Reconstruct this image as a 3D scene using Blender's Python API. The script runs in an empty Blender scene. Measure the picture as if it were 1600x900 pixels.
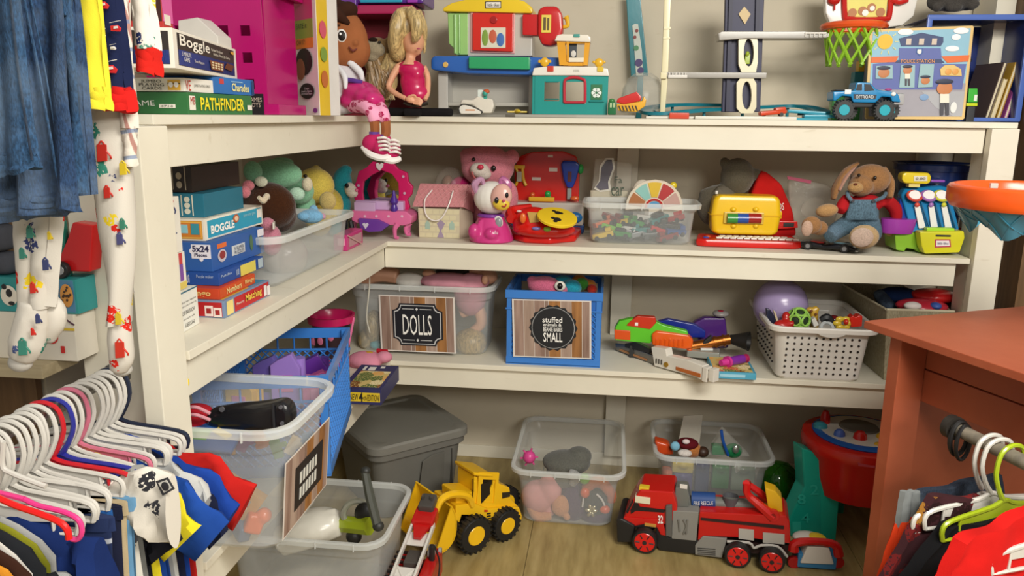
import bpy, bmesh, math, random
from mathutils import Vector as V, Matrix, Euler, noise
random.seed(7)
R = math.radians
SC = bpy.context.scene; COL = SC.collection
# ---------------------------------------------------------------- camera
F, PIT, YAW, ROL, HC = 1221.0, R(12.38), R(6.98), R(0.59), 1.6
fw = V((-math.sin(YAW)*math.cos(PIT), math.cos(YAW)*math.cos(PIT), -math.sin(PIT)))
_r = V((math.cos(YAW), math.sin(YAW), 0)); _u = _r.cross(fw)
rt = _r*math.cos(ROL)+_u*math.sin(ROL); up = rt.cross(fw)
EYE = V((0, 0, HC))
cam = bpy.data.cameras.new('camera'); camo = bpy.data.objects.new('camera', cam); COL.objects.link(camo)
cam.sensor_width = 36; cam.lens = F/1600*36; cam.clip_start = .05
mm = Matrix((rt, up, -fw)).transposed().to_4x4(); mm.translation = EYE; camo.matrix_world = mm
SC.camera = camo
# ---------------------------------------------------------------- light
w = bpy.data.worlds.new('world'); SC.world = w; w.use_nodes = True
bg = w.node_tree.nodes['Background']; bg.inputs[0].default_value = (1, .96, .88, 1); bg.inputs[1].default_value = .31
def area(name, loc, aim, sx, sy, power, col):
    l = bpy.data.lights.new(name, 'AREA'); l.shape = 'RECTANGLE'; l.size = sx; l.size_y = sy; l.energy = power; l.color = col
    o = bpy.data.objects.new(name, l); COL.objects.link(o); o.location = loc
    o.rotation_euler = (V(aim)-V(loc)).to_track_quat('-Z', 'Y').to_euler(); return o
area('ceiling_lamp', (1.0, .3, 2.7), (.7, 1.8, 0), 1.3, .5, 62, (1, .96, .88))
area('ceiling_lamp', (1.5, -1.7, 2.6), (.7, .8, 0), 1.4, .6, 56, (1, .96, .88))
vs = SC.view_settings; vs.view_transform = 'Standard'; vs.look = 'None'; vs.gamma = 1; vs.use_curve_mapping = False; vs.exposure = 0.38
# ---------------------------------------------------------------- pixel -> place on a real plane
def at(px, py, X=None, Y=None, Z=None):
    d = fw+rt*((px-800)/F)+up*((450-py)/F)
    t = X/d.x if X is not None else (Y/d.y if Y is not None else (Z-HC)/d.z)
    return EYE+d*t
# ---------------------------------------------------------------- materials
def lin(h):
    h = h.lstrip('#'); c = [int(h[i:i+2], 16)/255 for i in (0, 2, 4)]
    return tuple((x/12.92 if x <= .04045 else ((x+.055)/1.055)**2.4) for x in c)+(1,)
MATS = {}
class NT:
    def __init__(s, name):
        s.m = bpy.data.materials.new(name); s.m.use_nodes = True; s.t = s.m.node_tree; s.n = s.t.nodes
        s.b = s.n['Principled BSDF']; s.out = s.n['Material Output']
    def nd(s, typ, ins=None, **kw):
        n = s.n.new(typ)
        for k, v in kw.items(): setattr(n, k, v)
        for k, v in (ins or {}).items():
            if isinstance(v, bpy.types.NodeSocket): s.t.links.new(v, n.inputs[k])
            else: n.inputs[k].default_value = v
        return n
    def lk(s, a, b): s.t.links.new(a, b)
    def co(s, scale=(1, 1, 1), rot=(0, 0, 0)):
        tc = s.nd('ShaderNodeTexCoord'); return s.nd('ShaderNodeMapping', {0: tc.outputs['Object'], 'Scale': scale, 'Rotation': rot}).outputs[0]
    def noise(s, scale, detail=3, vec=None, rough=.55):
        return s.nd('ShaderNodeTexNoise', {'Vector': vec or s.co(), 'Scale': scale, 'Detail': detail, 'Roughness': rough})
    def ramp(s, fac, stops, interp='LINEAR'):
        r = s.nd('ShaderNodeValToRGB', {0: fac}); cr = r.color_ramp; cr.interpolation = interp
        while len(cr.elements) < len(stops): cr.elements.new(.5)
        for e, (p, c) in zip(cr.elements, stops): e.position = p; e.color = c if not isinstance(c, str) else lin(c)
        return r.outputs[0]
    def mix(s, fac, a, b, typ='MIX'):
        n = s.nd('ShaderNodeMix', data_type='RGBA', blend_type=typ)
        for k, v in ((0, fac), (6, a), (7, b)):
            if isinstance(v, bpy.types.NodeSocket): s.lk(v, n.inputs[k])
            else: n.inputs[k].default_value = lin(v) if isinstance(v, str) else v
        return n.outputs[2]
    def bump(s, h, st=.3, dist=.002):
        n = s.nd('ShaderNodeBump', {'Height': h, 'Strength': st, 'Distance': dist}); s.lk(n.outputs[0], s.b.inputs['Normal'])
    def base(s, v):
        if isinstance(v, bpy.types.NodeSocket): s.lk(v, s.b.inputs['Base Color'])
        else: s.b.inputs['Base Color'].default_value = lin(v)
def vary(n, hexc, amt, scale=8):
    """slight unevenness of the colour"""
    c = lin(hexc); k = n.noise(scale, 4).outputs[0]
    lo = tuple(x*(1-amt) for x in c[:3])+(1,); hi = tuple(min(1, x*(1+amt)) for x in c[:3])+(1,)
    return n.ramp(k, [(.3, lo), (.7, hi)])
def mat(key):
    if key in MATS: return MATS[key]
    if key in SPECIAL: m = SPECIAL[key](key); MATS[key] = m; return m
    k, h = key[0], key[1:7]
    n = NT({'p': 'gloss_plastic_', 'q': 'plastic_', 'f': 'cloth_', 'u': 'fur_', 'c': 'card_', 'm': 'metal_', 't': 'clear_plastic_', 'T': 'milky_plastic_', 'h': 'hair_', 'k': 'film_'}[k]+h)
    b = n.b.inputs
    if k in 'pq':
        n.base(vary(n, h, .05, 6)); b['Roughness'].default_value = .24 if k == 'p' else .5
        n.bump(n.noise(60).outputs[0], .05)
    elif k == 'c':
        n.base(vary(n, h, .05, 12)); b['Roughness'].default_value = .5
    elif k == 'f':
        n.base(vary(n, h, .14, 9)); b['Roughness'].default_value = .95; b['Specular IOR Level'].default_value = .15
        n.bump(n.noise(500, 2).outputs[0], .25, .001)
    elif k == 'u':
        f = n.noise(240, 3).outputs[0]; c = lin(h)
        n.base(n.mix(1, n.ramp(f, [(.32, tuple(x*.78 for x in c[:3])+(1,)), (.62, tuple(min(1, x*1.1) for x in c[:3])+(1,))]), vary(n, 'ffffff', .1, 5), 'MULTIPLY'))
        b['Roughness'].default_value = 1; b['Specular IOR Level'].default_value = .05; b['Sheen Weight'].default_value = .25
        n.bump(f, .6, .004)
    elif k == 'm':
        n.base(h); b['Metallic'].default_value = .9; b['Roughness'].default_value = .3
        n.bump(n.noise(80).outputs[0], .04)
    elif k == 'h':
        v = n.co((60, 60, 6)); f = n.noise(3, 4, v).outputs[0]; c = lin(h)
        n.base(n.ramp(f, [(.35, tuple(x*.45 for x in c[:3])+(1,)), (.65, tuple(min(1, x*1.2) for x in c[:3])+(1,))])); b['Roughness'].default_value = .38
        n.bump(f, .35, .003)
    elif k in 'tTk':
        a = {'t': .12, 'T': .38, 'k': .12}[k]
        fr = n.nd('ShaderNodeLayerWeight', {'Blend': .35}); tr = n.nd('ShaderNodeBsdfTransparent')
        b['Roughness'].default_value = .22 if k != 'k' else .08; n.base(h)
        if k == 'k': n.bump(n.noise(25, 4).outputs[0], .9, .01)
        ma = n.nd('ShaderNodeMath', {0: fr.outputs['Facing'], 1: .3, 2: a}, operation='MULTIPLY_ADD', use_clamp=True)
        mx = n.nd('ShaderNodeMixShader', {0: ma.outputs[0], 1: tr.outputs[0], 2: n.b.outputs[0]}); n.lk(mx.outputs[0], n.out.inputs[0])
    MATS[key] = n.m; return n.m
def m_paint(hexc, rough=.55):
    def f(key):
        n = NT(key); v = n.co((1, 1, 1)); s1 = n.noise(3, 5, v).outputs[0]; s2 = n.noise(38, 4, n.co((.25, 1, 1))).outputs[0]
        c = n.mix(n.ramp(s1, [(.4, (0, 0, 0, 1)), (.7, (.18, .18, .18, 1))]), hexc, 'a99f8a')
        n.base(n.mix(n.ramp(s2, [(.66, (0, 0, 0, 1)), (.76, (.3, .3, .3, 1))]), c, 'b5a88c')); n.b.inputs['Roughness'].default_value = rough
        n.bump(s2, .25, .002); return n.m
    return f
def m_floor(key):
    n = NT(key); f = n.noise(4, 6, n.co((6, 1, 1))).outputs[0]; g = n.noise(2.2, 5).outputs[0]
    c = n.ramp(f, [(.3, '8a7648'), (.5, 'a08c5a'), (.7, 'b09c6a')])
    c = n.mix(n.ramp(g, [(.52, (0, 0, 0, 1)), (.72, (.5, .5, .5, 1))]), c, '7c6a40'); n.base(c); n.b.inputs['Roughness'].default_value = .38
    n.bump(f, .1); return n.m
def m_denim(hexc):
    def f(key):
        n = NT(key); a = n.noise(420, 2, n.co((1, 1, .35))).outputs[0]; g = n.noise(9, 5).outputs[0]; c = lin(hexc)
        x = n.ramp(a, [(.3, tuple(v*.55 for v in c[:3])+(1,)), (.7, tuple(min(1, v*1.7) for v in c[:3])+(1,))])
        n.base(n.mix(n.ramp(g, [(.45, (0, 0, 0, 1)), (.75, (.45, .45, .45, 1))]), x, '8196ad')); n.b.inputs['Roughness'].default_value = .95
        n.bump(a, .5, .002); return n.m
    return f
def m_print(basec, cols, scale, thr=.3, dist=.35):
    """cloth printed with scattered little figures"""
    def f(key):
        n = NT(key); v = n.co(); nz = n.noise(scale*3.2, 2, v)
        vv = n.nd('ShaderNodeVectorMath', {0: v, 1: n.nd('ShaderNodeVectorMath', {0: nz.outputs['Color'], 3: dist/scale}, operation='SCALE').outputs[0]}, operation='ADD').outputs[0]
        vo = n.nd('ShaderNodeTexVoronoi', {'Vector': vv, 'Scale': scale, 'Randomness': .8})
        sep = n.nd('ShaderNodeSeparateColor', {0: vo.outputs['Color']})
        k = len(cols); col = n.ramp(sep.outputs[0], [(i/k, c) for i, c in enumerate(cols)], 'CONSTANT')
        inner = n.noise(scale*9, 1, v).outputs[0]
        col = n.mix(n.ramp(inner, [(.58, (0, 0, 0, 1)), (.6, (1, 1, 1, 1))]), col, basec)
        msk = n.ramp(vo.outputs['Distance'], [(thr-.02, (1, 1, 1, 1)), (thr, (0, 0, 0, 1))])
        n.base(n.mix(msk, basec, col)); n.b.inputs['Roughness'].default_value = .95; n.b.inputs['Specular IOR Level'].default_value = .15
        n.bump(n.noise(400, 2).outputs[0], .2, .001); return n.m
    return f
def m_plaid(basec, l1, l2, sc=1):
    def f(key):
        n = NT(key); v = n.co(rot=(0, .15, 0))
        w1 = n.nd('ShaderNodeTexWave', {'Vector': v, 'Scale': 9*sc}, bands_direction='X'); w2 = n.nd('ShaderNodeTexWave', {'Vector': v, 'Scale': 8*sc}, bands_direction='Z')
        c = n.mix(n.ramp(w1.outputs[0], [(.93, (0, 0, 0, 1)), (.97, (.8, .8, .8, 1))]), basec, l1)
        n.base(n.mix(n.ramp(w2.outputs[0], [(.93, (0, 0, 0, 1)), (.97, (.8, .8, .8, 1))]), c, l2)); n.b.inputs['Roughness'].default_value = .95
        n.bump(n.noise(400, 2).outputs[0], .2, .001); return n.m
    return f
def m_wood(a, b2, sc=1, stretch=(1, 1, .08)):
    def f(key):
        n = NT(key); x = n.noise(40*sc, 5, n.co(stretch)).outputs[0]; n.base(n.ramp(x, [(.3, a), (.7, b2)])); n.b.inputs['Roughness'].default_value = .6
        n.bump(x, .2); return n.m
    return f
def m_weave(a, b2):
    def f(key):
        n = NT(key); x = n.noise(260, 3, n.co((1, 1, .3))).outputs[0]; n.base(n.ramp(x, [(.3, a), (.7, b2)])); n.b.inputs['Roughness'].default_value = .95
        n.bump(x, .6, .003); return n.m
    return f
def m_desk(key):
    n = NT(key); x = n.noise(5, 5).outputs[0]; y = n.noise(30, 4).outputs[0]
    n.base(n.ramp(x, [(.3, '9a4a2e'), (.7, 'aa583a')])); n.b.inputs['Roughness'].default_value = .5; n.bump(y, .25, .002); return n.m
def m_mirror(key):
    n = NT(key); n.base('dfe3e6'); n.b.inputs['Metallic'].default_value = 1; n.b.inputs['Roughness'].default_value = .03; return n.m
def m_greenglass(key):
    n = NT(key); n.base('1f5c14'); n.b.inputs['Roughness'].default_value = .08; n.b.inputs['Coat Weight'].default_value = .6
    tr = n.nd('ShaderNodeBsdfTransparent', {0: (.35, .8, .2, 1)}); mx = n.nd('ShaderNodeMixShader', {0: .6, 1: tr.outputs[0], 2: n.b.outputs[0]}); n.lk(mx.outputs[0], n.out.inputs[0]); return n.m
SPECIAL = {
 'shelf_paint': m_paint('e0dac8'), 'wall_paint': m_paint('cdc3ae', .75), 'floor_ply': m_floor, 'desk_paint': m_desk, 'mirror': m_mirror, 'greenglass': m_greenglass,
 'raw_wood': m_wood('8f8062', 'b3a484', 1, (.08, 1, 1)), 'brown_wood': m_wood('5d4428', '7a5a38'), 'plank1': m_wood('7a5f52', 'a58a7c'), 'plank2': m_wood('8d7566', 'b59d8d'), 'plank3': m_wood('7b4f26', 'a8743e'), 'plank4': m_wood('6e574b', '937a6c'),
 'denim': m_denim('1c3352'), 'denim2': m_denim('22405f'), 'denim_lt': m_denim('48606f'), 'denim_dk': m_denim('1b2636'),
 'felt': m_weave('8a8268', 'aea58a'), 'pipe': m_wood('6a6458', '8a8070', 1),
 'pj': m_print('c9c3b8', ['c9281c', '37806f', 'dcc12a', '39406b', 'c9281c', '4d5a86'], 21, .31, .5),
 'pj2': m_print('d8d2c8', ['c9281c', '1f2c58', '37806f', 'd8bd30'], 26, .33, .25),
 'navyprint': m_print('1d2542', ['c8242a', 'e8e4e0', 'c8242a', '8792b0'], 15, .27), 'skull': m_print('dad4c8', ['2e2e33', '3a3a40', '55555c'], 17, .27, .6),
 'camo': m_print('3c2024', ['5c1a1c', '2a1616', '9a6a2a', '6d2020'], 16, .6), 'plaid': m_plaid('d8cfc2', '9c5a50', '6a7fa0'), 'plaid2': m_plaid('c9bda8', '3a3430', '5a4a40', 1.2),
 'bluestripe': m_plaid('1b2c57', '1b2c57', 'd8dce4', .7), 'dots': m_print('f2a9c8', ['a8184e', 'a8184e'], 40, .42, .1), 'gray_u': m_paint('8a867c', .9),
 'art': m_print('c8b070', ['7a4a26', 'd9a05a', '5a6a3a', 'c05a3a', 'e0cfa0'], 20, .6, .5), 'toymix': m_print('6b7f9a', ['3f5f8f', '9a5a4a', '8a8f5a', 'b07a3a', '5f8f7a', 'a0a6b0'], 11, .6, .5),
}
# ---------------------------------------------------------------- objects
LOCAL = set()
def thing(name, label, cat, loc=(0, 0, 0), group=None, rot=None, local=False):
    o = bpy.data.objects.new(name, None); COL.objects.link(o); o.location = loc; o.empty_display_size = .05
    if rot: o.rotation_euler = rot
    if rot or local: LOCAL.add(o.name)
    o['label'] = label; o['category'] = cat
    if group: o['group'] = group
    return o
def struct(o): o['kind'] = 'structure'; return o
def stuff(o): o['kind'] = 'stuff'; return o
def top(o):
    while o.parent: o = o.parent
    return o
def mesh(prims, off=V((0, 0, 0)), name='m', ang=.7):
    vs_, fs = [], []
    for v, f in prims:
        n = len(vs_); vs_ += [(p[0]-off.x, p[1]-off.y, p[2]-off.z) for p in v]; fs += [tuple(i+n for i in q) for q in f]
    me = bpy.data.meshes.new(name); me.from_pydata(vs_, [], fs); me.validate(); me.shade_smooth(); me.set_sharp_from_angle(angle=ang); return me
def flat(ps):
    out = []
    for p in ps:
        if isinstance(p, list): out += flat(p)
        else: out.append(p)
    return out
def wn(o):
    if len(o.data.polygons) < 3000: k = o.modifiers.new('n', 'WEIGHTED_NORMAL'); k.keep_sharp = True; k.weight = 100
def put(name, m, parent, *prims, label=None, ang=.7):
    off = V((0, 0, 0))
    if parent is not None:
        r = top(parent)
        if r.name not in LOCAL:
            off = r.location.copy()
            if any(abs(off.z-z_) < 1e-4 for z_ in (ZT, ZM, ZB, 0.0)) and r.name.split('.')[0] not in ('plush_doll', 'floor'): prims = [([V((p[0], p[1], max(p[2], off.z))) for p in v], f) for v, f in flat(prims)]
    prims = flat(prims)
    if 1 < len(prims) <= 60 and name not in ONE:
        gs = []
        for p in prims:
            lo = [min(q[i] for q in p[0]) for i in range(3)]; hi = [max(q[i] for q in p[0]) for i in range(3)]; new = [lo, hi, [p]]; keep = []
            for g in gs:
                if all(g[0][i] <= new[1][i]+1e-4 and g[1][i] >= new[0][i]-1e-4 for i in range(3)): new = [[min(g[0][i], new[0][i]) for i in range(3)], [max(g[1][i], new[1][i]) for i in range(3)], g[2]+new[2]]
                else: keep.append(g)
            gs = keep+[new]
        if len(gs) > 1:
            return [put1(name, m, parent, g[2], off, label, ang) for g in gs][0]
    return put1(name, m, parent, prims, off, label, ang)
ONE = {'lattice', 'shingle', 'hole', 'hair', 'mane', 'lettering', 'net'}
def put1(name, m, parent, prims, off, label, ang):
    o = bpy.data.objects.new(name, mesh(flat(prims), off, name, ang)); o.data.materials.append(mat(m)); COL.objects.link(o)
    if parent is not None: o.parent = parent
    if label: o['label'] = label
    wn(o); return o
def solo(name, label, cat, m, *prims, group=None, ang=.7):
    ps = flat(prims); vv = [p for v, _ in ps for p in v]
    base = V(((min(p[0] for p in vv)+max(p[0] for p in vv))/2, (min(p[1] for p in vv)+max(p[1] for p in vv))/2, min(p[2] for p in vv)))
    o = bpy.data.objects.new(name, mesh(ps, base, name, ang)); o.location = base; o.data.materials.append(mat(m)); COL.objects.link(o)
    o['label'] = label; o['category'] = cat
    if group: o['group'] = group
    wn(o); return o
# ---------------------------------------------------------------- shapes: each gives (verts, faces)
def frombm(bm):
    bm.verts.index_update(); r = ([v.co.copy() for v in bm.verts], [tuple(v.index for v in f.verts) for f in bm.faces]); bm.free(); return r
def rotm(r): return Euler(r).to_matrix() if r else Matrix.Identity(3)
def tf(M, *prims):
    return [([M @ V(p) for p in v], f) for v, f in flat(prims)]
def box(c, s, r=None, bv=0.0, seg=2):
    bm = bmesh.new(); bmesh.ops.create_cube(bm, size=1)
    for v in bm.verts: v.co = V((v.co.x*s[0], v.co.y*s[1], v.co.z*s[2]))
    if bv: bmesh.ops.bevel(bm, geom=bm.edges[:], offset=min(bv, min(s)*.49), segments=seg, affect='EDGES', profile=.5)
    M = rotm(r)
    for v in bm.verts: v.co = M @ v.co+V(c)
    return frombm(bm)
def bx(x0, x1, y0, y1, z0, z1, bv=0.0): return box(((x0+x1)/2, (y0+y1)/2, (z0+z1)/2), (abs(x1-x0), abs(y1-y0), abs(z1-z0)), None, bv)
def ell(c, r, rot=None, seg=18, rings=12):
    if not hasattr(r, '__len__'): r = (r, r, r)
    M = rotm(rot); c = V(c); vs_, fs = [], []
    vs_.append(c+M @ V((0, 0, r[2])))
    for i in range(1, rings):
        a = math.pi*i/rings
        for j in range(seg):
            b = 2*math.pi*j/seg; vs_.append(c+M @ V((r[0]*math.sin(a)*math.cos(b), r[1]*math.sin(a)*math.sin(b), r[2]*math.cos(a))))
    vs_.append(c+M @ V((0, 0, -r[2]))); L = len(vs_)-1
    for j in range(seg):
        fs.append((0, 1+j, 1+(j+1) % seg)); k = 1+(rings-2)*seg; fs.append((L, k+(j+1) % seg, k+j))
    for i in range(rings-2):
        for j in range(seg):
            a = 1+i*seg; fs.append((a+j, a+seg+j, a+seg+(j+1) % seg, a+(j+1) % seg))
    return vs_, fs
def loft(rings, cap=True, closed=False):
    n = len(rings[0]); vs_ = [V(p) for r in rings for p in r]; fs = []; m = len(rings)
    for i in range(m if closed else m-1):
        a, b = i*n, ((i+1) % m)*n
        for j in range(n): fs.append((a+j, a+(j+1) % n, b+(j+1) % n, b+j))
    if cap and not closed: fs.append(tuple(range(n-1, -1, -1))); fs.append(tuple((m-1)*n+j for j in range(n)))
    return vs_, fs
def frame(d):
    d = d.normalized(); h = V((0, 0, 1)) if abs(d.z) < .95 else V((1, 0, 0)); x = h.cross(d).normalized(); return x, d.cross(x)
def cyl(p0, p1, r0, r1=None, seg=20, bv=0):
    p0, p1 = V(p0), V(p1); r1 = r0 if r1 is None else r1; d = p1-p0; x, y = frame(d); L = d.length
    st = [(0, r0), (1, r1)] if not bv else [(0, r0-bv), (bv*.3/L, r0-bv*.3), (bv/L, r0), (1-bv/L, r1), (1-bv*.3/L, r1-bv*.3), (1, r1-bv)]
    return loft([[p0+d*t+(x*math.cos(2*math.pi*j/seg)+y*math.sin(2*math.pi*j/seg))*r for j in range(seg)] for t, r in st])
def lathe(c, prof, seg=28, axis=(0, 0, 1), cap=True):
    c = V(c); d = V(axis).normalized(); x, y = frame(d)
    return loft([[c+d*z+(x*math.cos(2*math.pi*j/seg)+y*math.sin(2*math.pi*j/seg))*max(r, 1e-4) for j in range(seg)] for r, z in prof], cap)
def spline(pts, n=6):
    pts = [V(p) for p in pts]
    if len(pts) < 3: return pts
    out = []; P = [pts[0]*2-pts[1]]+pts+[pts[-1]*2-pts[-2]]
    for i in range(1, len(P)-2):
        for k in range(n):
            t = k/n; a, b, c, d = P[i-1:i+3]
            out.append(.5*((2*b)+(c-a)*t+(2*a-5*b+4*c-d)*t*t+(3*b-a-3*c+d)*t**3))
    out.append(pts[-1]); return out
def tube(pts, r, seg=8, n=5, flat_=1.0):
    k = len(pts); P = spline(pts, n); m = len(P); rings = []; px = None
    for i, p in enumerate(P):
        d = (P[min(i+1, m-1)]-P[max(i-1, 0)])
        if px is None: x, y = frame(d)
        else: y = d.normalized().cross(px).normalized(); x = y.cross(d.normalized()).normalized()
        px = x
        if hasattr(r, '__len__'):
            t = i/(m-1)*(k-1); a = min(int(t), k-2); rr = r[a]+(r[a+1]-r[a])*(t-a)
        else: rr = r
        rings.append([p+(x*math.cos(2*math.pi*j/seg)+y*math.sin(2*math.pi*j/seg)*flat_)*rr for j in range(seg)])
    return loft(rings)
def ring(c, R_, r, axis=(0, 0, 1), seg=28, ms=8, sx=1, sy=1):
    c = V(c); d = V(axis).normalized(); x, y = frame(d); rings = []
    for i in range(seg):
        a = 2*math.pi*i/seg; o = x*math.cos(a)*sx+y*math.sin(a)*sy
        rings.append([c+o*R_+(o.normalized()*math.cos(2*math.pi*j/ms)+d*math.sin(2*math.pi*j/ms))*r for j in range(ms)])
    return loft(rings, closed=True)
def slab(pts, vec, bv=0.0, seg=2):
    """outline in space given thickness along vec"""
    bm = bmesh.new(); vs_ = [bm.verts.new(V(p)) for p in pts]; f = bm.faces.new(vs_)
    ex = bmesh.ops.extrude_face_region(bm, geom=[f])
    for e in ex['geom']:
        if isinstance(e, bmesh.types.BMVert): e.co += V(vec)
    bmesh.ops.recalc_face_normals(bm, faces=bm.faces[:])
    if bv:
        bmesh.ops.bevel(bm, geom=bm.edges[:], offset=bv, segments=seg, affect='EDGES', profile=.5, clamp_overlap=True)
    bmesh.ops.triangulate(bm, faces=[f for f in bm.faces if len(f.verts) > 4])
    return frombm(bm)
def rrect(cx, cy, hx, hy, r, z, n=4):
    out = []
    for qx, qy, a0 in ((1, 1, 0), (-1, 1, 90), (-1, -1, 180), (1, -1, 270)):
        for i in range(n+1):
            a = R(a0+90*i/n); out.append(V((cx+qx*(hx-r)+r*math.cos(a), cy+qy*(hy-r)+r*math.sin(a), z)))
    return out
def sheet(fn, nu, nv, th):
    """cloth-like panel: fn(u,v)->point, given a thickness"""
    P = [[V(fn(i/nu, j/nv)) for i in range(nu+1)] for j in range(nv+1)]; vs_ = []; W = nu+1
    for s in (0, 1):
        for j in range(nv+1):
            for i in range(W):
                du = P[j][min(i+1, nu)]-P[j][max(i-1, 0)]; dv = P[min(j+1, nv)][i]-P[max(j-1, 0)][i]; n = du.cross(dv)
                n = n.normalized() if n.length > 1e-9 else V((0, 1, 0)); vs_.append(P[j][i]+n*(th/2 if s else -th/2))
    N = W*(nv+1); fs = []
    for j in range(nv):
        for i in range(nu):
            a = j*W+i; fs.append((a, a+W, a+W+1, a+1)); fs.append((N+a, N+a+1, N+a+W+1, N+a+W))
    b = [i for i in range(W)]+[j*W+nu for j in range(1, nv+1)]+[nv*W+i for i in range(nu-1, -1, -1)]+[j*W for j in range(nv-1, 0, -1)]
    for q in range(len(b)): a, c = b[q], b[(q+1) % len(b)]; fs.append((a, c, N+c, N+a))
    return vs_, fs
def blob(prims, vox=.006, smooth=6):
    """one continuous skin over overlapping volumes"""
    me = mesh(flat(list(prims))); o = bpy.data.objects.new('t', me); COL.objects.link(o)
    m = o.modifiers.new('r', 'REMESH'); m.mode = 'VOXEL'; m.voxel_size = vox
    s = o.modifiers.new('s', 'SMOOTH'); s.iterations = smooth; s.factor = .5
    dg = bpy.context.evaluated_depsgraph_get(); ev = o.evaluated_get(dg); q = ev.to_mesh()
    r = ([v.co.copy() for v in q.vertices], [tuple(p.vertices) for p in q.polygons]); ev.to_mesh_clear()
    bpy.data.objects.remove(o); bpy.data.meshes.remove(me); return r
_TC = {}
def glyphs(s, bold):
    if (s, bold) in _TC: return _TC[(s, bold)]
    c = bpy.data.curves.new('t', 'FONT'); c.body = s; c.extrude = 0; c.resolution_u = 2; c.offset = bold; c.space_line = .85; c.align_x = 'CENTER'
    o = bpy.data.objects.new('t', c); COL.objects.link(o); dg = bpy.context.evaluated_depsgraph_get(); dg.update(); ev = o.evaluated_get(dg); q = ev.to_mesh()
    vv = [v.co.copy() for v in q.vertices]; ff = [tuple(p.vertices) for p in q.polygons]; ev.to_mesh_clear(); bpy.data.objects.remove(o); bpy.data.curves.remove(c)
    x0, x1 = min(v.x for v in vv), max(v.x for v in vv); y0, y1 = min(v.y for v in vv), max(v.y for v in vv)
    _TC[(s, bold)] = ([((v.x-x0)/(x1-x0), (v.y-y0)/(y1-y0)) for v in vv], ff); return _TC[(s, bold)]
def txt(s, bl, br, tl, lift=.0012, bold=0.0):
    """lettering stretched over the field bottom-left, bottom-right, top-left"""
    bl, br, tl = V(bl), V(br), V(tl); ux, uy = br-bl, tl-bl; n = ux.cross(uy).normalized()*lift
    vv, ff = glyphs(s, bold); return [bl+n+ux*a+uy*b for a, b in vv], ff
def quad(bl, br, tl, th=.0008, lift=.0004):
    bl, br, tl = V(bl), V(br), V(tl); n = (br-bl).cross(tl-bl).normalized(); k = n*lift
    return slab([bl+k, br+k, br+tl-bl+k, tl+k], n*th)
def inq(q, u0, v0, u1, v1):
    """sub-field of the field q=(bl,br,tl) in 0..1 units"""
    bl, br, tl = map(V, q); ux, uy = br-bl, tl-bl; return bl+ux*u0+uy*v0, bl+ux*u1+uy*v0, bl+ux*u0+uy*v1
class PX:
    """measures taken on the upright plane at depth Y"""
    def __init__(s, Y): s.Y = Y
    def __call__(s, x, y, dy=0.0): return at(x, y, Y=s.Y+dy)
    def k(s, x=800, y=450, dy=0.0): return (s(x+1, y, dy)-s(x, y, dy)).length
    def box(s, x0, y0, x1, y1, d, dy=0.0, bv=.003, zb=None):
        X0 = s(x0, (y0+y1)/2, dy).x; X1 = s(x1, (y0+y1)/2, dy).x; z1 = s((x0+x1)/2, y0, dy).z; z0 = s((x0+x1)/2, y1, dy).z if zb is None else zb
        return bx(X0, X1, s.Y+dy, s.Y+dy+d, z0, z1, bv)
    def ell(s, x, y, rx, ry, rd=None, dy=0.0, rot=0, seg=18):
        k = s.k(x, y, dy); return ell(s(x, y, dy), (rx*k, (rd if rd is not None else min(rx, ry))*k, ry*k), (0, R(rot), 0), seg)
    def slab(s, pts, d, dy=0.0, bv=0.0): return slab([s(x, y, dy) for x, y in pts], (0, d, 0), bv)
    def tube(s, pts, r, **kw):
        P = [s(p[0], p[1], p[2] if len(p) > 2 else 0) for p in pts]; k = s.k(pts[0][0], pts[0][1])
        return tube(P, [a*k for a in r] if hasattr(r, '__len__') else r*k, **kw)
    def disc(s, x, y, r, d, dy=0.0, sy=1, seg=24, bv=0):
        k = s.k(x, y, dy); c = s(x, y, dy); return cyl(c, c+V((0, d, 0)), r*k, seg=seg, bv=bv)
    def ring(s, x, y, rr, r, dy=0.0, axis=(0, 1, 0), **kw): k = s.k(x, y, dy); return ring(s(x, y, dy), rr*k, r*k, axis, **kw)
    def q(s, x0, y0, x1, y1, dy=0.0, x2=None, y2=None):
        """field bl, br, tl from pixel corners (x0,y1 bottom-left .. x1,y0 top-right)"""
        return s(x0, y1, dy), s(x1, y1, dy), s(x0 if x2 is None else x2, y0 if y2 is None else y2, dy)
    def txt(s, t, x0, y0, x1, y1, dy=0.0, bold=0.0, tilt=0): return txt(t, s(x0, y1, dy), s(x1, y1+tilt, dy), s(x0, y0, dy), bold=bold)
Z1, Z2, Z3, YF, YW, XL, XW = 1.597, 1.125, .645, 2.9, 3.46, -.84, -1.42
ZT, ZM, ZB = Z1+.0005, Z2+.0005, Z3+.0005
# ================================================================ the room
def setting(name, m, *prims):
    o = bpy.data.objects.new(name, mesh(flat(prims), name=name)); o.data.materials.append(mat(m)); COL.objects.link(o); wn(o); return struct(o)
fl = setting('floor', 'floor_ply', bx(-3, 3.2, -1.5, 3.6, -.06, -.012))
xs = [-3, -1.5, -.255, .965, 2.2, 3.2]
for i in range(5):
    for (ya, yb) in ((-1.5, 1.02), (1.02, 3.6)):
        put('plank', 'floor_ply', fl, bx(xs[i]+.001, xs[i+1]-.001, ya+.001, yb-.001, -.012, 0, .0006))
wb = setting('wall_back', 'wall_paint', bx(-1.6, 3.2, YW, YW+.1, 0, 3))
setting('wall_left', 'wall_paint', bx(XW-.1, XW, 1.75, YW, 0, 3))
setting('trim_1', 'shelf_paint', bx(XW, 2, YW-.012, YW, 0, .06, .003))
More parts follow.
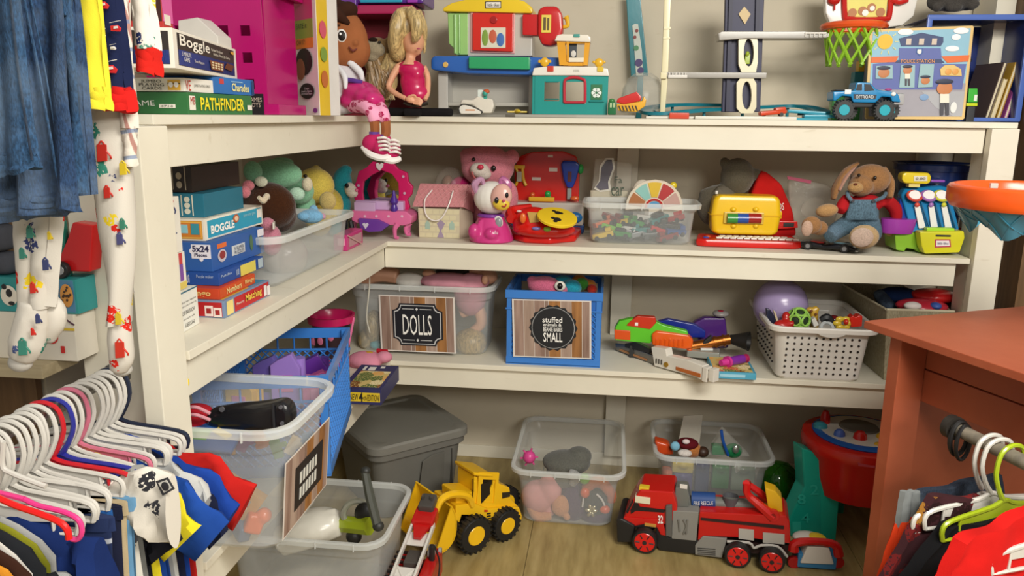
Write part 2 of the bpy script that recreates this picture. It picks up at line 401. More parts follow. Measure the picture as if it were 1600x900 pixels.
# built-in shelving
sh = thing('shelving_unit', 'cream painted wooden shelving built into the corner, L shaped, three levels', 'shelf', (0, 3, 0))
NTK, BTK = .02, .106
for k, (z, xl) in enumerate(((Z1, -.875), (Z2, XL), (Z3, XL))):
    put('shelf_board', 'shelf_paint', sh, bx(XW, 1.277 if k != 0 else 1.37, YF, YW-.001, z-NTK, z, .002))
    put('shelf_board', 'shelf_paint', sh, bx(XW+.001, xl, 1.44, YF-.001, z-NTK, z, .002))
    put('front_rail', 'shelf_paint', sh, bx(xl-.018, 1.24 if k else 1.277, YF+.02, YF+.04, z-BTK, z-NTK-.0005, .002))
    put('front_rail', 'shelf_paint', sh, bx(xl-.04, xl-.02, 1.44, YF+.02, z-BTK, z-NTK-.0005, .002))
put('post', 'shelf_paint', sh, bx(1.279, 1.368, YF-.022, YF+.02, 0, Z1-NTK-.001, .003))
put('post', 'shelf_paint', sh, bx(1.287, 1.325, YF+.041, YF+.13, 0, Z1-NTK-.001, .003))
put('post', 'shelf_paint', sh, bx(-.885, -.845, 1.34, 1.438, 0, Z1-NTK-.001, .003))
put('post', 'shelf_paint', sh, bx(-1.055, -.887, 1.41, 1.438, 0, Z1-NTK-.001, .003))
put('post', 'shelf_paint', sh, bx(.022, .112, YW-.045, YW-.0125, .061, Z3-NTK-.001, .003), bx(.026, .116, YW-.045, YW-.0125, Z3+.001, Z2-NTK-.001, .003), bx(.03, .12, YW-.045, YW-.0125, Z2+.001, Z1-NTK-.001, .003))
put('post', 'shelf_paint', sh, bx(1.25, 1.34, YW-.045, YW-.013, .061, Z1-NTK-.001, .003))
put('post', 'shelf_paint', sh, bx(XW+.001, XW+.04, 2.75, 2.84, 0, Z1-NTK-.001, .003))
cl = put('cleat', 'shelf_paint', sh, bx(XW+.05, .02, YW-.02, YW-.001, Z1-NTK-.09, Z1-NTK-.001, .002), bx(.13, 1.24, YW-.02, YW-.001, Z1-NTK-.09, Z1-NTK-.001, .002))
cl = put('cleat', 'shelf_paint', sh, bx(XW+.05, .02, YW-.02, YW-.001, Z2-NTK-.09, Z2-NTK-.001, .002), bx(.13, 1.24, YW-.02, YW-.001, Z2-NTK-.09, Z2-NTK-.001, .002))
# wall and timber past the right end
setting('wall_right', 'brown_wood', bx(1.47, 1.56, 2.95, YW, 0, 3))
setting('trim_2', 'shelf_paint', bx(1.40, 1.469, 3.25, YW-.013, 0, 3, .003))
put('shelf_board', 'raw_wood', sh, bx(-2.1, -1.06, 1.30, 1.405, Z2-.025, Z2, .002), label='bare unpainted wooden shelf end'); put('shelf_board', 'raw_wood', sh, bx(-2.1, -1.424, 1.407, 1.72, Z2-.025, Z2, .002), bx(-2.1, -1.06, 1.30, 1.405, Z3-.025, Z3, .002), bx(-2.1, -1.424, 1.407, 1.72, Z3-.025, Z3, .002)); put('side_panel', 'raw_wood', sh, bx(-2.12, -2.1, 1.30, 1.74, 0, 1.9, .002)); put('back_panel', 'brown_wood', sh, bx(-2.1, XW-.005, 1.72, 1.74, 0, 1.9))
# ---------------------------------------------------------------- terracotta counter on the right
zt = 1.05; C0 = at(1350, 501, Z=zt)
ct = thing('counter', 'terracotta painted wooden counter jutting in at the right edge', 'counter', (C0.x, C0.y, 0), rot=(0, 0, R(26)))
put('counter_top', 'desk_paint', ct, bx(0, 1.3, -.9, 0, -.022+zt, zt, .003))
put('leg', 'desk_paint', ct, bx(.03, .125, -.11, -.07, 0, zt-.023, .003))
put('leg', 'desk_paint', ct, bx(.03, .125, -.88, -.84, 0, zt-.023, .003))
put('rail', 'desk_paint', ct, bx(.127, .165, -.84, -.07, zt-.12, zt-.023, .004)); put('rail', 'desk_paint', ct, bx(.1255, .185, -.84, -.071, zt-.215, zt-.122, .004))
put('back_panel', 'desk_paint', ct, bx(.126, 1.28, -.069, -.05, 0, zt-.024, .002))
# ================================================================ shared builders
def proj(P):
    d = V(P)-EYE; z = d.dot(fw); return 800+F*d.dot(rt)/z, 450-F*d.dot(up)/z
def reach(C, dv, px, lim=1.6, ax=0):
    """how far from C along dv until it stands at pixel px"""
    C, dv = V(C), V(dv); a, b = 0, lim; s = proj(C+dv*lim)[ax] > proj(C+dv*.001)[ax]
    for _ in range(40):
        m = (a+b)/2
        if (proj(C+dv*m)[ax] < px) == s: a = m
        else: b = m
    return a
def gbox(name, label, cat, C, pxl, pxr, pyt, m, rz=0, group=None, w=None, d=None, h=None, bv=.0015):
    """carton whose near right-hand corner stands at C; returns thing, near face field, aisle face field, size"""
    C = V(C); rz = R(rz); dx = V((-math.cos(rz), -math.sin(rz), 0)); dy = V((-math.sin(rz), math.cos(rz), 0))
    w = w or reach(C, dx, pxl, .5); d = d or reach(C, dy, pxr, 1.2); h = h or reach(C, V((0, 0, 1)), pyt, .8, 1)
    t = thing(name, label, cat, C, group, rot=(0, 0, rz)); put('carton', m, t, bx(-w, 0, 0, d, 0, h, bv))
    return t, ((-w, 0, 0), (0, 0, 0), (-w, 0, h)), ((0, 0, 0), (0, d, 0), (0, 0, h)), (w, d, h)
def prints(t, q, items):
    for k, it in enumerate(items):
        m, u0, v0, u1, v1 = it[:5]; a, b, c = inq(q, u0, v0, u1, v1)
        if len(it) > 5: put('lettering', m, t, txt(it[5], a, b, c, lift=.0016+.0005*k, bold=it[6] if len(it) > 6 else 0))
        else: put('print', m, t, quad(a, b, c, .0004, .0002+.0005*k))
def oval(q, u, v, ru, rv, lift=.001, th=.0006, n=18, a0=0):
    bl, br, tl = map(V, q); ux, uy = br-bl, tl-bl; nn = ux.cross(uy).normalized()
    return slab([bl+ux*(u+ru*math.cos(2*math.pi*i/n+a0))+uy*(v+rv*math.sin(2*math.pi*i/n+a0))+nn*lift for i in range(n)], nn*th)
def pshape(q, pts, lift=.001, th=.0006):
    bl, br, tl = map(V, q); ux, uy = br-bl, tl-bl; nn = ux.cross(uy).normalized()
    return slab([bl+ux*u+uy*v+nn*lift for u, v in pts], nn*th)
def gridshell(P, th, holes=()):
    nv, W = len(P)-1, len(P[0]); nu = W-1; holes = set(holes); vs_ = []
    for s in (0, 1):
        for j in range(nv+1):
            for i in range(W):
                du = P[j][min(i+1, nu)]-P[j][max(i-1, 0)]; dv = P[min(j+1, nv)][i]-P[max(j-1, 0)][i]; n = du.cross(dv).normalized(); vs_.append(P[j][i]+n*(th/2 if s else -th/2))
    N = W*(nv+1); fs, ed = [], set()
    for j in range(nv):
        for i in range(nu):
            if (i, j) in holes: continue
            a = j*W+i; c = (a, a+W, a+W+1, a+1); fs.append(c); fs.append(tuple(N+k for k in reversed(c)))
            for k in range(4): ed.add((c[k], c[(k+1) % 4]))
    for a, b in ed:
        if (b, a) not in ed: fs.append((b, a, N+a, N+b))
    return vs_, fs
def cuts(n, m0, hole, gap):
    out = [0, m0]
    for i in range(n): out.append(out[-1]+hole); out.append(out[-1]+gap)
    out[-1] += m0-gap; t = out[-1]; return [o/t for o in out]
def panel(q, us, vs2, th, holes):
    bl, br, tl = map(V, q); return gridshell([[bl+(br-bl)*u+(tl-bl)*v for u in us] for v in vs2], th, holes)
def tub(label, name, x0, x1, y0, y1, z, h, fl=.03, m='tdfe3e2', rimm='Te8ebe8', rz=0, loc=None, r=.04, rib=5, group=None, step=True):
    """open storage tub; floor outline x0..x1, y0..y1, flaring by fl"""
    cx, cy, hx, hy = (x0+x1)/2, (y0+y1)/2, (x1-x0)/2, (y1-y0)/2
    t = thing(name, label, 'bin', (cx, cy, z) if loc is None else loc, group, rot=(0, 0, rz)) if True else None
    def rg(g, zz, rr=r): return rrect(0, 0, hx+g, hy+g, rr+g*.5, zz)
    hs = h*.78; th = .0022; prof = [(-.012, 0), (0, .012), (fl*.55, hs), (fl*.55+(.008 if step else .001), hs+.008), (fl, h-.02)]
    outer = [rg(g, zz) for g, zz in prof]; inner = [rg(g-th, zz+(th if k == 0 else 0)) for k, (g, zz) in enumerate(prof)]
    put('tub_wall', m, t, loft(outer+inner[::-1]))
    put('rim', rimm, t, loft([rg(fl-.001, h-.0195), rg(fl+.014, h-.0195), rg(fl+.016, h-.004), rg(fl+.012, h), rg(fl+.002, h), rg(fl-.001, h-.003)], closed=True))
    rb = []
    for k in range(rib):
        u = -hx*.8+1.6*hx*k/(rib-1); rb.append(bx(u-.0015, u+.0015, -hy-fl-.018, -hy-fl-.013, h-.024, h-.001)); rb.append(bx(u-.0015, u+.0015, hy+fl+.013, hy+fl+.018, h-.024, h-.001))
    put('rib', 'Tf2f4f2', t, *rb)
    return t
def tubpx(label, bl, br, tf_, yb, z, fl=.03, name='storage_bin', **kw):
    """bl, br: front bottom corners (pixels on z); tf_: (x0, x1, y) of the front rim; yb: y of the back rim"""
    A, Bq = at(*bl, Z=z), at(*br, Z=z); yf = (A.y+Bq.y)/2; rz = math.atan2(Bq.y-A.y, Bq.x-A.x)*kw.pop('turn', 0)
    zt_ = at((tf_[0]+tf_[1])/2, tf_[2], Y=yf-fl).z; ybk = min(at((tf_[0]+tf_[1])/2, yb, Z=zt_).y-fl, 3.392-fl)
    return tub(label, name, A.x, Bq.x, yf, ybk, z, zt_-z, fl, rz=rz, **kw), (A.x, Bq.x, yf, ybk, zt_)
def woodsign(t, q, kind):
    """printed sheet: boards, with a black plaque"""
    put('sign_sheet', 'cd8d0c8', t, quad(*q, .0006, .0003)); q = inq(q, .02, .02, .98, .98); us = [0, .13, .27, .41, .46, .62, .76, .9, 1]
    for i in range(8): put('print', ['plank1', 'plank2', 'plank1', 'plank4', 'plank3', 'plank2', 'plank3', 'plank1'][i], t, quad(*inq(q, us[i]+.003, .0, us[i+1]-.003, 1), .0005, .001))
    if kind == 'blank':
        put('print', 'c15151a', t, quad(*inq(q, .2, .2, .85, .8), .0005, .002)); put('print', 'cd8d8d0', t, *[quad(*inq(q, .3+.07*i, .3+.22*j, .345+.07*i, .46+.22*j), .0005, .003) for i in range(6) for j in (0, 1)]); return
    if kind == 'dolls':
        def plq(u0, v0, u1, v1, c):
            P = []
            for (cx, cy, sx, sy) in ((u0, v0, 1, 1), (u1, v0, -1, 1), (u1, v1, -1, -1), (u0, v1, 1, -1)):
                arc = [(cx+sx*c*.75*math.sin(R(a)), cy+sy*c*math.cos(R(a))) for a in (0, 30, 60, 90)]
                P += arc if sx*sy > 0 else arc[::-1]
            return P
        put('print', 'c14161f', t, pshape(q, plq(.16, .1, .85, .88, .13), .0016)); put('print', 'cd8d8d8', t, pshape(q, plq(.185, .13, .825, .85, .12), .0023)); put('print', 'c14161f', t, pshape(q, plq(.195, .142, .815, .838, .12), .003))
        put('lettering', 'cf2f0ea', t, txt('DOLLS', *inq(q, .3, .3, .7, .68), lift=.0042)); put('print', 'cd8d8d8', t, quad(*inq(q, .3, .775, .46, .785), .0005, .0038), quad(*inq(q, .54, .775, .7, .785), .0005, .0038), quad(*inq(q, .3, .2, .46, .21), .0005, .0038), quad(*inq(q, .54, .2, .7, .21), .0005, .0038), oval(q, .5, .78, .018, .03, .0038, n=4), oval(q, .5, .205, .018, .03, .0038, n=4))
    else:
        n = 72; put('print', 'c14161c', t, pshape(q, [(.52+(.31+.012*math.cos(18*2*math.pi*i/n))*math.cos(2*math.pi*i/n), .52+(.4+.017*math.cos(18*2*math.pi*i/n))*math.sin(2*math.pi*i/n)) for i in range(n)], .0016))
        put('print', 'c9a9a9a', t, oval(q, .52, .52, .285, .37, .0023, n=36)); put('print', 'c14161c', t, oval(q, .52, .52, .275, .36, .003, n=36))
        for s, a in (('stuffed', (.38, .62, .64, .72)), ('animals &', (.39, .555, .63, .61)), ('BEANIE BABIES', (.39, .46, .64, .535)), ('SMALL', (.39, .27, .64, .44))):
            put('lettering', 'cf2f0ea', t, txt(s, *inq(q, *a), lift=.0042, bold=.01))
def lattice_crate(label, w, d, h, m, loc, rz, name='milk_crate', sides='FRLB'):
    """open plastic crate with diagonal lattice walls"""
    t = thing(name, label, 'crate', loc, rot=(0, 0, rz)); th = .006
    put('crate_floor', m, t, bx(-w/2, w/2, -d/2, d/2, 0, .006))
    fr = []
    for (zz, hh, o) in ((0.003, .028, 0), (h-.032, .032, .004), (h*.74, .006, .003)):
        fr += [bx(-w/2-o, w/2+o, -d/2-o, -d/2+th, zz, zz+hh, .001), bx(-w/2-o, w/2+o, d/2-th, d/2+o, zz, zz+hh, .001), bx(-w/2-o, -w/2+th, -d/2+th, d/2-th, zz, zz+hh, .001), bx(w/2-th, w/2+o, -d/2+th, d/2-th, zz, zz+hh, .001)]
    for sx in (-1, 1):
        for sy in (-1, 1): fr.append(bx(sx*w/2-(.022 if sx > 0 else -.001), sx*w/2+(.022 if sx < 0 else -.001), sy*d/2-(.022 if sy > 0 else -.001), sy*d/2+(.022 if sy < 0 else -.001), 0.003, h-.002, .002))
    put('crate_frame', m, t, *fr)
    def wall(L, place):
        br = []; z0, z1 = .03, h*.75; n = max(5, int(L/.028)); s = (L-.04)/n; rise = z1-z0; k = int(rise/s+.5)
        for i in range(-k, n+1):
            for sg in (0, 1):
                a, b = i*s, (i+k)*s; za, zb = z0, z1
                if a < 0: za = z0+(0-a)/(b-a)*rise; a = 0
                if b > n*s: zb = z0+(n*s-i*s)/(k*s)*rise; b = n*s
                if b-a < .004: continue
                if sg: a, b = n*s-a, n*s-b
                br.append((a-n*s/2, za, b-n*s/2, zb))
        out = [tube([place(a, za), place(b, zb)], .0028, seg=4) for a, za, b, zb in br]
        out += [tube([place(i*s*2-n*s/2, h*.75), place(i*s*2-n*s/2, h-.03)], .003, seg=4) for i in range(n//2+1)]
        return out
    W = []
    if 'F' in sides: W.append(wall(w, lambda a, z: V((a, -d/2+.003, z))))
    if 'B' in sides: W.append(wall(w, lambda a, z: V((a, d/2-.003, z))))
    if 'R' in sides: W.append(wall(d, lambda a, z: V((w/2-.003, a, z))))
    if 'L' in sides: W.append(wall(d, lambda a, z: V((-w/2+.003, a, z))))
    for x in W: stuff(put('lattice', m, t, *x))
    return t
def wheel(parent, c, r, w, ax=(0, 1, 0), tyre='q1a1a1a', hub='pe0b020', spokes=6, tread=True, hubr=.58):
    c = V(c); a = V(ax).normalized(); x, y = frame(a)
    ty = [lathe(c-a*w/2, [(r*.55, 0), (r*.92, 0), (r, w*.18), (r, w*.82), (r*.92, w), (r*.55, w)], 28, a)]
    if tread: ty += [box(c+(x*math.cos(t)+y*math.sin(t))*r, (r*.12, w*.9, r*.12), tuple(Matrix((x*math.cos(t)+y*math.sin(t), a, (x*math.cos(t)+y*math.sin(t)).cross(a))).transposed().to_euler())) for t in [2*math.pi*i/20 for i in range(20)]]
    o = put('wheel', tyre, parent, *ty)
    hb = [lathe(c-a*(w*.56), [(.001, 0), (r*hubr*.9, 0), (r*hubr, w*.1), (r*hubr, w*1.02), (r*hubr*.9, w*1.12), (.001, w*1.12)], 24, a)]
    put('hub', hub, o, *hb)
    if spokes:
        put('spoke', 'q2a2020', o, *[cyl(c+a*(w*.55)+(x*math.cos(t)+y*math.sin(t))*r*hubr*.45, c+a*(w*.575)+(x*math.cos(t)+y*math.sin(t))*r*hubr*.85, r*.05, seg=6) for t in [2*math.pi*i/spokes for i in range(spokes)]], *[cyl(c+a*(w*.5), c+a*(w*.62), r*.17, seg=12)])
    return o
def drape(P, TL, TR, BR, BL, th=.006, amp=.01, nf=3, ph=0., nu=26, nv=12, dy=0., sag=0.):
    """hanging cloth between four pixel corners, with soft vertical folds"""
    nn = P.n if hasattr(P, 'n') else V((0, 1, 0))
    def fn(u, v):
        x = (TL[0]*(1-u)+TR[0]*u)*(1-v)+(BL[0]*(1-u)+BR[0]*u)*v; y = (TL[1]*(1-u)+TR[1]*u)*(1-v)+(BL[1]*(1-u)+BR[1]*u)*v
        return P(x, y+sag*math.sin(u*math.pi)*v, dy)+nn*(amp*(.35+.65*v)*math.sin(2*math.pi*nf*u+ph+v*.8)+amp*.5*noise.noise(V((u*4, v*5, ph))))
    return sheet(fn, nu, nv, th)
class PR(PX):
    """measures taken on an upright plane through (x, y) turned by a degrees"""
    def __init__(s, x, y, a): s.P = V((x, y, 0)); s.n = V((-math.sin(R(a)), math.cos(R(a)), 0)); s.u = V((math.cos(R(a)), math.sin(R(a)), 0)); s.a = R(a); s.Y = y
    def __call__(s, x, y, dy=0.0):
        d = fw+rt*((x-800)/F)+up*((450-y)/F); t = ((s.P-EYE).dot(s.n)+dy)/d.dot(s.n); return EYE+d*t
    def box(s, x0, y0, x1, y1, d, dy=0.0, bv=.003, zb=None):
        A, Bq = s(x0, (y0+y1)/2, dy), s(x1, (y0+y1)/2, dy); za, zb_ = s((x0+x1)/2, y1, dy).z, s((x0+x1)/2, y0, dy).z
        if zb is not None: za = zb
        return slab([V((A.x, A.y, za)), V((Bq.x, Bq.y, za)), V((Bq.x, Bq.y, zb_)), V((A.x, A.y, zb_))], s.n*d, bv)
    def slab(s, pts, d, dy=0.0, bv=0.0): return slab([s(x, y, dy) for x, y in pts], s.n*d, bv)
    def disc(s, x, y, r, d, dy=0.0, sy=1, seg=24, bv=0): k = s.k(x, y, dy); c = s(x, y, dy); return cyl(c, c+s.n*d, r*k, seg=seg, bv=bv)
    def k(s, x=800, y=450, dy=0.0): return (s(x, y, dy)-EYE).dot(fw)/F
# ================================================================ top shelf, left arm
zt = ZT
Cn = at(294.5, 175, X=-.885); Cn.z = ZT
g, qn, qa, sz = gbox('board_game', 'green board game box printed PATHFINDER in yellow letters', 'game', Cn, 200, 395, 144, 'c2f6f3c', w=.23)
gn = sz[2]
prints(g, qn, [('cf0f0ea', .3, .38, .68, .62, 'G GAME'), ('ce8e4d8', .72, .28, .88, .45), ('c222222', .74, .32, .86, .41, '4714')])
prints(g, qa, [('ce8e2d4', .02, .2, .1, .85), ('cb02a22', .03, .45, .09, .8, 'MB'), ('cf0dd28', .16, .2, .84, .8, 'PATHFINDER', .02), ('ce8e2d4', .9, .25, .98, .5)])
C2 = V((Cn.x-.004, Cn.y-.002, ZT+gn+.001))
g, qn, qa, sz2 = gbox('card_box', 'thin white box of jumbo playing cards lying on the green game box', 'game', C2, 200, 334, 121.5, 'ce2ded4', w=.2)
prints(g, qn, [('c222222', .5, .12, .78, .85, 'JUMBO\nPLAYING\nCARDS'), ('ce0b040', .82, .1, .96, .85), ('c202020', .82, .55, .96, .62)])
put('print', 'cf0f0f0', g, oval(qn, .86, .5, .025, .2, .0025), oval(qn, .92, .5, .025, .2, .0025))
prints(g, qa, [('cc03a30', .03, .1, .2, .85, 'VE'), ('c333333', .3, .35, .85, .6, 'JUMBO PLAYING CARDS')])
zc = C2.z+sz2[2]
g, qn, qa, sz3 = gbox('card_box', 'blue charades card box lying on the green game box', 'game', V((C2.x-.003, C2.y+sz2[1]+.004, C2.z)), 300, 397, 119, 'c2a6cb4', w=.12)
prints(g, qa, [('cc04040', .15, .6, .25, .9), ('cf2e9a0', .42, .2, .85, .7, 'Charades', .02), ('c8fb8d8', .42, .75, .7, .82), ('c1f3f6f', .93, .05, .99, .95)])
Cb = at(274, 111, Y=1.44); Cb.z = max(zc, zt+gn+sz3[2]+.001)+.001
g, qn, qa, szb = gbox('board_game', 'large white and blue game box printed Boggle with a tray of letter cubes', 'game', Cb, 205, 371, 43, 'ceae4d6', rz=13, w=.16)
for q in (qn, qa): prints(g, q, [('c2e2724', .05, .1, .95, .92)])
prints(g, qa, [('c34489a', .055, .11, .945, .5), ('cf6f0e2', .07, .52, .5, .9, 'Boggle', .012), ('ce8e0d0', .52, .7, .72, .78, 'Parker Brothers'), ('ce8e0d0', .55, .58, .84, .66, 'Hidden Word 3D Game'), ('cf0ece0', .08, .22, .2, .46, '3 MINUTE\nGAME'), ('ce8e0d0', .24, .22, .38, .32, 'Two Players')])
put('print', 'c8a4f2c', g, pshape(qa, [(.5, .16), (.7, .16), (.72, .42), (.48, .42)], .003)); put('print', 'ce8d8b0', g, *[oval(qa, .52+.05*i, .22+.07*j, .018, .028, .004, n=8) for i in range(4) for j in range(3)]); put('print', 'c6a3418', g, pshape(qa, [(.73, .28), (.86, .22), (.92, .42), (.78, .46)], .003)); put('print', 'cd8a040', g, oval(qa, .9, .82, .035, .05, .003))
prints(g, qn, [('c34489a', .055, .11, .945, .45)]); put('print', 'cc87a38', g, oval(qn, .72, .7, .09, .05, .003), oval(qn, .76, .3, .05, .05, .003))
zb2 = Cb.z+szb[2]+.0005
g, qn, qa, _ = gbox('game_box', 'small red and dark game box with pink side on the white game box', 'game', V((Cb.x-.028, Cb.y+.02, zb2)), 236, 280, -14, 'cb0302a', rz=10, w=.07, d=.05)
prints(g, qn, [('c3a1a14', .03, .2, .97, 1)]); put('print', 'cd8b040', g, oval(qn, .7, .6, .14, .12, .003))
prints(g, qa, [('cd05a9a', 0, .2, 1, 1), ('ce0d8c8', .1, .12, .7, .4)])
g, qn, qa, _ = gbox('game_box', 'black game box with white script lettering at the back of the game stack', 'game', V((Cb.x-.105, Cb.y+.04, zb2)), 200, 240, -20, 'c17161a', rz=4, w=.05, d=.09)
prints(g, qn, [('ce8e4dc', .3, .1, .6, .9, 'N\ni\ng\nh\nt')])
# grey carton standing behind
Pg = at(340, 95, Y=1.86)
g = thing('carton', 'plain pale grey carton with chamfered top behind the white and blue game box', 'box', (Pg.x-.06, 1.9, ZT))
q = PX(1.86); tz = q(310, 25).z
put('carton', 'cc9c4bc', g, slab([(q(272, 40).x, 1.86, ZT), (q(343, 40).x, 1.86, ZT), (q(340, 60).x, 1.86, q(340, 56).z), (q(308, 27).x, 1.86, q(308, 27).z), (q(278, 32).x, 1.86, q(278, 32).z)], (0, .07, 0), .002))
# magenta crate
cr = thing('plastic_crate', 'tall magenta plastic crate with square holes in its walls', 'crate', (at(421, 178, Y=2.06).x, 2.06, ZT), rot=(0, 0, R(0)))
cw, cd, chh = .34, .21, .345
us, vs3 = cuts(5, .034, .027, .033), [v_/.345 for v_ in (0, .067, .093, .135, .161, .203, .229, .345)]
hl = [(1+2*i, 1+2*j) for i in range(5) for j in range(3)]
G = .018
put('side_panel', 'pb01468', cr, panel(((-cw, 0, 0), (0, 0, 0), (-cw, -G, chh)), us, vs3, .004, hl), panel(((-.004, .003, 0), (-.004, cd, 0), (-.004, .003, chh)), cuts(4, .03, .026, .035), vs3, .004, []), panel(((-.004, cd, 0), (-cw, cd, 0), (-.004, cd, chh)), us, vs3, .004, []), panel(((-cw, cd, 0), (-cw, 0, 0), (-cw, cd, chh)), cuts(4, .03, .026, .035), vs3, .004, []), bx(-cw, -.004, 0, cd, 0, .005))
put('rim', 'pb01468', cr, *[bx(-cw-G-o, G*.4+o, -G-o, -G+.006, a, b, .002) for o, a, b in ((.008, chh-.03, chh),)], bx(G*.4-.004, G*.4+.012, -G+.007, cd+G, chh-.03, chh, .002), bx(-cw-G-.008, -cw-G+.004, -G+.007, cd+G, chh-.03, chh, .002), bx(-cw-G-.008, G*.4+.008, cd+G-.004, cd+G+.008, chh-.03, chh, .002), bx(-.02, .03, -.004, cd*.9, 0, .028, .003))
put('sticker', 'c17151a', cr, bx(-.062, -.012, -.0055, -.0045, .0, .055)); put('lettering', 'cb8a89a', cr, txt('GAMES\nTOYS', (-.058, -.006, .02), (-.016, -.006, .02), (-.058, -.006, .045)))
# yellow packet on crate
solo('toy_packet', 'yellow toy packet with a white card lying on the magenta crate', 'packet', 'pe8c020', box((cr.location.x-.02, 2.12, ZT+chh+.012), (.13, .1, .02), (0, .12, .2), .006), box((cr.location.x+.075, 2.08, ZT+chh+.0), (.05, .004, .06), (.1, .1, .3)))
# craft kit
p = PX(2.3)
kt = thing('craft_kit_box', 'tall craft kit box with white, green and orange front and yellow spine', 'box', (p(480, 178).x, 2.3, ZT))
xa, xb, xc = at(463, 90, Y=2.33).x, at(496, 90, Y=2.24).x, at(513, 90, Y=2.33).x; ht = p(480, -12).z
put('carton', 'ce8e6e2', kt, slab([(xa, 2.33, ZT), (xb, 2.24, ZT), (xc, 2.33, ZT), (xb, 2.42, ZT)], (0, 0, ht-ZT), .001))
qf = ((xa, 2.33, ZT), (xb, 2.24, ZT), (xa, 2.33, ht)); qs = ((xb, 2.24, ZT), (xc, 2.33, ZT), (xb, 2.24, ht))
prints(kt, qs, [('ce2bd22', .05, 0, 1, 1)]); put('print', 'cd0506a', kt, oval(qs, .5, .7, .3, .07, .003)); put('print', 'c7a9a3a', kt, oval(qs, .5, .5, .3, .06, .003)); put('print', 'cc06a2a', kt, oval(qs, .5, .3, .3, .07, .003))
prints(kt, qf, [('cc8407a', .0, .78, .85, 1), ('c8aa83a', 0, .63, .85, .78), ('ce08a2a', 0, .55, .85, .63), ('c222222', .1, .71, .6, .75, 'EATE it'), ('c222222', .1, .58, .5, .62, 'OW IT!')])
put('print', 'c1c1412', kt, oval(qf, .42, .44, .38, .11, .0035)); put('print', 'c8a5638', kt, oval(qf, .25, .38, .2, .09, .0045)); put('print', 'c141414', kt, oval(qf, .5, .2, .34, .065, .0035)); put('lettering', 'ce8e8e8', kt, txt('Create\njewelry, figures\nand much more', *inq(qf, .24, .17, .76, .23), lift=.005)); put('print', 'c7a3a8a', kt, oval(qf, .85, .04, .1, .02, .0035))
# ---------------------------------------------------------------- plush girl doll
p = PX(2.74); b0 = p(560, 175)
dl = thing('plush_doll', 'brown-haired plush girl doll in white coat, its striped sneakers dangling over the shelf edge', 'doll', (b0.x, 2.74, ZT))
SK = 'f9c5f3a'
put('head', SK, dl, blob([p.ell(536, 62, 38, 46, 34, rot=-14), p.ell(544, 78, 34, 32, 30), p.ell(555, 67, 5, 5, 5, dy=-.055)], .004))
put('ear', SK, dl, p.ell(506, 72, 7, 10, 5, dy=-.02))
put('hair', 'f3a2218', dl, blob([p.ell(524, 36, 36, 34, 34, dy=.012, rot=-20), p.ell(502, 66, 18, 36, 24, dy=.03), p.ell(538, 20, 22, 14, 24, dy=-.01, rot=-30), p.tube([(508, 12, -.06), (526, 22, -.075), (546, 38, -.055)], [9, 10, 4])], .005))
e = put('eye', 'ce9e6e2', dl, p.ell(533, 56, 8.5, 10, 3, dy=-.072, rot=8)); put('iris', 'c1a1210', e, p.ell(534, 56, 6, 7.5, 2.5, dy=-.077)); put('glint', 'cffffff', e, p.ell(532, 53, 1.8, 2, 1.5, dy=-.082)); put('eyebrow', 'c2e1a10', dl, p.tube([(518, 43, -.072), (524, 40, -.077), (532, 39, -.077)], [1, 1.6, .8])); put('mouth', 'c6a2a20', dl, p.tube([(545, 73, -.074), (551, 79, -.074), (558, 76, -.066)], [1, 1.8, 1]))
e = put('eye', 'ce9e6e2', dl, p.ell(503, 56, 4, 9, 3, dy=-.05))
put('torso', 'fdcd6da', dl, blob([p.ell(540, 128, 30, 34, 26), p.ell(528, 108, 20, 16, 20), p.ell(535, 158, 30, 20, 24)], .005))
put('coat', 'fe6e6ea', dl, blob([p.tube([(514, 100, -.04), (514, 130, -.045), (520, 165, -.03)], [9, 13, 12]), p.tube([(522, 98, -.05), (538, 118, -.07), (540, 140, -.075)], [4, 5, 3]), p.tube([(545, 96, -.045), (562, 112, -.05), (566, 126, -.05)], [5, 6, 3])], .004))
put('sash', 'f5a3a8a', dl, p.tube([(538, 124, -.06), (552, 126, -.068), (566, 129, -.058)], [3, 3.5, 3]))
put('arm', SK, dl, blob([p.tube([(516, 118, -.05), (520, 145, -.07), (525, 165, -.08)], [7, 7, 8])], .004), label='plush arm in a pale sleeve'); put('skirt', 'pc22a72', dl, blob([p.ell(565, 147, 31, 20, 26, dy=-.03, rot=12), p.ell(584, 155, 17, 13, 24, dy=-.07, rot=20), p.ell(550, 158, 20, 13, 26, dy=-.02), p.ell(574, 152, 22, 18, 26, dy=-.05)], .005, 20))
put('leggings', 'dots', dl, blob([p.tube([(550, 165, -.04), (570, 166, -.1), (582, 177, -.13), (585, 190, -.13)], [11, 11, 10, 9]), p.tube([(560, 160, 0), (588, 165, -.06), (599, 178, -.12), (602, 190, -.12)], [10, 11, 9.5, 8])], .004))
for k, (x, d) in enumerate(((585, -.13), (602, -.12))): put('leg', SK, dl, p.tube([(x, 188, d), (x+1, 206, d-.005), (x-1, 214, d-.01)], [7.5, 7, 6.5]))
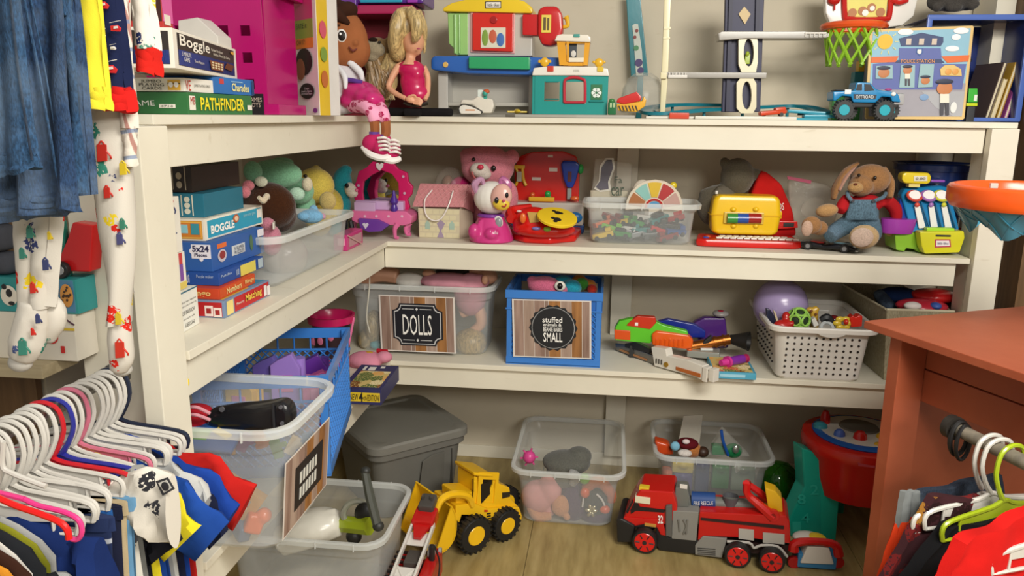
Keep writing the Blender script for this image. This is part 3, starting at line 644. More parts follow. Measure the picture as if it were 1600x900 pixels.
for k, (x, y, d) in enumerate(((588, 224, -.15), (604, 228, -.135))):
    s = put('shoe', 'fc02a62', dl, blob([p.ell(x-6, y, 16, 14, 14, dy=d), p.ell(x+8, y+6, 14, 14, 13, dy=d-.01), p.ell(x-1, y-8, 9, 10, 9, dy=d+.01)], .004)); put('sole', 'fe8e4e0', s, p.tube([(x-22, y+6, d-.01), (x-10, y+17, d-.03), (x+8, y+23, d-.03), (x+21, y+20, d-.01)], [3, 5, 5, 4])); put('sock', 'f6a4a9c', s, p.tube([(x-3, y-18, d+.01), (x-3, y-10, d+.01)], 8))
    put('stripe', 'fece6e2', s, *[p.tube([(x+2+i, y-8+i*6, d-.035), (x+12+i, y-9+i*6, d-.04), (x+20+i*.6, y-6+i*6, d-.02)], [1.6, 2, 1.4]) for i in range(4)])
# play house behind
p = PX(3.06)
ph = thing('play_house', 'purple and magenta toy play house with a blue panel behind the dolls', 'toy', (p(600, 100).x, 3.06, ZT))
put('roof', 'p5a2a8c', ph, p.box(528, -30, 661, 6, .2, bv=.01)); put('roof', 'p6f3a9c', ph, p.box(532, -10, 556, 10, .03, dy=-.035, bv=.006)); put('trim', 'pb02a5c', ph, p.box(540, 7, 645, 22, .2, bv=.006)); put('panel', 'p2a9cc0', ph, p.box(562, -20, 628, 4, .01, dy=-.012, bv=.004)); put('emblem', 'p9a3ab0', ph, p.box(636, -4, 652, 4, .008, dy=-.01, bv=.003))
put('interior', 'q7a1426', ph, p.box(538, 23, 640, 178, .01, dy=.19, zb=ZT)); put('wall', 'q7a1426', ph, p.box(534, 23, 541, 178, .18, zb=ZT), p.box(636, 23, 641, 178, .18, zb=ZT)); put('floor_panel', 'q7a1426', ph, bx(p(541, 170).x, p(636, 170).x, 3.06, 3.24, ZT, ZT+.008))
# lion
p = PX(2.99)
ln = thing('plush_lion', 'tan shaggy plush lion with a pale muzzle between the two dolls', 'plush toy', (p(600, 178).x, 2.99, ZT))
put('body', 'u8d6f47', ln, blob([p.ell(592, 135, 22, 40, 18), p.ell(590, 88, 25, 28, 20), p.ell(602, 110, 18, 30, 14), p.ell(575, 78, 8, 9, 7), p.ell(608, 66, 8, 8, 7)], .005)); put('muzzle', 'ua79a80', ln, blob([p.ell(585, 76, 17, 12, 13, dy=-.045, rot=18), p.ell(582, 88, 10, 8, 9, dy=-.045)], .004)); put('nose', 'f2a1e18', ln, p.ell(583, 62, 7, 3.5, 5, dy=-.06)); put('eye', 'p120e0c', ln, p.ell(593, 66, 2.5, 2, 2, dy=-.07))
put('mane', 'h9a7c54', ln, *[p.tube([(590+random.uniform(-16, 18), 92+random.uniform(0, 30), -.04), (592+random.uniform(-16, 20), 125+random.uniform(-10, 20), -.045), (594+random.uniform(-20, 18), 158, -.03)], [3, 4, 1.5], seg=6) for _ in range(26)])
# blonde styling doll
p = PX(2.92)
bd = thing('fashion_doll', 'large blonde doll in a shiny pink top with hair over its eyes', 'doll', (p(645, 178).x, 2.93, ZT))
SD = 'qe0a583'
put('body', SD, bd, blob([p.ell(646, 64, 17, 22, 18), p.ell(649, 78, 10, 9, 10), p.tube([(642, 78, 0), (641, 96, 0)], [8, 8]), p.tube([(641, 92, 0), (641, 102, 0)], [10, 19], flat_=.7), p.tube([(630, 102, 0), (622, 106, 0)], [7, 7])], .0035), label='doll head and neck')
put('top', 'pc41c58', bd, blob([p.ell(642, 108, 22, 14, 15), p.ell(650, 116, 12, 10, 10, dy=-.012), p.ell(645, 128, 20, 22, 14), p.ell(650, 148, 21, 16, 15), p.ell(641, 104, 15, 10, 12), p.ell(646, 140, 19, 18, 14)], .0035, 26))
put('arm', SD, bd, blob([p.tube([(624, 102, -.01), (614, 118, -.02), (606, 136, -.03)], [6, 5.5, 4.5]), p.tube([(606, 136, -.03), (618, 146, -.05), (634, 154, -.07)], [4.5, 4.5, 3.6])], .003))
hd = put('hand', SD, bd, blob([p.ell(642, 156, 9, 5, 5, dy=-.075, rot=15)]+[p.tube([(646, 152+i*3, -.077), (655, 154+i*3, -.082), (661-i, 159+i*2, -.08)], [2.2, 2, 1.4], seg=6) for i in range(4)]+[p.tube([(638, 152, -.08), (645, 149, -.085), (650, 150, -.086)], [2.4, 2, 1.6], seg=6)], .002, 2))
put('arm', SD, bd, blob([p.tube([(661, 104, .02), (668, 120, .03), (668, 145, 0), (664, 156, -.03)], [5.5, 5, 4.5, 3.5])], .003))
put('hair', 'hcfb47c', bd, blob([p.ell(636, 42, 27, 30, 27, dy=.02), p.ell(622, 66, 16, 30, 20, dy=.01), p.tube([(640, 16, -.03), (651, 34, -.062), (650, 56, -.06), (645, 66, -.05)], [9, 11, 8, 3]), p.tube([(630, 18, -.02), (620, 45, -.04), (617, 72, -.03), (614, 88, -.0)], [11, 12, 9, 4]), p.tube([(650, 20, .0), (661, 42, -.01), (663, 66, .01), (663, 84, .02)], [10, 7, 4, 2])], .0035), *[p.tube([(612+random.uniform(-6, 8), 84, .02), (603+random.uniform(-8, 14), 108, .025), (612+random.uniform(-14, 8), 132, .03), (606+random.uniform(-12, 12), 156, .03)], [3, 3, 2.4, 1], seg=6) for _ in range(22)])
put('mouth', 'cb0506a', bd, p.ell(654, 76, 3, 1.3, 1, dy=-.048)); put('belt', 'p2a2420', bd, p.tube([(632, 160, -.04), (648, 165, -.055), (668, 161, -.035)], 3)); put('leg', 'f191719', bd, bx(p(600, 170).x, p(706, 170).x, 2.9, 2.96, ZT, ZT+.03, .012), bx(p(636, 170).x, p(662, 170).x, 2.86, 2.9, ZT, ZT+.028, .01), bx(p(570, 170).x, p(635, 170).x, 2.96, 3.0, ZT, ZT+.026, .01))
# ---------------------------------------------------------------- toy kitchen
p = PX(3.1)
kc = thing('toy_kitchen', 'toy kitchen workbench with yellow roof, green side and red door on a blue counter', 'toy', (p(770, 178).x, 3.1, ZT))
put('roof', 'pe8c628', kc, p.slab([(692, 18), (692, 12), (706, 4), (740, -4), (800, -4), (820, 2), (832, 12), (832, 21), (745, 19)], .14, dy=-.02, bv=.006)); put('badge', 'ce8e4dc', kc, p.box(759, 3, 782, 12, .004, dy=-.026, bv=.003)); put('badge_edge', 'c1a1a1a', kc, p.box(758, 2, 783, 13, .002, dy=-.0235, bv=.003)); put('lettering', 'c2a2a2a', kc, p.txt('little tikes', 762, 5, 780, 10, dy=-.0275))
put('side_panel', 'p9ac878', kc, p.slab([(699, 20), (732, 20), (732, 86), (712, 86), (711, 78), (701, 68)], .12, bv=.005)); put('rib', 'p86b868', kc, p.box(709, 22, 712, 84, .01, dy=-.008), p.box(716, 22, 719, 84, .01, dy=-.008)); put('back_panel', 'pc2beb4', kc, p.box(730, 19, 832, 88, .12, bv=.006))
put('door', 'pcf2a1e', kc, p.slab([(738, 20), (802, 21), (801, 81), (738, 79)], .02, dy=-.022, bv=.004)); put('door_frame', 'pdca4a0', kc, p.slab([(735, 19), (805, 20), (804, 84), (735, 82)], .01, dy=-.008, bv=.003)); put('knob', 'pa01c1a', kc, p.disc(771, 31, 5.5, .006, dy=-.028, bv=.002))
st = put('sticker', 'cd8d4c0', kc, p.box(751, 43, 790, 75, .002, dy=-.0245)); put('print', 'c7a9a3a', st, p.ell(758, 59, 5, 12, .4, dy=-.026)); put('print', 'cc05a3a', st, p.ell(770, 57, 6, 10, .4, dy=-.026)); put('print', 'c3a6ab0', st, p.ell(782, 62, 6, 10, .4, dy=-.026))
put('counter', 'p2c62b4', kc, p.slab([(673, 92), (678, 87), (732, 87), (888, 90), (888, 110), (838, 118), (732, 115), (680, 110), (673, 108)], .2, dy=-.05, bv=.008)); put('tray', 'p2fa068', kc, p.slab([(732, 88), (828, 89), (828, 109), (732, 107)], .03, dy=-.075, bv=.005)); put('bolt', 'pd8b060', kc, p.disc(696, 101, 4.2, .006, dy=-.056, bv=.002))
put('leg', 'pc4c0b8', kc, p.box(684, 112, 700, 178, .12, zb=ZT, bv=.006)); put('leg', 'pc4c0b8', kc, p.box(826, 117, 840, 178, .12, zb=ZT, bv=.006)); put('back_panel', 'pbab6ac', kc, p.box(700, 112, 828, 178, .01, dy=.1, zb=ZT), p.box(700, 160, 828, 166, .09, dy=.005, bv=.003))
ar = put('mixer', 'pc41c1e', kc, p.slab([(816, 22), (842, 22), (842, 56), (816, 55)], .06, dy=-.03, bv=.006), p.slab([(840, 16), (848, 9), (870, 9), (878, 20), (880, 45), (874, 68), (860, 72), (846, 70), (840, 55)], .08, dy=-.05, bv=.014), label='red toy mixer head'); put('label_plate', 'ce0c850', ar, p.box(846, 23, 861, 51, .003, dy=-.053, bv=.002)); put('print', 'c5a4a20', ar, p.box(849, 27, 853, 47, .001, dy=-.0545), p.box(855, 28, 858, 47, .001, dy=-.0545)); put('handle', 'pe2b428', ar, p.tube([(880, 42, -.02), (887, 40, -.02), (886, 30, -.02), (884, 26, -.02)], [3, 3, 3.4, 5]))
# small white tracked toy
p = PX(2.96)
tk = thing('toy_tank', 'small white tracked toy vehicle under the toy kitchen counter', 'toy', (p(742, 178).x, 2.96, ZT))
tr_ = put('track', 'qdedad0', tk, p.slab([(716, 172), (718, 165), (726, 162), (752, 172), (753, 178), (720, 178)], .03, bv=.003)); put('belt', 'q26241f', tr_, p.tube([(718, 176), (717, 168), (724, 163), (738, 166), (753, 174), (752, 177)], 1, n=4)); put('body', 'qd8d2c4', tk, p.slab([(718, 163), (722, 155), (738, 156), (746, 150), (770, 155), (772, 166), (768, 177), (754, 177), (738, 164)], .05, dy=.01, bv=.006)); put('stripe', 'qc87a3a', tk, p.box(727, 171, 742, 173, .002, dy=-.001)); put('turret', 'pd8e2dc', tk, p.box(746, 140, 754, 158, .02, dy=.015)); put('gear', 'p3aa090', tk, p.box(755, 145, 761, 155, .01, dy=.01), p.ell(758, 146, 4, 4)); put('gear', 'pc0522a', tk, p.ell(760, 143, 5, 3.5))
# play mat + airport
p = PX(2.9)
za = ZT+.012
solo('play_mat', 'flat grey play mat of roads under the teal toy building', 'toy', 'qa29e94', slab([at(780, 175, Y=2.94)-V((0, 0, 99))*0+V((0, 0, 0)) for _ in ()] or [V((p(784, 0).x, 3.02, ZT)), V((p(805, 0).x, 2.93, ZT)), V((p(905, 0).x, 2.915, ZT)), V((p(1000, 0).x, 2.925, ZT)), V((p(1003, 0).x, 3.1, ZT)), V((p(800, 0).x, 3.12, ZT))], (0, 0, .011), .002))
p = PX(3.0); pb = thing('toy_terminal', 'teal toy building with white roof, red arched door and yellow lookout tower', 'toy', (p(892, 172).x, 3.0, ZT+.0115)); zb_ = ZT+.012
T_ = 'p22938c'
x = [p(a, 140).x for a in (836, 850, 876, 881, 884, 915, 919, 925, 942, 950)]; zz = [p(892, a).z for a in (172, 157, 127, 118)]
put('wall', T_, pb, panel(((x[0], 3.0, zb_), (x[9], 3.0, zb_), (x[0], 3.0, zz[3])), [0, .13, .34, .42, .70, .78, .94, 1], [0, .28, .34, .84, 1], .006, [(1, 2), (3, 1), (3, 2)]), bx(x[0]-.01, x[0], 3.0, 3.1, zb_, zz[3]), bx(x[9]-.01, x[9], 3.004, 3.1, zb_, zz[3]), bx(x[0], x[9], 3.1, 3.104, zb_, zb_+.02)); put('window_frame', 'p1c7f7a', pb, p.box(851, 154, 873, 156, .01, dy=-.008), p.box(920, 157, 944, 160, .012, dy=-.01), p.box(852, 127, 873, 129, .008, dy=-.006))
put('door_frame', 'pb82c3c', pb, p.tube([(882, 160, -.008), (882, 130, -.008), (886, 123, -.008), (898, 121, -.008), (911, 124, -.008), (914, 130, -.008), (914, 160, -.008)], 2.3, n=3), p.tube([(882, 160, -.008), (914, 160, -.008)], 2)); w_ = put('sticker', 'c1f6a3c', pb, p.box(923, 132, 941, 156, .002, dy=-.005)); put('print', 'cdfe8e0', w_, *[p.disc(932+5*math.cos(a), 145+5*math.sin(a), 3.2, .001, dy=-.007, seg=8) for a in [1.05*i for i in range(6)]])
put('roof', 'pe6e2d8', pb, p.slab([(831, 118), (834, 106), (860, 103), (930, 104), (950, 107), (952, 119), (900, 118)], .1, dy=-.012, bv=.004)); put('roof_clip', 'pc8402a', pb, p.box(855, 103, 865, 112, .004, dy=-.017)); put('roof_clip', 'pd8b83a', pb, p.box(933, 104, 943, 112, .004, dy=-.017)); put('lettering', 'c8a8880', pb, p.txt('SKY STATION', 896, 109, 905, 112, dy=-.014))
tw = put('lookout', 'pe0a024', pb, p.slab([(870, 64), (882, 64), (888, 102), (874, 102)], .07, dy=.005), p.slab([(914, 64), (922, 64), (918, 102), (911, 102)], .07, dy=.005), p.box(880, 94, 914, 103, .06, dy=.01), p.slab([(885, 64), (889, 64), (889, 96), (886, 96)], .01, dy=0), p.box(872, 62, 922, 68, .06, dy=.006)); put('lookout_roof', 'pe8e2d4', tw, p.slab([(866, 64), (870, 55), (878, 53), (918, 54), (923, 58), (923, 66)], .085, dy=-.005, bv=.004)); put('roof_clip', 'p4a9a90', tw, p.box(896, 53, 906, 58, .004, dy=-.01)); put('sticker', 'c303a44', tw, p.box(888, 68, 901, 90, .002, dy=.03)); put('print', 'cd8d8d0', tw, p.ell(896, 84, 4, 5, .5, dy=.028)); put('railing', 'pe8e0cc', tw, p.box(888, 90, 912, 97, .004, dy=.004))
for k, (x_, y_) in enumerate(((851, 97), (936, 98))): f_ = solo('toy_clip', ('yellow smiling face clip on the left of the toy building roof', 'yellow round clip on the right of the toy building roof')[k], 'toy', 'pe2b02c', p.ell(x_, y_, 7, 7, 3, dy=-.0), p.box(x_-2, y_+4, x_+2, 104, .01, dy=0), p.ell(x_-8, y_-1, 2.5, 2.5), p.ell(x_+8, y_-1, 2.5, 2.5))
p = PX(2.96)
gf = thing('toy_figure', 'small dark green block figure beside the teal toy building', 'toy', (p(957, 172).x, 2.96, za)); put('body', 'p1f6a3c', gf, p.box(950, 159, 963, 173, .02, bv=.004, zb=za)); put('head', 'p3a7a40', gf, p.ell(956, 158, 5, 4, 4, dy=.01)); put('print', 'ca9c090', gf, p.box(953, 161, 956, 168, .001, dy=-.0012), p.box(958, 161, 961, 168, .001, dy=-.0012))
yf = thing('toy_airplane', 'small flat yellow toy aeroplane lying on the grey play mat', 'toy', (p(805, 170).x, 3.02, za)); put('wing', 'pe0c030', yf, box((p(805, 170).x, 3.02, za+.008), (.075, .02, .006), (0, 0, .2), .002)); put('fuselage', 'pe0c030', yf, ell((p(805, 170).x, 3.02, za+.01), (.012, .04, .009), (0, 0, .3)))
dp = thing('toy_dump_truck', 'red and yellow toy dump truck bed with black striped side', 'toy', (p(985, 172).x, 2.98, za)); put('bed', 'pc42420', dp, p.slab([(963, 160), (965, 154), (995, 143), (1003, 152), (1000, 158), (975, 163)], .05, bv=.003)); put('chassis', 'pe0a828', dp, p.slab([(963, 163), (1003, 158), (1006, 150), (1010, 156), (1008, 166), (995, 175), (966, 173)], .04, dy=.005, bv=.003)); put('stripe', 'q221c14', dp, *[p.slab([(966+i*5.2, 165), (968+i*5.2, 165), (971+i*5.2, 173), (969+i*5.2, 173)], .002, dy=.002) for i in range(6)])
# teal measuring board leaning on wall
p = PX(3.38); tl = thing('toy_bat', 'tall narrow teal board with purple pattern leaning on the wall', 'toy', (p(1000, 178).x, 3.35, ZT)); put('board', 'p1b7a86', tl, p.slab([(978, -10), (1000, -10), (1013, 119), (986, 120)], .012, bv=.003)); put('inlay', 'cc9cfc4', tl, p.slab([(988, 40), (992, 37), (997, 38), (1003, 80), (1005, 118), (994, 118), (990, 60)], .003, dy=-.004)); put('print', 'c8a3a36', tl, p.disc(995, 48, 2.6, .001, dy=-.006), p.disc(992, 58, 2.6, .001, dy=-.006)); put('print', 'c4a3a72', tl, p.disc(998, 98, 6, .001, dy=-.006), p.disc(1001, 110, 5, .001, dy=-.006)); put('print', 'c4a8a5a', tl, p.disc(994, 75, 4, .001, dy=-.006)); put('handle', 'p1b7a86', tl, p.box(995, 119, 1004, 178, .012, zb=ZT, dy=.001))
p = PX(3.12); solo('toy_dome', 'clear domed plastic cover standing behind the red and yellow dump truck', 'toy', 'tc8c8c0', lathe(p(1003, 176), [(.001, p.k()*56), (p.k()*12, p.k()*55), (p.k()*22, p.k()*48), (p.k()*29, p.k()*34), (p.k()*32, p.k()*14), (p.k()*30, 0), (p.k()*29, 0), (p.k()*31, p.k()*14), (p.k()*28, p.k()*33), (p.k()*21, p.k()*46), (.001, p.k()*54)]))
# ---------------------------------------------------------------- garage tower
p = PX(3.04); gt = thing('toy_garage', 'tall toy car garage with navy tower, cream lift shaft and teal looping track', 'toy', (p(1150, 180).x, 3.04, ZT))
put('tower', 'q242446', gt, p.slab([(1134, -20), (1195, -20), (1192, 60), (1188, 175), (1128, 175), (1132, 60)], .03, dy=.03, bv=.003)); put('rib', 'q1a1a38', gt, p.slab([(1140, -20), (1146, -20), (1140, 174), (1134, 174)], .012, dy=.017), p.slab([(1182, -20), (1188, -20), (1183, 174), (1177, 174)], .012, dy=.017)); put('window', 'cc8b080', gt, p.slab([(1163, 10), (1173, 22), (1164, 38), (1154, 22)], .003, dy=.024), label='diamond shaped opening')
sx = p(1155, 49).x; k_ = p.k(1170, 110)
def oval_hole(x0, x1, y0, y1, cx, cy, rx, ry):
    n = 16; us_ = []
    o = [(cx+rx*math.cos(2*math.pi*i/n), cy+ry*math.sin(2*math.pi*i/n)) for i in range(n)]
    f = []
    for a, b in o:
        dx, dy = a-cx, b-cy; t = min((x1-cx)/dx if dx > 1e-6 else ((x0-cx)/dx if dx < -1e-6 else 1e9), (y1-cy)/dy if dy > 1e-6 else ((y0-cy)/dy if dy < -1e-6 else 1e9)); f.append((cx+dx*t, cy+dy*t))
    A, Bq = [p(*q_) for q_ in o], [p(*q_) for q_ in f]; D = V((0, .02, 0))
    return loft([A, Bq, [q_+D for q_ in Bq], [q_+D for q_ in A]], closed=True)
put('lift_shaft', 'pdcd4b4', gt, oval_hole(1154, 1184, 50, 113, 1170, 82, 8, 22), oval_hole(1151, 1182, 121, 177, 1167, 149, 7.5, 22), p.box(1153, 113, 1183, 121, .022, dy=-.001)); put('car', 'p9ab02a', gt, p.box(1164, 84, 1172, 100, .012, dy=.005, bv=.002), p.ell(1168, 84, 3, 4))
D_ = 'p9c9890'
put('deck', D_, gt, p.slab([(1122, 52), (1128, 49), (1256, 49), (1292, 51), (1294, 59), (1250, 60), (1165, 60), (1124, 63)], .09, dy=-.01, bv=.002)); put('railing', 'pd8d4cc', gt, p.box(1258, 50, 1292, 53, .004, dy=-.016), *[p.box(1258+i*7, 52, 1260+i*7, 58, .004, dy=-.016) for i in range(6)])
put('deck', D_, gt, p.box(1034, 113, 1198, 122, .06, dy=-.005, bv=.002)); put('railing', 'pd8d4cc', gt, p.box(1044, 117, 1074, 122, .004, dy=-.012), *[p.box(1045+i*5, 113, 1047+i*5, 119, .004, dy=-.012) for i in range(6)])
put('pole', 'pdfd7b0', gt, p.slab([(1038, -12), (1049, -12), (1044, 120), (1039, 178), (1031, 178), (1036, 60)], .014, dy=.0, bv=.003)); put('joint', 'pdfd7b0', gt, p.box(1037, 42, 1048, 46, .018, dy=-.002, bv=.001), p.box(1036, 58, 1047, 61, .018, dy=-.002, bv=.001), p.box(1032, 113, 1042, 123, .02, dy=-.014, bv=.002))
put('base', 'pd0ccc0', gt, bx(p(1092, 0).x, p(1250, 0).x, 2.93, 3.09, ZT, ZT+.011, .002), bx(p(1016, 0).x, p(1092, 0).x, 2.95, 3.03, ZT, ZT+.009, .002)); put('gate', 'pc8452a', gt, p.box(1046, 176, 1077, 184, .006, dy=-.105, zb=ZT+.0))
lp = [(1160, 158, .24), (1100, 154, .24), (1050, 157, .18), (1012, 166, .08), (1015, 176, -.02), (1040, 180, -.06), (1100, 172, .02), (1160, 166, .16), (1230, 160, .22), (1262, 164, .16), (1285, 173, .02), (1255, 176, -.04)]
tp = []
for i, (a, b, c) in enumerate(lp):
    q_ = p(a, 178, c); zt_ = ZT+[.05, .052, .05, .035, .018, .016, .03, .04, .05, .045, .025, .02][i]; tp.append(V((q_.x, q_.y, zt_)))
def track(pts, w, m, name):
    P = spline(pts, 6); rings = []
    for i, a in enumerate(P):
        d = (P[min(i+1, len(P)-1)]-P[max(i-1, 0)]); d.z = 0; s = V((-d.y, d.x, 0)).normalized()*w
        rings.append([a-s+V((0, 0, .009)), a-s, a+s, a+s+V((0, 0, .009)), a+s*1.08+V((0, 0, .009)), a+s*1.08-V((0, 0, .003)), a-s*1.08-V((0, 0, .003)), a-s*1.08+V((0, 0, .009))])
    return put(name, m, gt, loft(rings))
track(tp, .026, 'p1b7484', 'track'); put('support', 'p1b7484', gt, *[cyl((q_.x, q_.y, ZT), (q_.x, q_.y, q_.z-.004), .006) for q_ in tp[::2]])
put('ramp', 'p2a8ea4', gt, box((p(1255, 170).x, 3.0, ZT+.028), (.13, .07, .012), (0, .06, -.1), .003), box((p(1275, 170).x, 2.97, ZT+.014), (.12, .04, .012), None, .003), bx(p(1236, 0).x, p(1300, 0).x, 2.945, 3.04, ZT, ZT+.008))
oc = thing('toy_car', 'orange toy racing car at the foot of the navy garage tower', 'toy', (p(1208, 175).x, 2.98, ZT+.011)); c_ = p(1208, 172, -.06); put('body', 'pcc4420', oc, box((c_.x, 2.99, ZT+.026), (.095, .035, .016), (0, -.1, .15), .005), box((c_.x+.025, 2.99, ZT+.036), (.04, .03, .018), (0, -.1, .15), .006)); put('wheel', 'q181614', oc, *[cyl((c_.x+a, 2.975, ZT+.019), (c_.x+a, 3.005, ZT+.019), .007) for a in (-.03, .03)])
# ---------------------------------------------------------------- basketball toy
p = PX(3.2); bb = thing('basketball_toy', 'white toy backboard with red frame, orange rim and lime net above the truck', 'toy', (p(1350, 20).x, 3.2, ZT))
put('backboard', 'pe0dcd4', bb, p.slab([(1288, -30), (1290, 20), (1296, 34), (1308, 43), (1380, 44), (1410, 40), (1428, 25), (1434, 0), (1434, -30)], .035, bv=.006)); put('frame', 'pc4221c', bb, p.tube([(1319, -30, -.006), (1320, 22, -.006), (1328, 30, -.006), (1380, 30, -.006), (1390, 22, -.006), (1393, -30, -.006)], 4.5, n=4)); st = put('sticker', 'ce2d668', bb, p.box(1323, -30, 1387, 28, .003, dy=-.0035)); put('print', 'cb07038', st, *[p.disc(x_, y_, 7, .001, dy=-.006) for x_, y_ in ((1332, 20), (1348, 17), (1362, 12), (1376, 19))]); put('print', 'cf0ece4', st, p.disc(1352, 20, 5, .001, dy=-.0075), p.disc(1363, 13, 4, .001, dy=-.0075))
put('knob', 'pc4221c', bb, p.ell(1303, 0, 10, 8, 8, dy=-.01), p.tube([(1304, 6, -.01), (1304, 16, -.01)], 1.5), p.tube([(1392, 0, -.01), (1405, 4, -.012), (1418, 0, -.01)], 4)); put('stand', 'p8a8f9a', bb, bx(p(1372, 0).x, p(1410, 0).x, 3.24, 3.3, ZT, p(1350, 40).z))
rc = p(1334, 42, -.09); rr_ = p.k()*38
put('rim', 'pd8521c', bb, ring(rc, rr_, p.k()*5, (0, 0, 1), seg=32)); n_ = 12; nt = []
def npt(a, t): r_ = rr_*(.96-.2*t); return V((rc.x+r_*math.cos(a), rc.y+r_*math.sin(a), rc.z-p.k()*50*t))
for i in range(n_):
    for s in (-1, 1): nt.append(tube([npt(2*math.pi*(i+s*t*1.6)/n_, t) for t in (0, .25, .5, .75, 1)], p.k()*1.9, seg=5, n=2))
put('net', 'p8fc030', bb, *nt); put('bracket', 'pd8521c', bb, bx(rc.x-.03, rc.x+.03, rc.y+rr_, 3.2, rc.z-.008, rc.z+.008, .002))
yb_ = thing('toy_blocks', 'yellow and teal toy pieces standing behind the blue truck', 'toy', (p(1345, 150).x, 3.25, ZT)); put('upper_block', 'pd8a828', yb_, p.box(1342, 95, 1362, 112, .04, dy=.08)); put('lower_block', 'p2a7a8a', yb_, p.box(1334, 112, 1366, 150, .05, dy=.08)); put('base_block', 'p3a8a48', yb_, p.box(1300, 148, 1366, 178, .05, dy=.08, zb=ZT, bv=.01))
# ---------------------------------------------------------------- blue pickup
p = PX(2.93); pk = thing('toy_pickup', 'blue toy monster pickup with big black tyres in front of the puzzle board', 'toy', (p(1358, 188).x, 2.98, ZT))
zw = ZT+.036; B_ = 'p1c82ba'
dx = -p.k()*0
put('body', B_, pk, p.slab([(1302, 143), (1336, 141), (1338, 129), (1343, 128), (1360, 129), (1370, 140), (1392, 143), (1404, 147), (1408, 160), (1394, 159), (1392, 152), (1378, 151), (1368, 161), (1333, 160), (1330, 151), (1316, 150), (1306, 158), (1302, 157)], .085, bv=.005))
put('window', 'q12161c', pk, p.slab([(1340, 132), (1347, 131), (1347, 141), (1338, 141)], .003, dy=-.0025), p.slab([(1351, 131), (1360, 132), (1366, 141), (1351, 142)], .003, dy=-.0025)); put('decal', 'c20242c', pk, p.slab([(1334, 147), (1370, 148), (1368, 155), (1334, 155)], .002, dy=-.0015)); put('lettering', 'cd8e0e4', pk, p.txt('OFFROAD', 1337, 149, 1365, 154, dy=-.0028)); put('sticker', 'ce8e8e4', pk, p.box(1320, 140, 1330, 147, .002, dy=-.002)); put('bed', 'q15202a', pk, p.box(1306, 140, 1334, 142, .07, dy=.008)); put('grille', 'pa8a8a8', pk, p.box(1397, 146, 1414, 164, .06, dy=.01, bv=.006)); put('headlamp', 'pe8ece8', pk, p.ell(1396, 147, 4, 3.5, 3)); put('bonnet_trim', 'pb04a8a', pk, p.ell(1388, 140, 6, 2, 3, dy=.02))
put('chassis', 'q161616', pk, p.box(1312, 157, 1404, 168, .06, dy=.012))
for (x_, dd) in ((1317, -.012), (1380, -.012), (1323, .075), (1388, .075)): q_ = p(x_, 172, dd); wheel(pk, (q_.x, q_.y, zw), .0335, .034, hub='p1fa0b0', spokes=6)
# police station puzzle
p = PX(3.04)
pz = thing('puzzle_board', 'wooden police station puzzle board leaning against the blue basket', 'puzzle', (p(1435, 187).x, 3.04, ZT))
T4 = [(1361, 46), (1520, 40), (1522, 42), (1507, 185), (1504, 187), (1354, 186), (1352, 183), (1359, 48)]
put('board', 'cd9b877', pz, p.slab(T4, .01, bv=.001)); put('print', 'c8ab8cc', pz, p.slab([(1364, 50), (1517, 44), (1508, 130), (1359, 130)], .001, dy=-.001)); put('print', 'c9c98a0', pz, p.slab([(1358, 130), (1509, 130), (1503, 182), (1357, 182)], .001, dy=-.001))
put('print', 'ca8a8ac', pz, p.slab([(1440, 143), (1507, 143), (1503, 182), (1490, 182), (1462, 168)], .001, dy=-.0018)); put('print', 'c5a66a4', pz, p.slab([(1405, 75), (1470, 75), (1472, 100), (1510, 100), (1503, 140), (1363, 140), (1364, 100), (1404, 96)], .001, dy=-.002))
put('roof_trim', 'cd8682c', pz, p.slab([(1362, 89), (1404, 88), (1400, 97), (1361, 98)], .002, dy=-.003), p.slab([(1471, 88), (1515, 86), (1513, 96), (1480, 98)], .002, dy=-.003)); put('print', 'c34446e', pz, p.slab([(1405, 60), (1440, 51), (1474, 58), (1474, 66), (1470, 72), (1408, 72)], .001, dy=-.003), p.slab([(1402, 94), (1470, 92), (1476, 98), (1398, 98)], .001, dy=-.003)); put('lettering', 'cf0a468', pz, p.txt('POLICE STATION', 1408, 93, 1460, 98, dy=-.0045)); put('print', 'cc8b8a8', pz, *[p.box(a, 60, a+8, 70, .001, dy=-.0045) for a in (1416, 1436, 1456)])
put('sun', 'ce0b424', pz, p.disc(1383, 65, 12, .001, dy=-.003)); put('sun_ray', 'cd8cf8a', pz, *[p.slab([(1383+a*15+b*.8, 65+b*15-a*.8), (1383+a*21+b*.6, 65+b*21-a*.6), (1383+a*21-b*.6, 65+b*21+a*.6), (1383+a*15-b*.8, 65+b*15+a*.8)], .001, dy=-.003) for a, b in [(math.cos(i*math.pi/5), math.sin(i*math.pi/5)) for i in range(10)]]); put('cloud', 'ce8eaec', pz, *[p.ell(x_, y_, a, b, .4, dy=-.003) for x_, y_, a, b in ((1415, 50, 12, 5), (1502, 48, 12, 5), (1494, 58, 7, 5), (1488, 76, 11, 4.5))])
for nm, pts in (('window_piece', [(1369, 103), (1395, 102), (1395, 123), (1368, 123)]), ('door_piece', [(1408, 101), (1430, 101), (1429, 137), (1405, 137)]), ('door_piece', [(1438, 100), (1460, 100), (1457, 136), (1434, 137)]), ('window_piece', [(1470, 118), (1469, 108), (1476, 102), (1490, 101), (1502, 108), (1503, 119)])): put(nm, 'c93b4b8' if 'door' in nm or pts[0][0] < 1400 else 'cd8b870', pz, p.slab(pts, .003, dy=-.0055, bv=.0008))
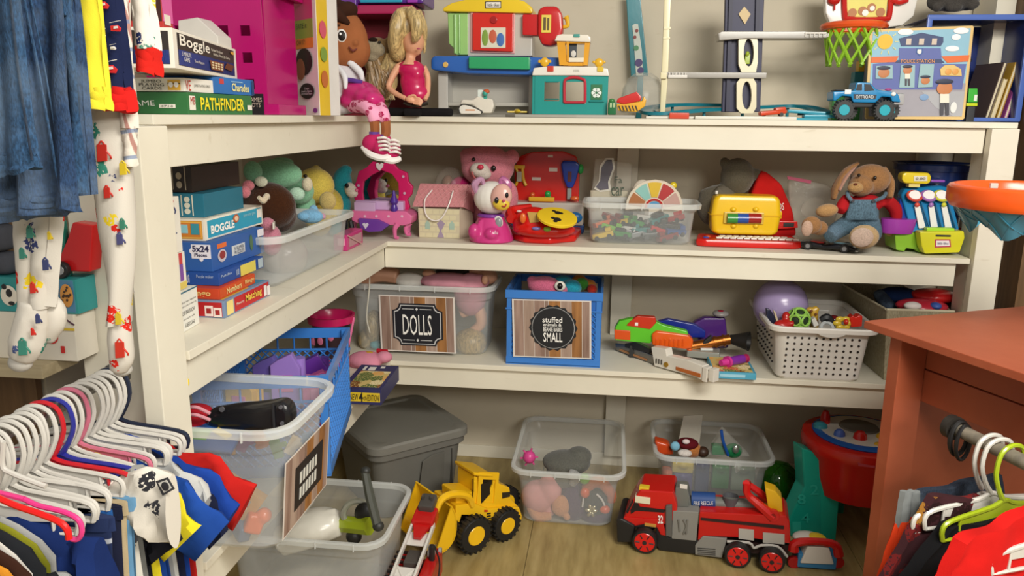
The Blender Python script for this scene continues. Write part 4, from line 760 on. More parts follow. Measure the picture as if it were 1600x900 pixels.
def pf(x_, y_, s, cap=True, legs=True):
    put('figure_face', 'cc07a4a', pz, p.ell(x_, y_, 7*s, 6*s, .5, dy=-.0065)); put('figure_cap', 'c2a3046', pz, p.ell(x_, y_-6*s, 8*s, 2.5*s, .6, dy=-.0072))
    if legs: put('figure_shirt', 'ce0dccc', pz, p.slab([(x_-4*s, y_+5*s), (x_+4*s, y_+5*s), (x_+4*s, y_+13*s), (x_-4*s, y_+13*s)], .001, dy=-.007)); put('figure_trousers', 'c44424a', pz, p.slab([(x_-4*s, y_+13*s), (x_-.5, y_+13*s), (x_-1*s, y_+24*s), (x_-4*s, y_+24*s)], .001, dy=-.007), p.slab([(x_+.5, y_+13*s), (x_+4*s, y_+13*s), (x_+4*s, y_+24*s), (x_+1*s, y_+24*s)], .001, dy=-.007))
pf(1381, 114, 1.3, legs=False); pf(1418, 110, 1.0); pf(1446, 126, 1.0, legs=False); put('figure_face', 'cd89a4a', pz, p.ell(1482, 112, 5, 5, .5, dy=-.0065), p.ell(1493, 112, 5, 5, .5, dy=-.0065)); pf(1476, 138, 1.75)
put('print', 'c3a5a9a', pz, p.slab([(1432, 75), (1442, 75), (1443, 82), (1437, 88), (1431, 82)], .001, dy=-.003)); put('print', 'ce0e0dc', pz, p.slab([(1434, 77), (1440, 77), (1440, 82), (1437, 85), (1433, 82)], .001, dy=-.0045), p.ell(1490, 168, 5, 9, .4, dy=-.005)); put('print', 'c7a9ac0', pz, p.ell(1444, 152, 7, 5, .4, dy=-.003))
# blue basket with books, grey plush on top
p = PX(3.09); q3 = PX(3.36); bk = thing('basket', 'dark blue plastic basket lying on its side with pale blue rim and children books inside', 'basket', (p(1520, 187).x, 3.2, ZT))
x0, x1, z1_ = p(1447, 100).x, p(1602, 100).x, p(1520, 25).z; hh = z1_-ZT
us, vs4 = cuts(9, .03, .010, .016), cuts(8, .04, .012, .018)
put('back_panel', 'p1d2f6e', bk, panel(((x0+.02, 3.36, ZT+.01), (x1-.01, 3.36, ZT+.01), (x0+.02, 3.36, z1_-.01)), us, vs4, .004, [(1+2*i, 1+2*j) for i in (2, 3) for j in range(8)]+[(1+2*i, 9+2*j) for i in (5, 6, 7, 8) for j in (0, 1)]))
put('side_panel', 'p1d2f6e', bk, slab([(x0+.004, 3.1, ZT+.004), (x0+.024, 3.36, ZT+.01), (x0+.024, 3.36, z1_-.01), (x0+.004, 3.1, z1_-.004)], (.004, 0, 0))); put('side_panel', 'p1d2f6e', bk, slab([(x1-.008, 3.1, ZT+.004), (x1-.014, 3.36, ZT+.01), (x1-.014, 3.36, z1_-.01), (x1-.008, 3.1, z1_-.004)], (.004, 0, 0)))
put('side_panel', 'p1d2f6e', bk, bx(x0, x1, 3.1, 3.36, ZT+.001, ZT+.005)); put('side_panel', 'p1d2f6e', bk, bx(x0, x1, 3.1, 3.36, z1_-.006, z1_-.002))
put('rim', 'p4f6cb8', bk, slab([(x0-.012, 3.09, ZT+.001), (x1+.012, 3.09, ZT+.001), (x1+.012, 3.09, ZT+.016), (x0-.012, 3.09, ZT+.016)], (0, .014, 0), .004), bx(x0-.012, x1+.012, 3.09, 3.104, z1_-.014, z1_+.006, .004), bx(x0-.012, x0+.006, 3.0902, 3.103, ZT+.008, z1_, .003), bx(x1-.008, x1+.012, 3.0902, 3.103, ZT+.008, z1_, .003))
bks = [(1548, 18, .10, 'c5a4a44', 'brown-covered picture book furthest left in the blue basket', 1), (1557, 26, .13, 'ce0cda0', 'thin cream book beside the brown one in the blue basket', .72), (1566, 24, .13, 'cb08a30', 'mustard yellow book in the blue basket', 1), (1578, 24, .13, 'c9a4a8c', 'purple and pink book furthest right in the blue basket', 1.05)]
for x_, tl_, w_, m_, lb, hs in bks:
    X_ = p(x_, 180).x; b_ = thing('book', lb, 'book', (X_, 3.13, ZT+.0065), group='books in the blue basket', rot=(0, R(12), R(8))); put('cover', m_, b_, bx(-.003, 0, 0, .17, 0, .21*hs), bx(.008, .011, 0, .17, 0, .21*hs)); put('pages', 'cd8ceb0', b_, bx(0, .008, .002, .168, .002, .208*hs))
p = PX(3.24); gp = thing('plush_toy', 'grey shaggy plush lying on the blue basket rim', 'plush toy', (p(1490, 18).x, 3.24, ZT+hh)); put('body', 'u4a4642', gp, blob([p.ell(1490, 0, 36, 19, 20), p.ell(1468, 2, 20, 16, 16), p.ell(1512, 0, 18, 17, 16)]+[p.ell(1455+random.random()*70, random.uniform(-8, 14), 7, 7, 8, dy=-.03) for _ in range(16)], .005))
p = PX(3.06); gd = thing('toy_figure', 'bright green toy with yellow tray between puzzle board and blue basket', 'toy', (p(1518, 180).x, 3.075, ZT)); put('body', 'p3fae3a', gd, p.slab([(1514, 138), (1528, 138), (1528, 160), (1512, 160)], .01, dy=-.004, bv=.003)); put('tray', 'pc4d020', gd, p.box(1510, 161, 1528, 166, .02, dy=-.02)); put('label', 'ce0e0d8', gd, p.box(1522, 148, 1527, 158, .001, dy=-.006)); put('stand', 'q222428', gd, p.box(1511, 166, 1524, 180, .015, dy=-.015, zb=ZT))
# ================================================================ second shelf, left arm
def P2(x, y): return PX(at(x, y, Z=ZM).y)
cols = []
C = at(352, 497.5, Z=ZM)
g, qn, qa, s_ = gbox('board_game', 'red matching game box at the bottom of the stack on the second shelf', 'game', C, 296, 422, 470.5, 'c7489a8')
prints(g, qn, [('cb01c20', .03, .08, .93, .9), ('ce8d8d0', .45, .1, .68, .7), ('ce8d8d0', .7, .06, .92, .6), ('c9a2020', .5, .25, .63, .55), ('c9a2020', .75, .2, .87, .48)]); prints(g, qa, [('cb81e22', .2, .08, .97, .92), ('ce8d080', .04, .1, .17, .9), ('ce8c848', .42, .25, .78, .8, 'Matching', .02), ('ce8e0d8', .22, .4, .38, .6, 'Memory'), ('ce8e0dc', .84, .15, .9, .8), ('ce8e0dc', .91, .1, .98, .7)])
z = ZM+s_[2]+.0006
top_ = put('print', 'cc8a038', g, slab([(-s_[0]*.9, s_[1]*.05, s_[2]), (-.01, s_[1]*.05, s_[2]), (-.01, s_[1]*.6, s_[2]), (-s_[0]*.9, s_[1]*.6, s_[2])], (0, 0, .0004))); put('print', 'c4a8aa8', g, slab([(-s_[0]*.9, s_[1]*.62, s_[2]), (-.01, s_[1]*.62, s_[2]), (-.01, s_[1]*.98, s_[2]), (-s_[0]*.9, s_[1]*.98, s_[2])], (0, 0, .0004)))
C = at(343, 468.6, Z=z); g, qn, qa, s_ = gbox('board_game', 'red and orange number bingo box second from the bottom of the stack', 'game', C, 292, 399, 451.5, 'cc2401e')
prints(g, qn, [('ce0b870', .1, .15, .75, .85, 'Bingo', .03)]); prints(g, qa, [('cc8501e', .02, .1, .97, .9), ('ce8d890', .18, .25, .58, .8, 'Numbers', .01), ('ce8c078', .68, .3, .95, .8, 'Bingo', .02)])
z += s_[2]+.0006; C = at(343, 447, Z=z); g, qn, qa, s_ = gbox('puzzle_box', 'dark blue jigsaw box with yellow picture, third from the bottom of the stack', 'puzzle', C, 290, 412, 427.5, 'c1f4a94')
prints(g, qn, [('ce0e0e8', .04, .15, .14, .85, '100'), ('cb0c0d8', .35, .6, .85, .85, 'Puzzle maker')]); prints(g, qa, [('cc0d0e0', .03, .6, .25, .8, 'Puzzles'), ('cd8c858', .45, .05, .8, .95), ('ca8b8c0', .86, .1, .97, .9), ('cc8d8e8', .34, .3, .4, .8, '100')])
z += s_[2]+.0006; C = at(332.7, 425, Z=z); g, qn, qa, s_ = gbox('puzzle_box', 'mid blue 5x24 pieces puzzle box above the dark blue jigsaw box', 'puzzle', C, 279, 413, 379.5, 'c2b599e')
prints(g, qn, [('ce0dce4', .42, .45, .98, .93), ('c1f1f4a', .46, .68, .94, .9, '5x24', .03), ('c1f1f4a', .52, .52, .88, .64, 'Pieces', .02)]); put('print', 'ce0dce4', g, oval(qn, .7, .45, .06, .1, .0008), oval(qn, .42, .7, .05, .09, .0008)); put('print', 'cb02a2a', g, oval(qn, .12, .55, .08, .06, .0008)); prints(g, qa, [('cd86a30', .1, .72, .26, .88), ('cc8ccd0', .35, .3, .6, .65), ('c2a3a5a', .39, .48, .57, .6, '5 SUPER'), ('c2a3a5a', .39, .34, .57, .46, 'PUZZLES'), ('ce0dce4', .86, .68, .99, .95)]); put('print', 'cc0b8c0', g, oval(qa, .17, .45, .075, .22, .001)); put('print', 'c8a3030', g, oval(qa, .17, .48, .05, .14, .002)); put('print', 'c4a6a4a', g, oval(qa, .73, .55, .03, .3, .001)); put('print', 'c18203a', g, oval(qa, .92, .5, .03, .25, .001))
z += s_[2]+.0006; C = at(321, 377, Z=z); g, qn, qa, s_ = gbox('board_game', 'white bordered word game box with orange end and light blue BOGGLE side', 'game', C, 270, 411, 343, 'cdcd4c4')
prints(g, qn, [('cc88a2c', .02, .08, .93, .92), ('ce0a848', .05, .12, .9, .88), ('cc8782a', .08, .18, .88, .82), ('c8ac0c8', .12, .35, .5, .75), ('c3a8a98', .6, .3, .85, .8)]); prints(g, qa, [('ce8e2d4', .02, .05, .98, .95), ('c2a9ab8', .04, .1, .97, .9), ('cf4f2ea', .08, .25, .46, .65, 'BOGGLE', .04), ('ce8e2d8', .88, .4, .96, .85), ('ca8d0d8', .62, .6, .84, .8, 'junior letter game')]); put('print', 'cc06030', g, oval(qa, .49, .68, .05, .2, .003)); put('print', 'ce8c8a8', g, oval(qa, .49, .68, .03, .12, .004))
z += s_[2]+.0006; C = at(320, 340, Z=z); g, qn, qa, s_ = gbox('card_box', 'plain teal card box on the white bordered word game box', 'game', C, 263, 381, 303, 'c1f6a80')
prints(g, qn, [('ccfcbb8', .38, .06, .41, .94), ('ccfcbb8', .68, .06, .71, .94)]); put('print', 'ccfcbb8', g, *[oval(qn, .55, v, .08, .12, .001) for v in (.25, .5, .75)])
z += s_[2]+.0006; C = at(301, 301, Z=z); zt_ = Z1-BTK-.002; g, qn, qa, s_ = gbox('card_box', 'dark brown card box on the teal card box under the top shelf', 'game', C, 252, 375, 260, 'c2a1e16', h=min(.062, Z1-NTK-.01-z))
prints(g, qn, [('cb8a890', .38, .1, .41, 1), ('cb8a890', .78, .1, .81, 1)]); put('print', 'cb8a890', g, *[oval(qn, .6, v, .09, .14, .001) for v in (.3, .65)])
# booklets at the very end of the arm
C = at(312, 505, Z=ZM); A = at(277, 526, Z=ZM); ang = math.degrees(math.atan2(-(C-A).x, (C-A).y)); C0_ = V((C.x-.001, max(1.45, A.y), ZM)); C0_.x = A.x+(C.x-A.x)*((C0_.y-A.y)/(C.y-A.y) if C.y > A.y else 0)
g, qn, qa, s_ = gbox('instruction_box', 'small white box with upside down printed text at the shelf end', 'box', C0_, 262, 312, 463, 'ce0ded4', rz=ang, w=.05)
prints(g, qa, [('c3a6a80', 0, .96, 1, 1)]); put('lettering', 'c3a3a3a', g, *[txt(t_, *[(a) for a in (inq(qa, u1, v1, u0, v0)[0], inq(qa, u1, v1, u0, v1)[1], inq(qa, u1, v1, u1, v0)[2])]) for t_, u0, v0, u1, v1 in (('HOUDINI SET', .25, .42, .8, .52), ('MYSTERY', .35, .1, .75, .2), ('for two or more players', .15, .6, .9, .66), ('includes rules of play', .2, .7, .9, .76), ('ages eight and up', .2, .28, .8, .33))])
zq = ZM+s_[2]+.0006
C2_ = V((C0_.x-.008, C0_.y+.005, zq)); g, qn, qa, s_ = gbox('booklet', 'white booklet with a red and purple stripe standing on the small white box', 'book', C2_, 262, 293, 402, 'ce0dcd0', w=.03, rz=ang)
prints(g, qa, [('cc03a3a', .6, .7, .8, 1), ('c7a4a98', .6, .25, .8, .7), ('cd8c060', .5, .03, .95, .22), ('c5a5a5a', .1, .4, .3, .9, 'M\n3')])
zq += s_[2]+.0006; C2_ = V((C2_.x-.004, C2_.y, zq)); g, qn, qa, s_ = gbox('booklet', 'narrow white booklet lettered Cranium along its height near the post', 'book', C2_, 262, 286, 312, 'ce2ddd0', w=.02, rz=ang)
put('lettering', 'c2a3a6a', g, txt('Cranium', inq(qa, .2, .85, .7, .05)[0], inq(qa, .2, .05, .7, .85)[0], inq(qa, .75, .85, 1, 1)[0])); put('print', 'cb02a3a', g, oval(qa, .4, .93, .25, .05, .001))
# ---------------------------------------------------------------- bin of plush toys
A = at(402, 440, Z=ZM); Bn = at(545, 378, Z=ZM)
X1_ = -.91; y0_, y1_ = at(431, 371, X=X1_+.02).y+.02, at(551, 333, X=X1_+.02).y-.02
tb = tub('clear storage tub of plush toys beside the game boxes on the second shelf', 'storage_bin', -1.30, X1_, y0_, y1_, ZM, at(431, 371, X=X1_+.02).z-ZM, .02, rib=4)
def pl(x, y, X): return at(x, y, X=X)
def pb(X):
    """ellipsoids and tubes measured on the plane across the aisle at X"""
    def e(x, y, rx, ry, rd=None, o=0.0, rot=0): c = at(x, y, X=X+o); Yp = PX(c.y); k = Yp.k(x, y); return ell(c, (rx*k, (rd or min(rx, ry))*k, ry*k), (0, R(rot), 0))
    def t(pts, r): P = [at(a[0], a[1], X=X+(a[2] if len(a) > 2 else 0)) for a in pts]; k = PX(P[0].y).k(pts[0][0], pts[0][1]); return tube(P, [v*k for v in r] if hasattr(r, '__len__') else r*k)
    return e, t
e, t = pb(-1.08)
def plush(label, base, name='plush_toy'): c = base; return thing(name, label, 'plush toy', c)
pz_ = ZM+.012
g = plush('mint green plush lying on its front in the clear tub', V((-1.1, 2.4, pz_))); put('body', 'u86bd98', g, blob([e(430, 272, 42, 22, 24), e(468, 298, 22, 20, 20), e(478, 320, 15, 15, 15), e(395, 268, 14, 16, 14), e(440, 254, 20, 8, 10)], .006)); put('foot', 'ub8d8c0', g, e(464, 303, 12, 10, 8, .06)); put('belly', 'ucfd0b8', g, e(408, 284, 10, 8, 6, .05))
g = plush('yellow plush bear slumped at the far end of the clear tub', V((-1.1, 2.6, pz_))); put('body', 'ud8c058', g, blob([e(492, 290, 30, 27, 24), e(514, 320, 22, 26, 20), e(498, 345, 20, 24, 18), e(494, 264, 8, 6, 6)], .006)); put('muzzle', 'ud8ccb0', g, e(480, 288, 8, 11, 8, .07)); put('ear', 'uc8b070', g, e(512, 314, 13, 14, 8, .085)); put('eye', 'p1a120c', g, e(477, 275, 3.5, 2.6, 2.6, .07))
g = plush('dark brown plush head with cream moustache shape in the clear tub', V((-1.0, 2.2, pz_))); put('head', 'u3f2313', g, blob([e(420, 322, 42, 36, 26, .05), e(435, 336, 28, 26, 20, .06)], .006)); put('moustache', 'ud0c0a4', g, t([(404, 308, .14), (411, 314, .145), (417, 306, .145), (420, 310, .14)], [3, 4.5, 4.5, 2]))
g = plush('pink plush paw poking out behind the brown plush head', V((-1.1, 2.1, pz_))); put('paw', 'ud07a84', g, e(388, 290, 9, 8, 8, .03), e(383, 300, 8, 9, 8, .04))
g = plush('small light blue plush with a pink snout at the tub rim', V((-.98, 2.35, pz_))); put('body', 'u7fb4d8', g, blob([e(486, 338, 19, 11, 12, .1), e(474, 338, 10, 7, 7, .1), e(490, 328, 7, 8, 7, .1)], .004)); put('snout', 'uc89ab0', g, e(504, 338, 5, 5, 5, .11)); put('eye', 'p15151c', g, e(497, 334, 2, 3, 2, .125))
g = plush('rosy pink plush at the near end of the clear tub', V((-1.0, 2.1, pz_))); put('body', 'uc07a8c', g, blob([e(424, 375, 16, 24, 16, .08), e(418, 350, 12, 10, 10, .08), e(430, 400, 14, 20, 14, .06)], .005)); put('tag', 'cd8d4c8', g, box(tuple(at(428, 352, X=-.97)), (.004, .03, .02), (0, 0, .3)))
g = solo('balloon', 'shiny grey toy ball seen through the clear tub wall', 'ball', 'pa8a098', ell(at(445, 400, X=-.99), .07))
# ---------------------------------------------------------------- corner toys
p = P2(550, 391); g = thing('toy_box', 'small pink toy suitcase box with a cord near the shelf corner', 'toy', (p(550, 391).x, p.Y, ZM)); c = at(545, 391, Z=ZM); put('case', 'pc43a7a', g, bx(at(529, 388, Z=ZM).x, at(548, 390, Z=ZM).x, c.y-.02, c.y+.16, ZM, ZM+.058, .004)); x1 = at(548, 390, Z=ZM).x; put('window', 'cb88a90', g, bx(x1+.0005, x1+.0015, c.y, c.y+.14, ZM+.012, ZM+.046)); put('cord', 'pd8b0a8', g, tube([(x1+.003, c.y-.02, ZM+.055), (x1+.006, c.y+.05, ZM+.03), (x1+.004, c.y+.13, ZM+.004)], .0022)); put('print', 'ce8a0b8', g, bx(x1-.035, x1-.008, c.y-.0215, c.y-.0202, ZM+.02, ZM+.045))
p = PX(2.98); g = plush('small teal curly plush dog with white face looking at the vanity mirror', V((p(537, 300).x, 2.98, ZM))); put('body', 'u2a8f9a', g, blob([p.ell(535, 288, 15, 25, 15), p.ell(530, 320, 18, 22, 16), p.ell(527, 350, 16, 22, 16), p.ell(540, 266, 10, 8, 9)], .005)); put('face', 'udcd4c4', g, blob([p.ell(548, 297, 9, 12, 10, dy=-.02, rot=-20), p.ell(553, 302, 6, 6, 7, dy=-.02)], .003)); put('nose', 'pd06a8a', g, p.ell(557, 297, 2.6, 2.6, 2.6, dy=-.03)); put('eye', 'p14141a', g, p.ell(542, 290, 3, 3.8, 2.5, dy=-.05)); put('leg', 'q16161a', g, p.tube([(540, 342, -.03), (536, 365, -.03), (530, 376, -.03)], 4), p.tube([(548, 345, -.03), (550, 362, -.03), (545, 376, -.03)], 4))
# vanity
p = P2(600, 372); va = thing('toy_vanity', 'pink and purple toy vanity with arched magenta mirror frame', 'toy', (p(600, 372).x, p.Y, ZM))
fr = [(560, 330), (556, 316), (549, 300), (556, 284), (560, 268), (572, 262), (582, 252), (595, 256), (612, 252), (622, 264), (636, 270), (638, 284), (645, 292), (643, 304), (636, 312), (640, 324), (634, 334), (628, 336), (620, 322), (623, 305), (622, 286), (612, 272), (596, 266), (580, 274), (568, 284), (566, 300), (568, 316), (572, 332)]
put('mirror_frame', 'pc41a5e', va, p.slab(fr, .02, dy=.035, bv=.003)); put('mirror', 'mirror', va, slab([p(x_, y_, dy_) for x_, y_, dy_ in ((562, 334, .105), (562, 282, .105), (578, 266, .095), (614, 266, .067), (627, 284, .058), (627, 334, .058))], (0, .003, 0)))
put('gem', 'pc8a0b8', va, *[p.disc(x_, y_, 2, .003, dy=.031) for x_, y_ in ((632, 302), (560, 290), (630, 276), (555, 306))]); put('heart', 'pd8d0d0', va, p.slab([(587, 256), (590, 254), (593, 257), (596, 254), (599, 256), (598, 261), (593, 267), (588, 262)], .006, dy=.028, bv=.001))
put('shelf', 'pc8a8d0', va, p.box(555, 314, 630, 328, .05, dy=.005, bv=.004), p.box(553, 316, 586, 330, .02, dy=-.02, bv=.003)); put('table', 'pd86a9c', va, p.slab([(549, 328), (634, 330), (644, 338), (642, 350), (630, 353), (560, 350), (549, 345)], .12, dy=-.02, bv=.006)); put('drawer', 'p6a3a98', va, p.slab([(559, 341), (590, 343), (608, 352), (595, 362), (575, 363), (562, 357)], .05, dy=-.035, bv=.005)); put('heart', 'pd0c8d8', va, p.slab([(566, 350), (569, 348), (571, 350), (574, 348), (576, 351), (571, 358)], .002, dy=-.038))
put('leg', 'pd86a9c', va, p.tube([(621, 350, -.015), (617, 358, -.02), (618, 371, -.015), (622, 372, -.018)], [5, 3.5, 2.5, 3])); put('leg', 'pd86a9c', va, p.tube([(640, 348, .02), (634, 356, .01), (636, 366, .01), (642, 366, .01)], [5, 3.5, 2.5, 3])); put('leg', 'pd86a9c', va, p.tube([(553, 346, .06), (553, 362, .06), (553, 369, .06)], [5, 3.5, 3])); put('leg', 'pd86a9c', va, p.tube([(638, 346, .09), (638, 358, .09), (638, 363, .09)], [5, 3.5, 3]))
put('bottle', 'p4a2a8c', va, lathe(p(616, 330, -.01), [(r_*p.k(), h_*p.k()) for r_, h_ in ((5, 0), (6, 4), (4, 10), (7, 14), (3, 24), (1.5, 32))], 16)); put('gem', 'pe0b0c8', va, *[p.disc(x_, 338, 2, .002, dy=-.022) for x_ in (570, 588, 607, 628)])
# roofed gift house
p = P2(692, 372); gh = thing('gift_box', 'house shaped gift box with pink scalloped roof and looped cord', 'box', (p(692, 372).x, p.Y, ZM))
def hb(x, y, d): return p(x, y, d)
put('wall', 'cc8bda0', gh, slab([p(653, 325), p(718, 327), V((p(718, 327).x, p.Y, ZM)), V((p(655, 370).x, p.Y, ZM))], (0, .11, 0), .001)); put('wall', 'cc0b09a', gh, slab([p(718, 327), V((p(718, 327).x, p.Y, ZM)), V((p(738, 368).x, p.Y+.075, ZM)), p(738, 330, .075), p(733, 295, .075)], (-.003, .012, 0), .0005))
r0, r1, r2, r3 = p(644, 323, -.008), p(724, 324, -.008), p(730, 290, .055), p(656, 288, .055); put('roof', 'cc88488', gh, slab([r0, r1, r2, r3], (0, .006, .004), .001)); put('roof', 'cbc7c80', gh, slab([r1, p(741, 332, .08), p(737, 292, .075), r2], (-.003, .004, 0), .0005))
qr = (r0, r1, r3); sc_ = []
for j in range(6):
    for i in range(10): u = (i+.5*(j % 2))/10; sc_.append(tube([inq(qr, min(u, 1), j/6+.16, 1, 1)[0]+V((0, -.001, .001)), inq(qr, min(u+.05, 1), j/6+.02, 1, 1)[0]+V((0, -.001, .001)), inq(qr, min(u+.1, 1), j/6+.16, 1, 1)[0]+V((0, -.001, .001))], .0009, seg=4, n=2))
stuff(put('shingle', 'ce0a8a8', gh, *sc_)); put('cord', 'pe8e0dc', gh, p.tube([(675, 297, .03), (664, 312, -.005), (664, 330, -.012), (670, 341, -.014), (682, 345, -.014), (692, 338, -.012), (702, 318, -.008), (708, 298, .03)], 1.1))
qw = (V((p(655, 370).x, p.Y, ZM)), V((p(718, 370).x, p.Y, ZM)), V((p(655, 325).x, p.Y, p(680, 326).z))); bks2 = []
for j in range(5):
    for i in range(6):
        u0 = (i-.5*(j % 2))/6; u0_, u1_ = max(0.01, u0+.008), min(.99, u0+.158)
        if u1_-u0_ > .03: bks2.append(quad(*inq(qw, u0_, j/5+.02, u1_, j/5+.17), .0004, .0006))
for b_ in bks2: put('brick', 'cd2c8a4', gh, b_)
put('figure', 'c9a88a0', gh, pshape(qw, [(.45, .02), (.62, .02), (.55, .25), (.64, .5), (.54, .62), (.44, .5), (.52, .25)], .0015)); put('window_print', 'ca0b8a8', gh, *[pshape(qw, [(a, .3), (a+.12, .3), (a+.12, .5), (a+.06, .6), (a, .5)], .0015) for a in (.15, .75)])
# dome behind it and pink bear
p = PX(3.2); g = thing('toy_dome', 'clear domed toy with pink inside behind the gift box roof', 'toy', (p(708, 360).x, 3.2, ZM)); put('dome', 'tc8bcb0', g, blob([p.ell(704, 295, 26, 34, 22)], .006)); put('base', 'pb82a6a', g, p.ell(720, 300, 20, 24, 18), p.tube([(704, 320), (708, 345)], 14), bx(p(685, 0).x, p(735, 0).x, 3.15, 3.25, ZM, ZM+.05, .02)); put('lining', 'p8a6a5a', g, p.ell(700, 300, 12, 26, 14, dy=.02))
p = PX(3.16); br = thing('plush_bear', 'big pink plush bear with white muzzle behind the lamb robot', 'plush toy', (p(765, 365).x, 3.16, ZM)); put('body', 'ud07f8c', br, blob([p.ell(762, 262, 42, 30, 30), p.ell(757, 250, 38, 24, 28), p.ell(768, 330, 36, 42, 26), p.ell(728, 242, 10, 10, 8), p.ell(800, 245, 12, 12, 8), p.ell(798, 310, 12, 26, 12), p.ell(728, 300, 18, 12, 14)], .007)); put('muzzle', 'ud8ccc0', br, blob([p.ell(750, 266, 16, 12, 14, dy=-.075, rot=10), p.ell(756, 272, 12, 9, 11, dy=-.075)], .004)); put('nose', 'pc0304a', br, p.ell(751, 261, 5, 4, 4, dy=-.115)); put('eye', 'p16100e', br, p.ell(771, 263, 4, 4.6, 3, dy=-.08)); put('eye', 'p16100e', br, p.ell(740, 249, 3, 3, 3, dy=-.075)); put('mouth', 'fa85a5a', br, p.tube([(737, 268, -.1), (742, 278, -.105), (752, 283, -.09)], 1.2))
# lamb robot
p = P2(766, 378); lb = thing('toy_lamb', 'white and pink toy lamb robot with painted face', 'toy', (p(766, 376).x, p.Y, ZM)); c = p(766, 376); k = p.k()
put('body', 'pc83a80', lb, blob([lathe((c.x, c.y+.03, ZM), [(34*k, 0), (35*k, 3*k), (30*k, 18*k), (24*k, 30*k), (20*k, 38*k)], 24), p.ell(741, 362, 10, 13, 10, dy=-.035), p.ell(768, 366, 12, 10, 10, dy=-.04), p.tube([(752, 345, -.01), (748, 370, -.04)], 5)], .004)); put('collar', 'p7a3a98', lb, p.ring(767, 336, 18, 3, dy=.03, axis=(0, 0, 1))); put('head', 'pe4e0d8', lb, blob([p.ell(769, 309, 29, 26, 26, dy=.02), p.ell(750, 300, 9, 8, 8, dy=.01), p.ell(790, 290, 9, 8, 8, dy=.02)], .004)); put('face', 'pd8a89c', lb, p.ell(783, 308, 17, 21, 10, dy=-.036, rot=14)); put('chin', 'pe0c040', lb, p.ell(783, 318, 14, 11, 8, dy=-.044, rot=14)); put('eye', 'p1a1a1e', lb, p.ell(776, 313, 3.4, 5, 3, dy=-.06)); put('eye', 'p1a1a1e', lb, p.ell(792, 305, 2.8, 4.4, 3, dy=-.055)); put('nose', 'pc04a6a', lb, p.ell(787, 314, 2.6, 2.2, 3, dy=-.066)); put('mouth', 'pb02a3a', lb, p.tube([(784, 322, -.064), (789, 323, -.066), (791, 319, -.062)], 1)); put('badge', 'pd8d4d0', lb, p.ell(778, 348, 8, 11, 4, dy=-.012)); put('badge_center', 'p8a8f94', lb, p.ell(779, 348, 5.5, 8, 3, dy=-.02)); put('ear', 'pb88aa8', lb, p.tube([(745, 302, 0), (742, 288, -.01), (752, 280, -.005), (756, 288, 0)], [4, 6, 4, 3])); put('ear', 'pb86a9a', lb, p.tube([(782, 290, .01), (785, 280, .01), (794, 288, .01), (796, 298, .015)], [4, 5, 6, 3])); put('lettering', 'cf0e0e8', lb, p.txt('Lulu', 766, 360, 778, 366, dy=-.06))
# red work bench
p = PX(3.3); wbn = thing('toy_workbench', 'red toy workbench panel with blue drill and yellow tools', 'toy', (p(860, 345).x, 3.3, ZM))
put('panel', 'pc4241c', wbn, p.slab([(806, 318), (803, 262), (812, 244), (832, 237), (880, 236), (900, 244), (906, 262), (904, 318)], .03, bv=.006)); put('base', 'pb8b4aa', wbn, p.box(796, 316, 912, 352, .1, dy=-.07, bv=.01)); put('base', 'p1f4a8a', wbn, p.box(796, 350, 912, 374, .1, dy=-.06, zb=ZM, bv=.006)); dr = put('drill', 'p1a3a9c', wbn, p.slab([(876, 256), (880, 251), (900, 252), (906, 258), (900, 282), (895, 294), (886, 294), (880, 280)], .03, dy=-.03, bv=.008)); put('bit', 'p8a8f8c', dr, p.box(886, 294, 893, 312, .01, dy=-.02)); put('slot', 'c5a2020', dr, p.box(887, 268, 893, 284, .002, dy=-.032)); put('tool', 'pd8a82c', wbn, p.box(803, 258, 820, 264, .015, dy=-.015, bv=.003), p.tube([(806, 262, -.01), (810, 275, -.01), (806, 290, -.01)], 2), p.tube([(816, 262, -.01), (818, 280, -.01), (822, 290, -.01)], 2.4)); put('bottle', 'pb0a898', wbn, p.box(807, 268, 815, 284, .01, dy=-.02, bv=.003)); put('tool', 'pd8a82c', wbn, p.box(826, 308, 866, 315, .02, dy=-.08, bv=.003)); put('peg', 'p2f9a4a', wbn, p.ell(907, 264, 5, 8), p.ell(856, 303, 5, 5, dy=-.07), p.box(851, 306, 861, 311, .01, dy=-.075)); put('peg', 'pc85a28', wbn, p.ell(898, 310, 7, 4, dy=-.05), p.ell(832, 304, 4, 4, dy=-.06)); put('tag', 'cd8ccc0', wbn, p.box(856, 242, 864, 246, .001, dy=-.002), p.box(858, 262, 871, 268, .001, dy=-.002), p.box(831, 277, 845, 282, .001, dy=-.002)); put('dial', 'p2a7ac0', wbn, p.ell(898, 340, 12, 9, 6, dy=-.07))
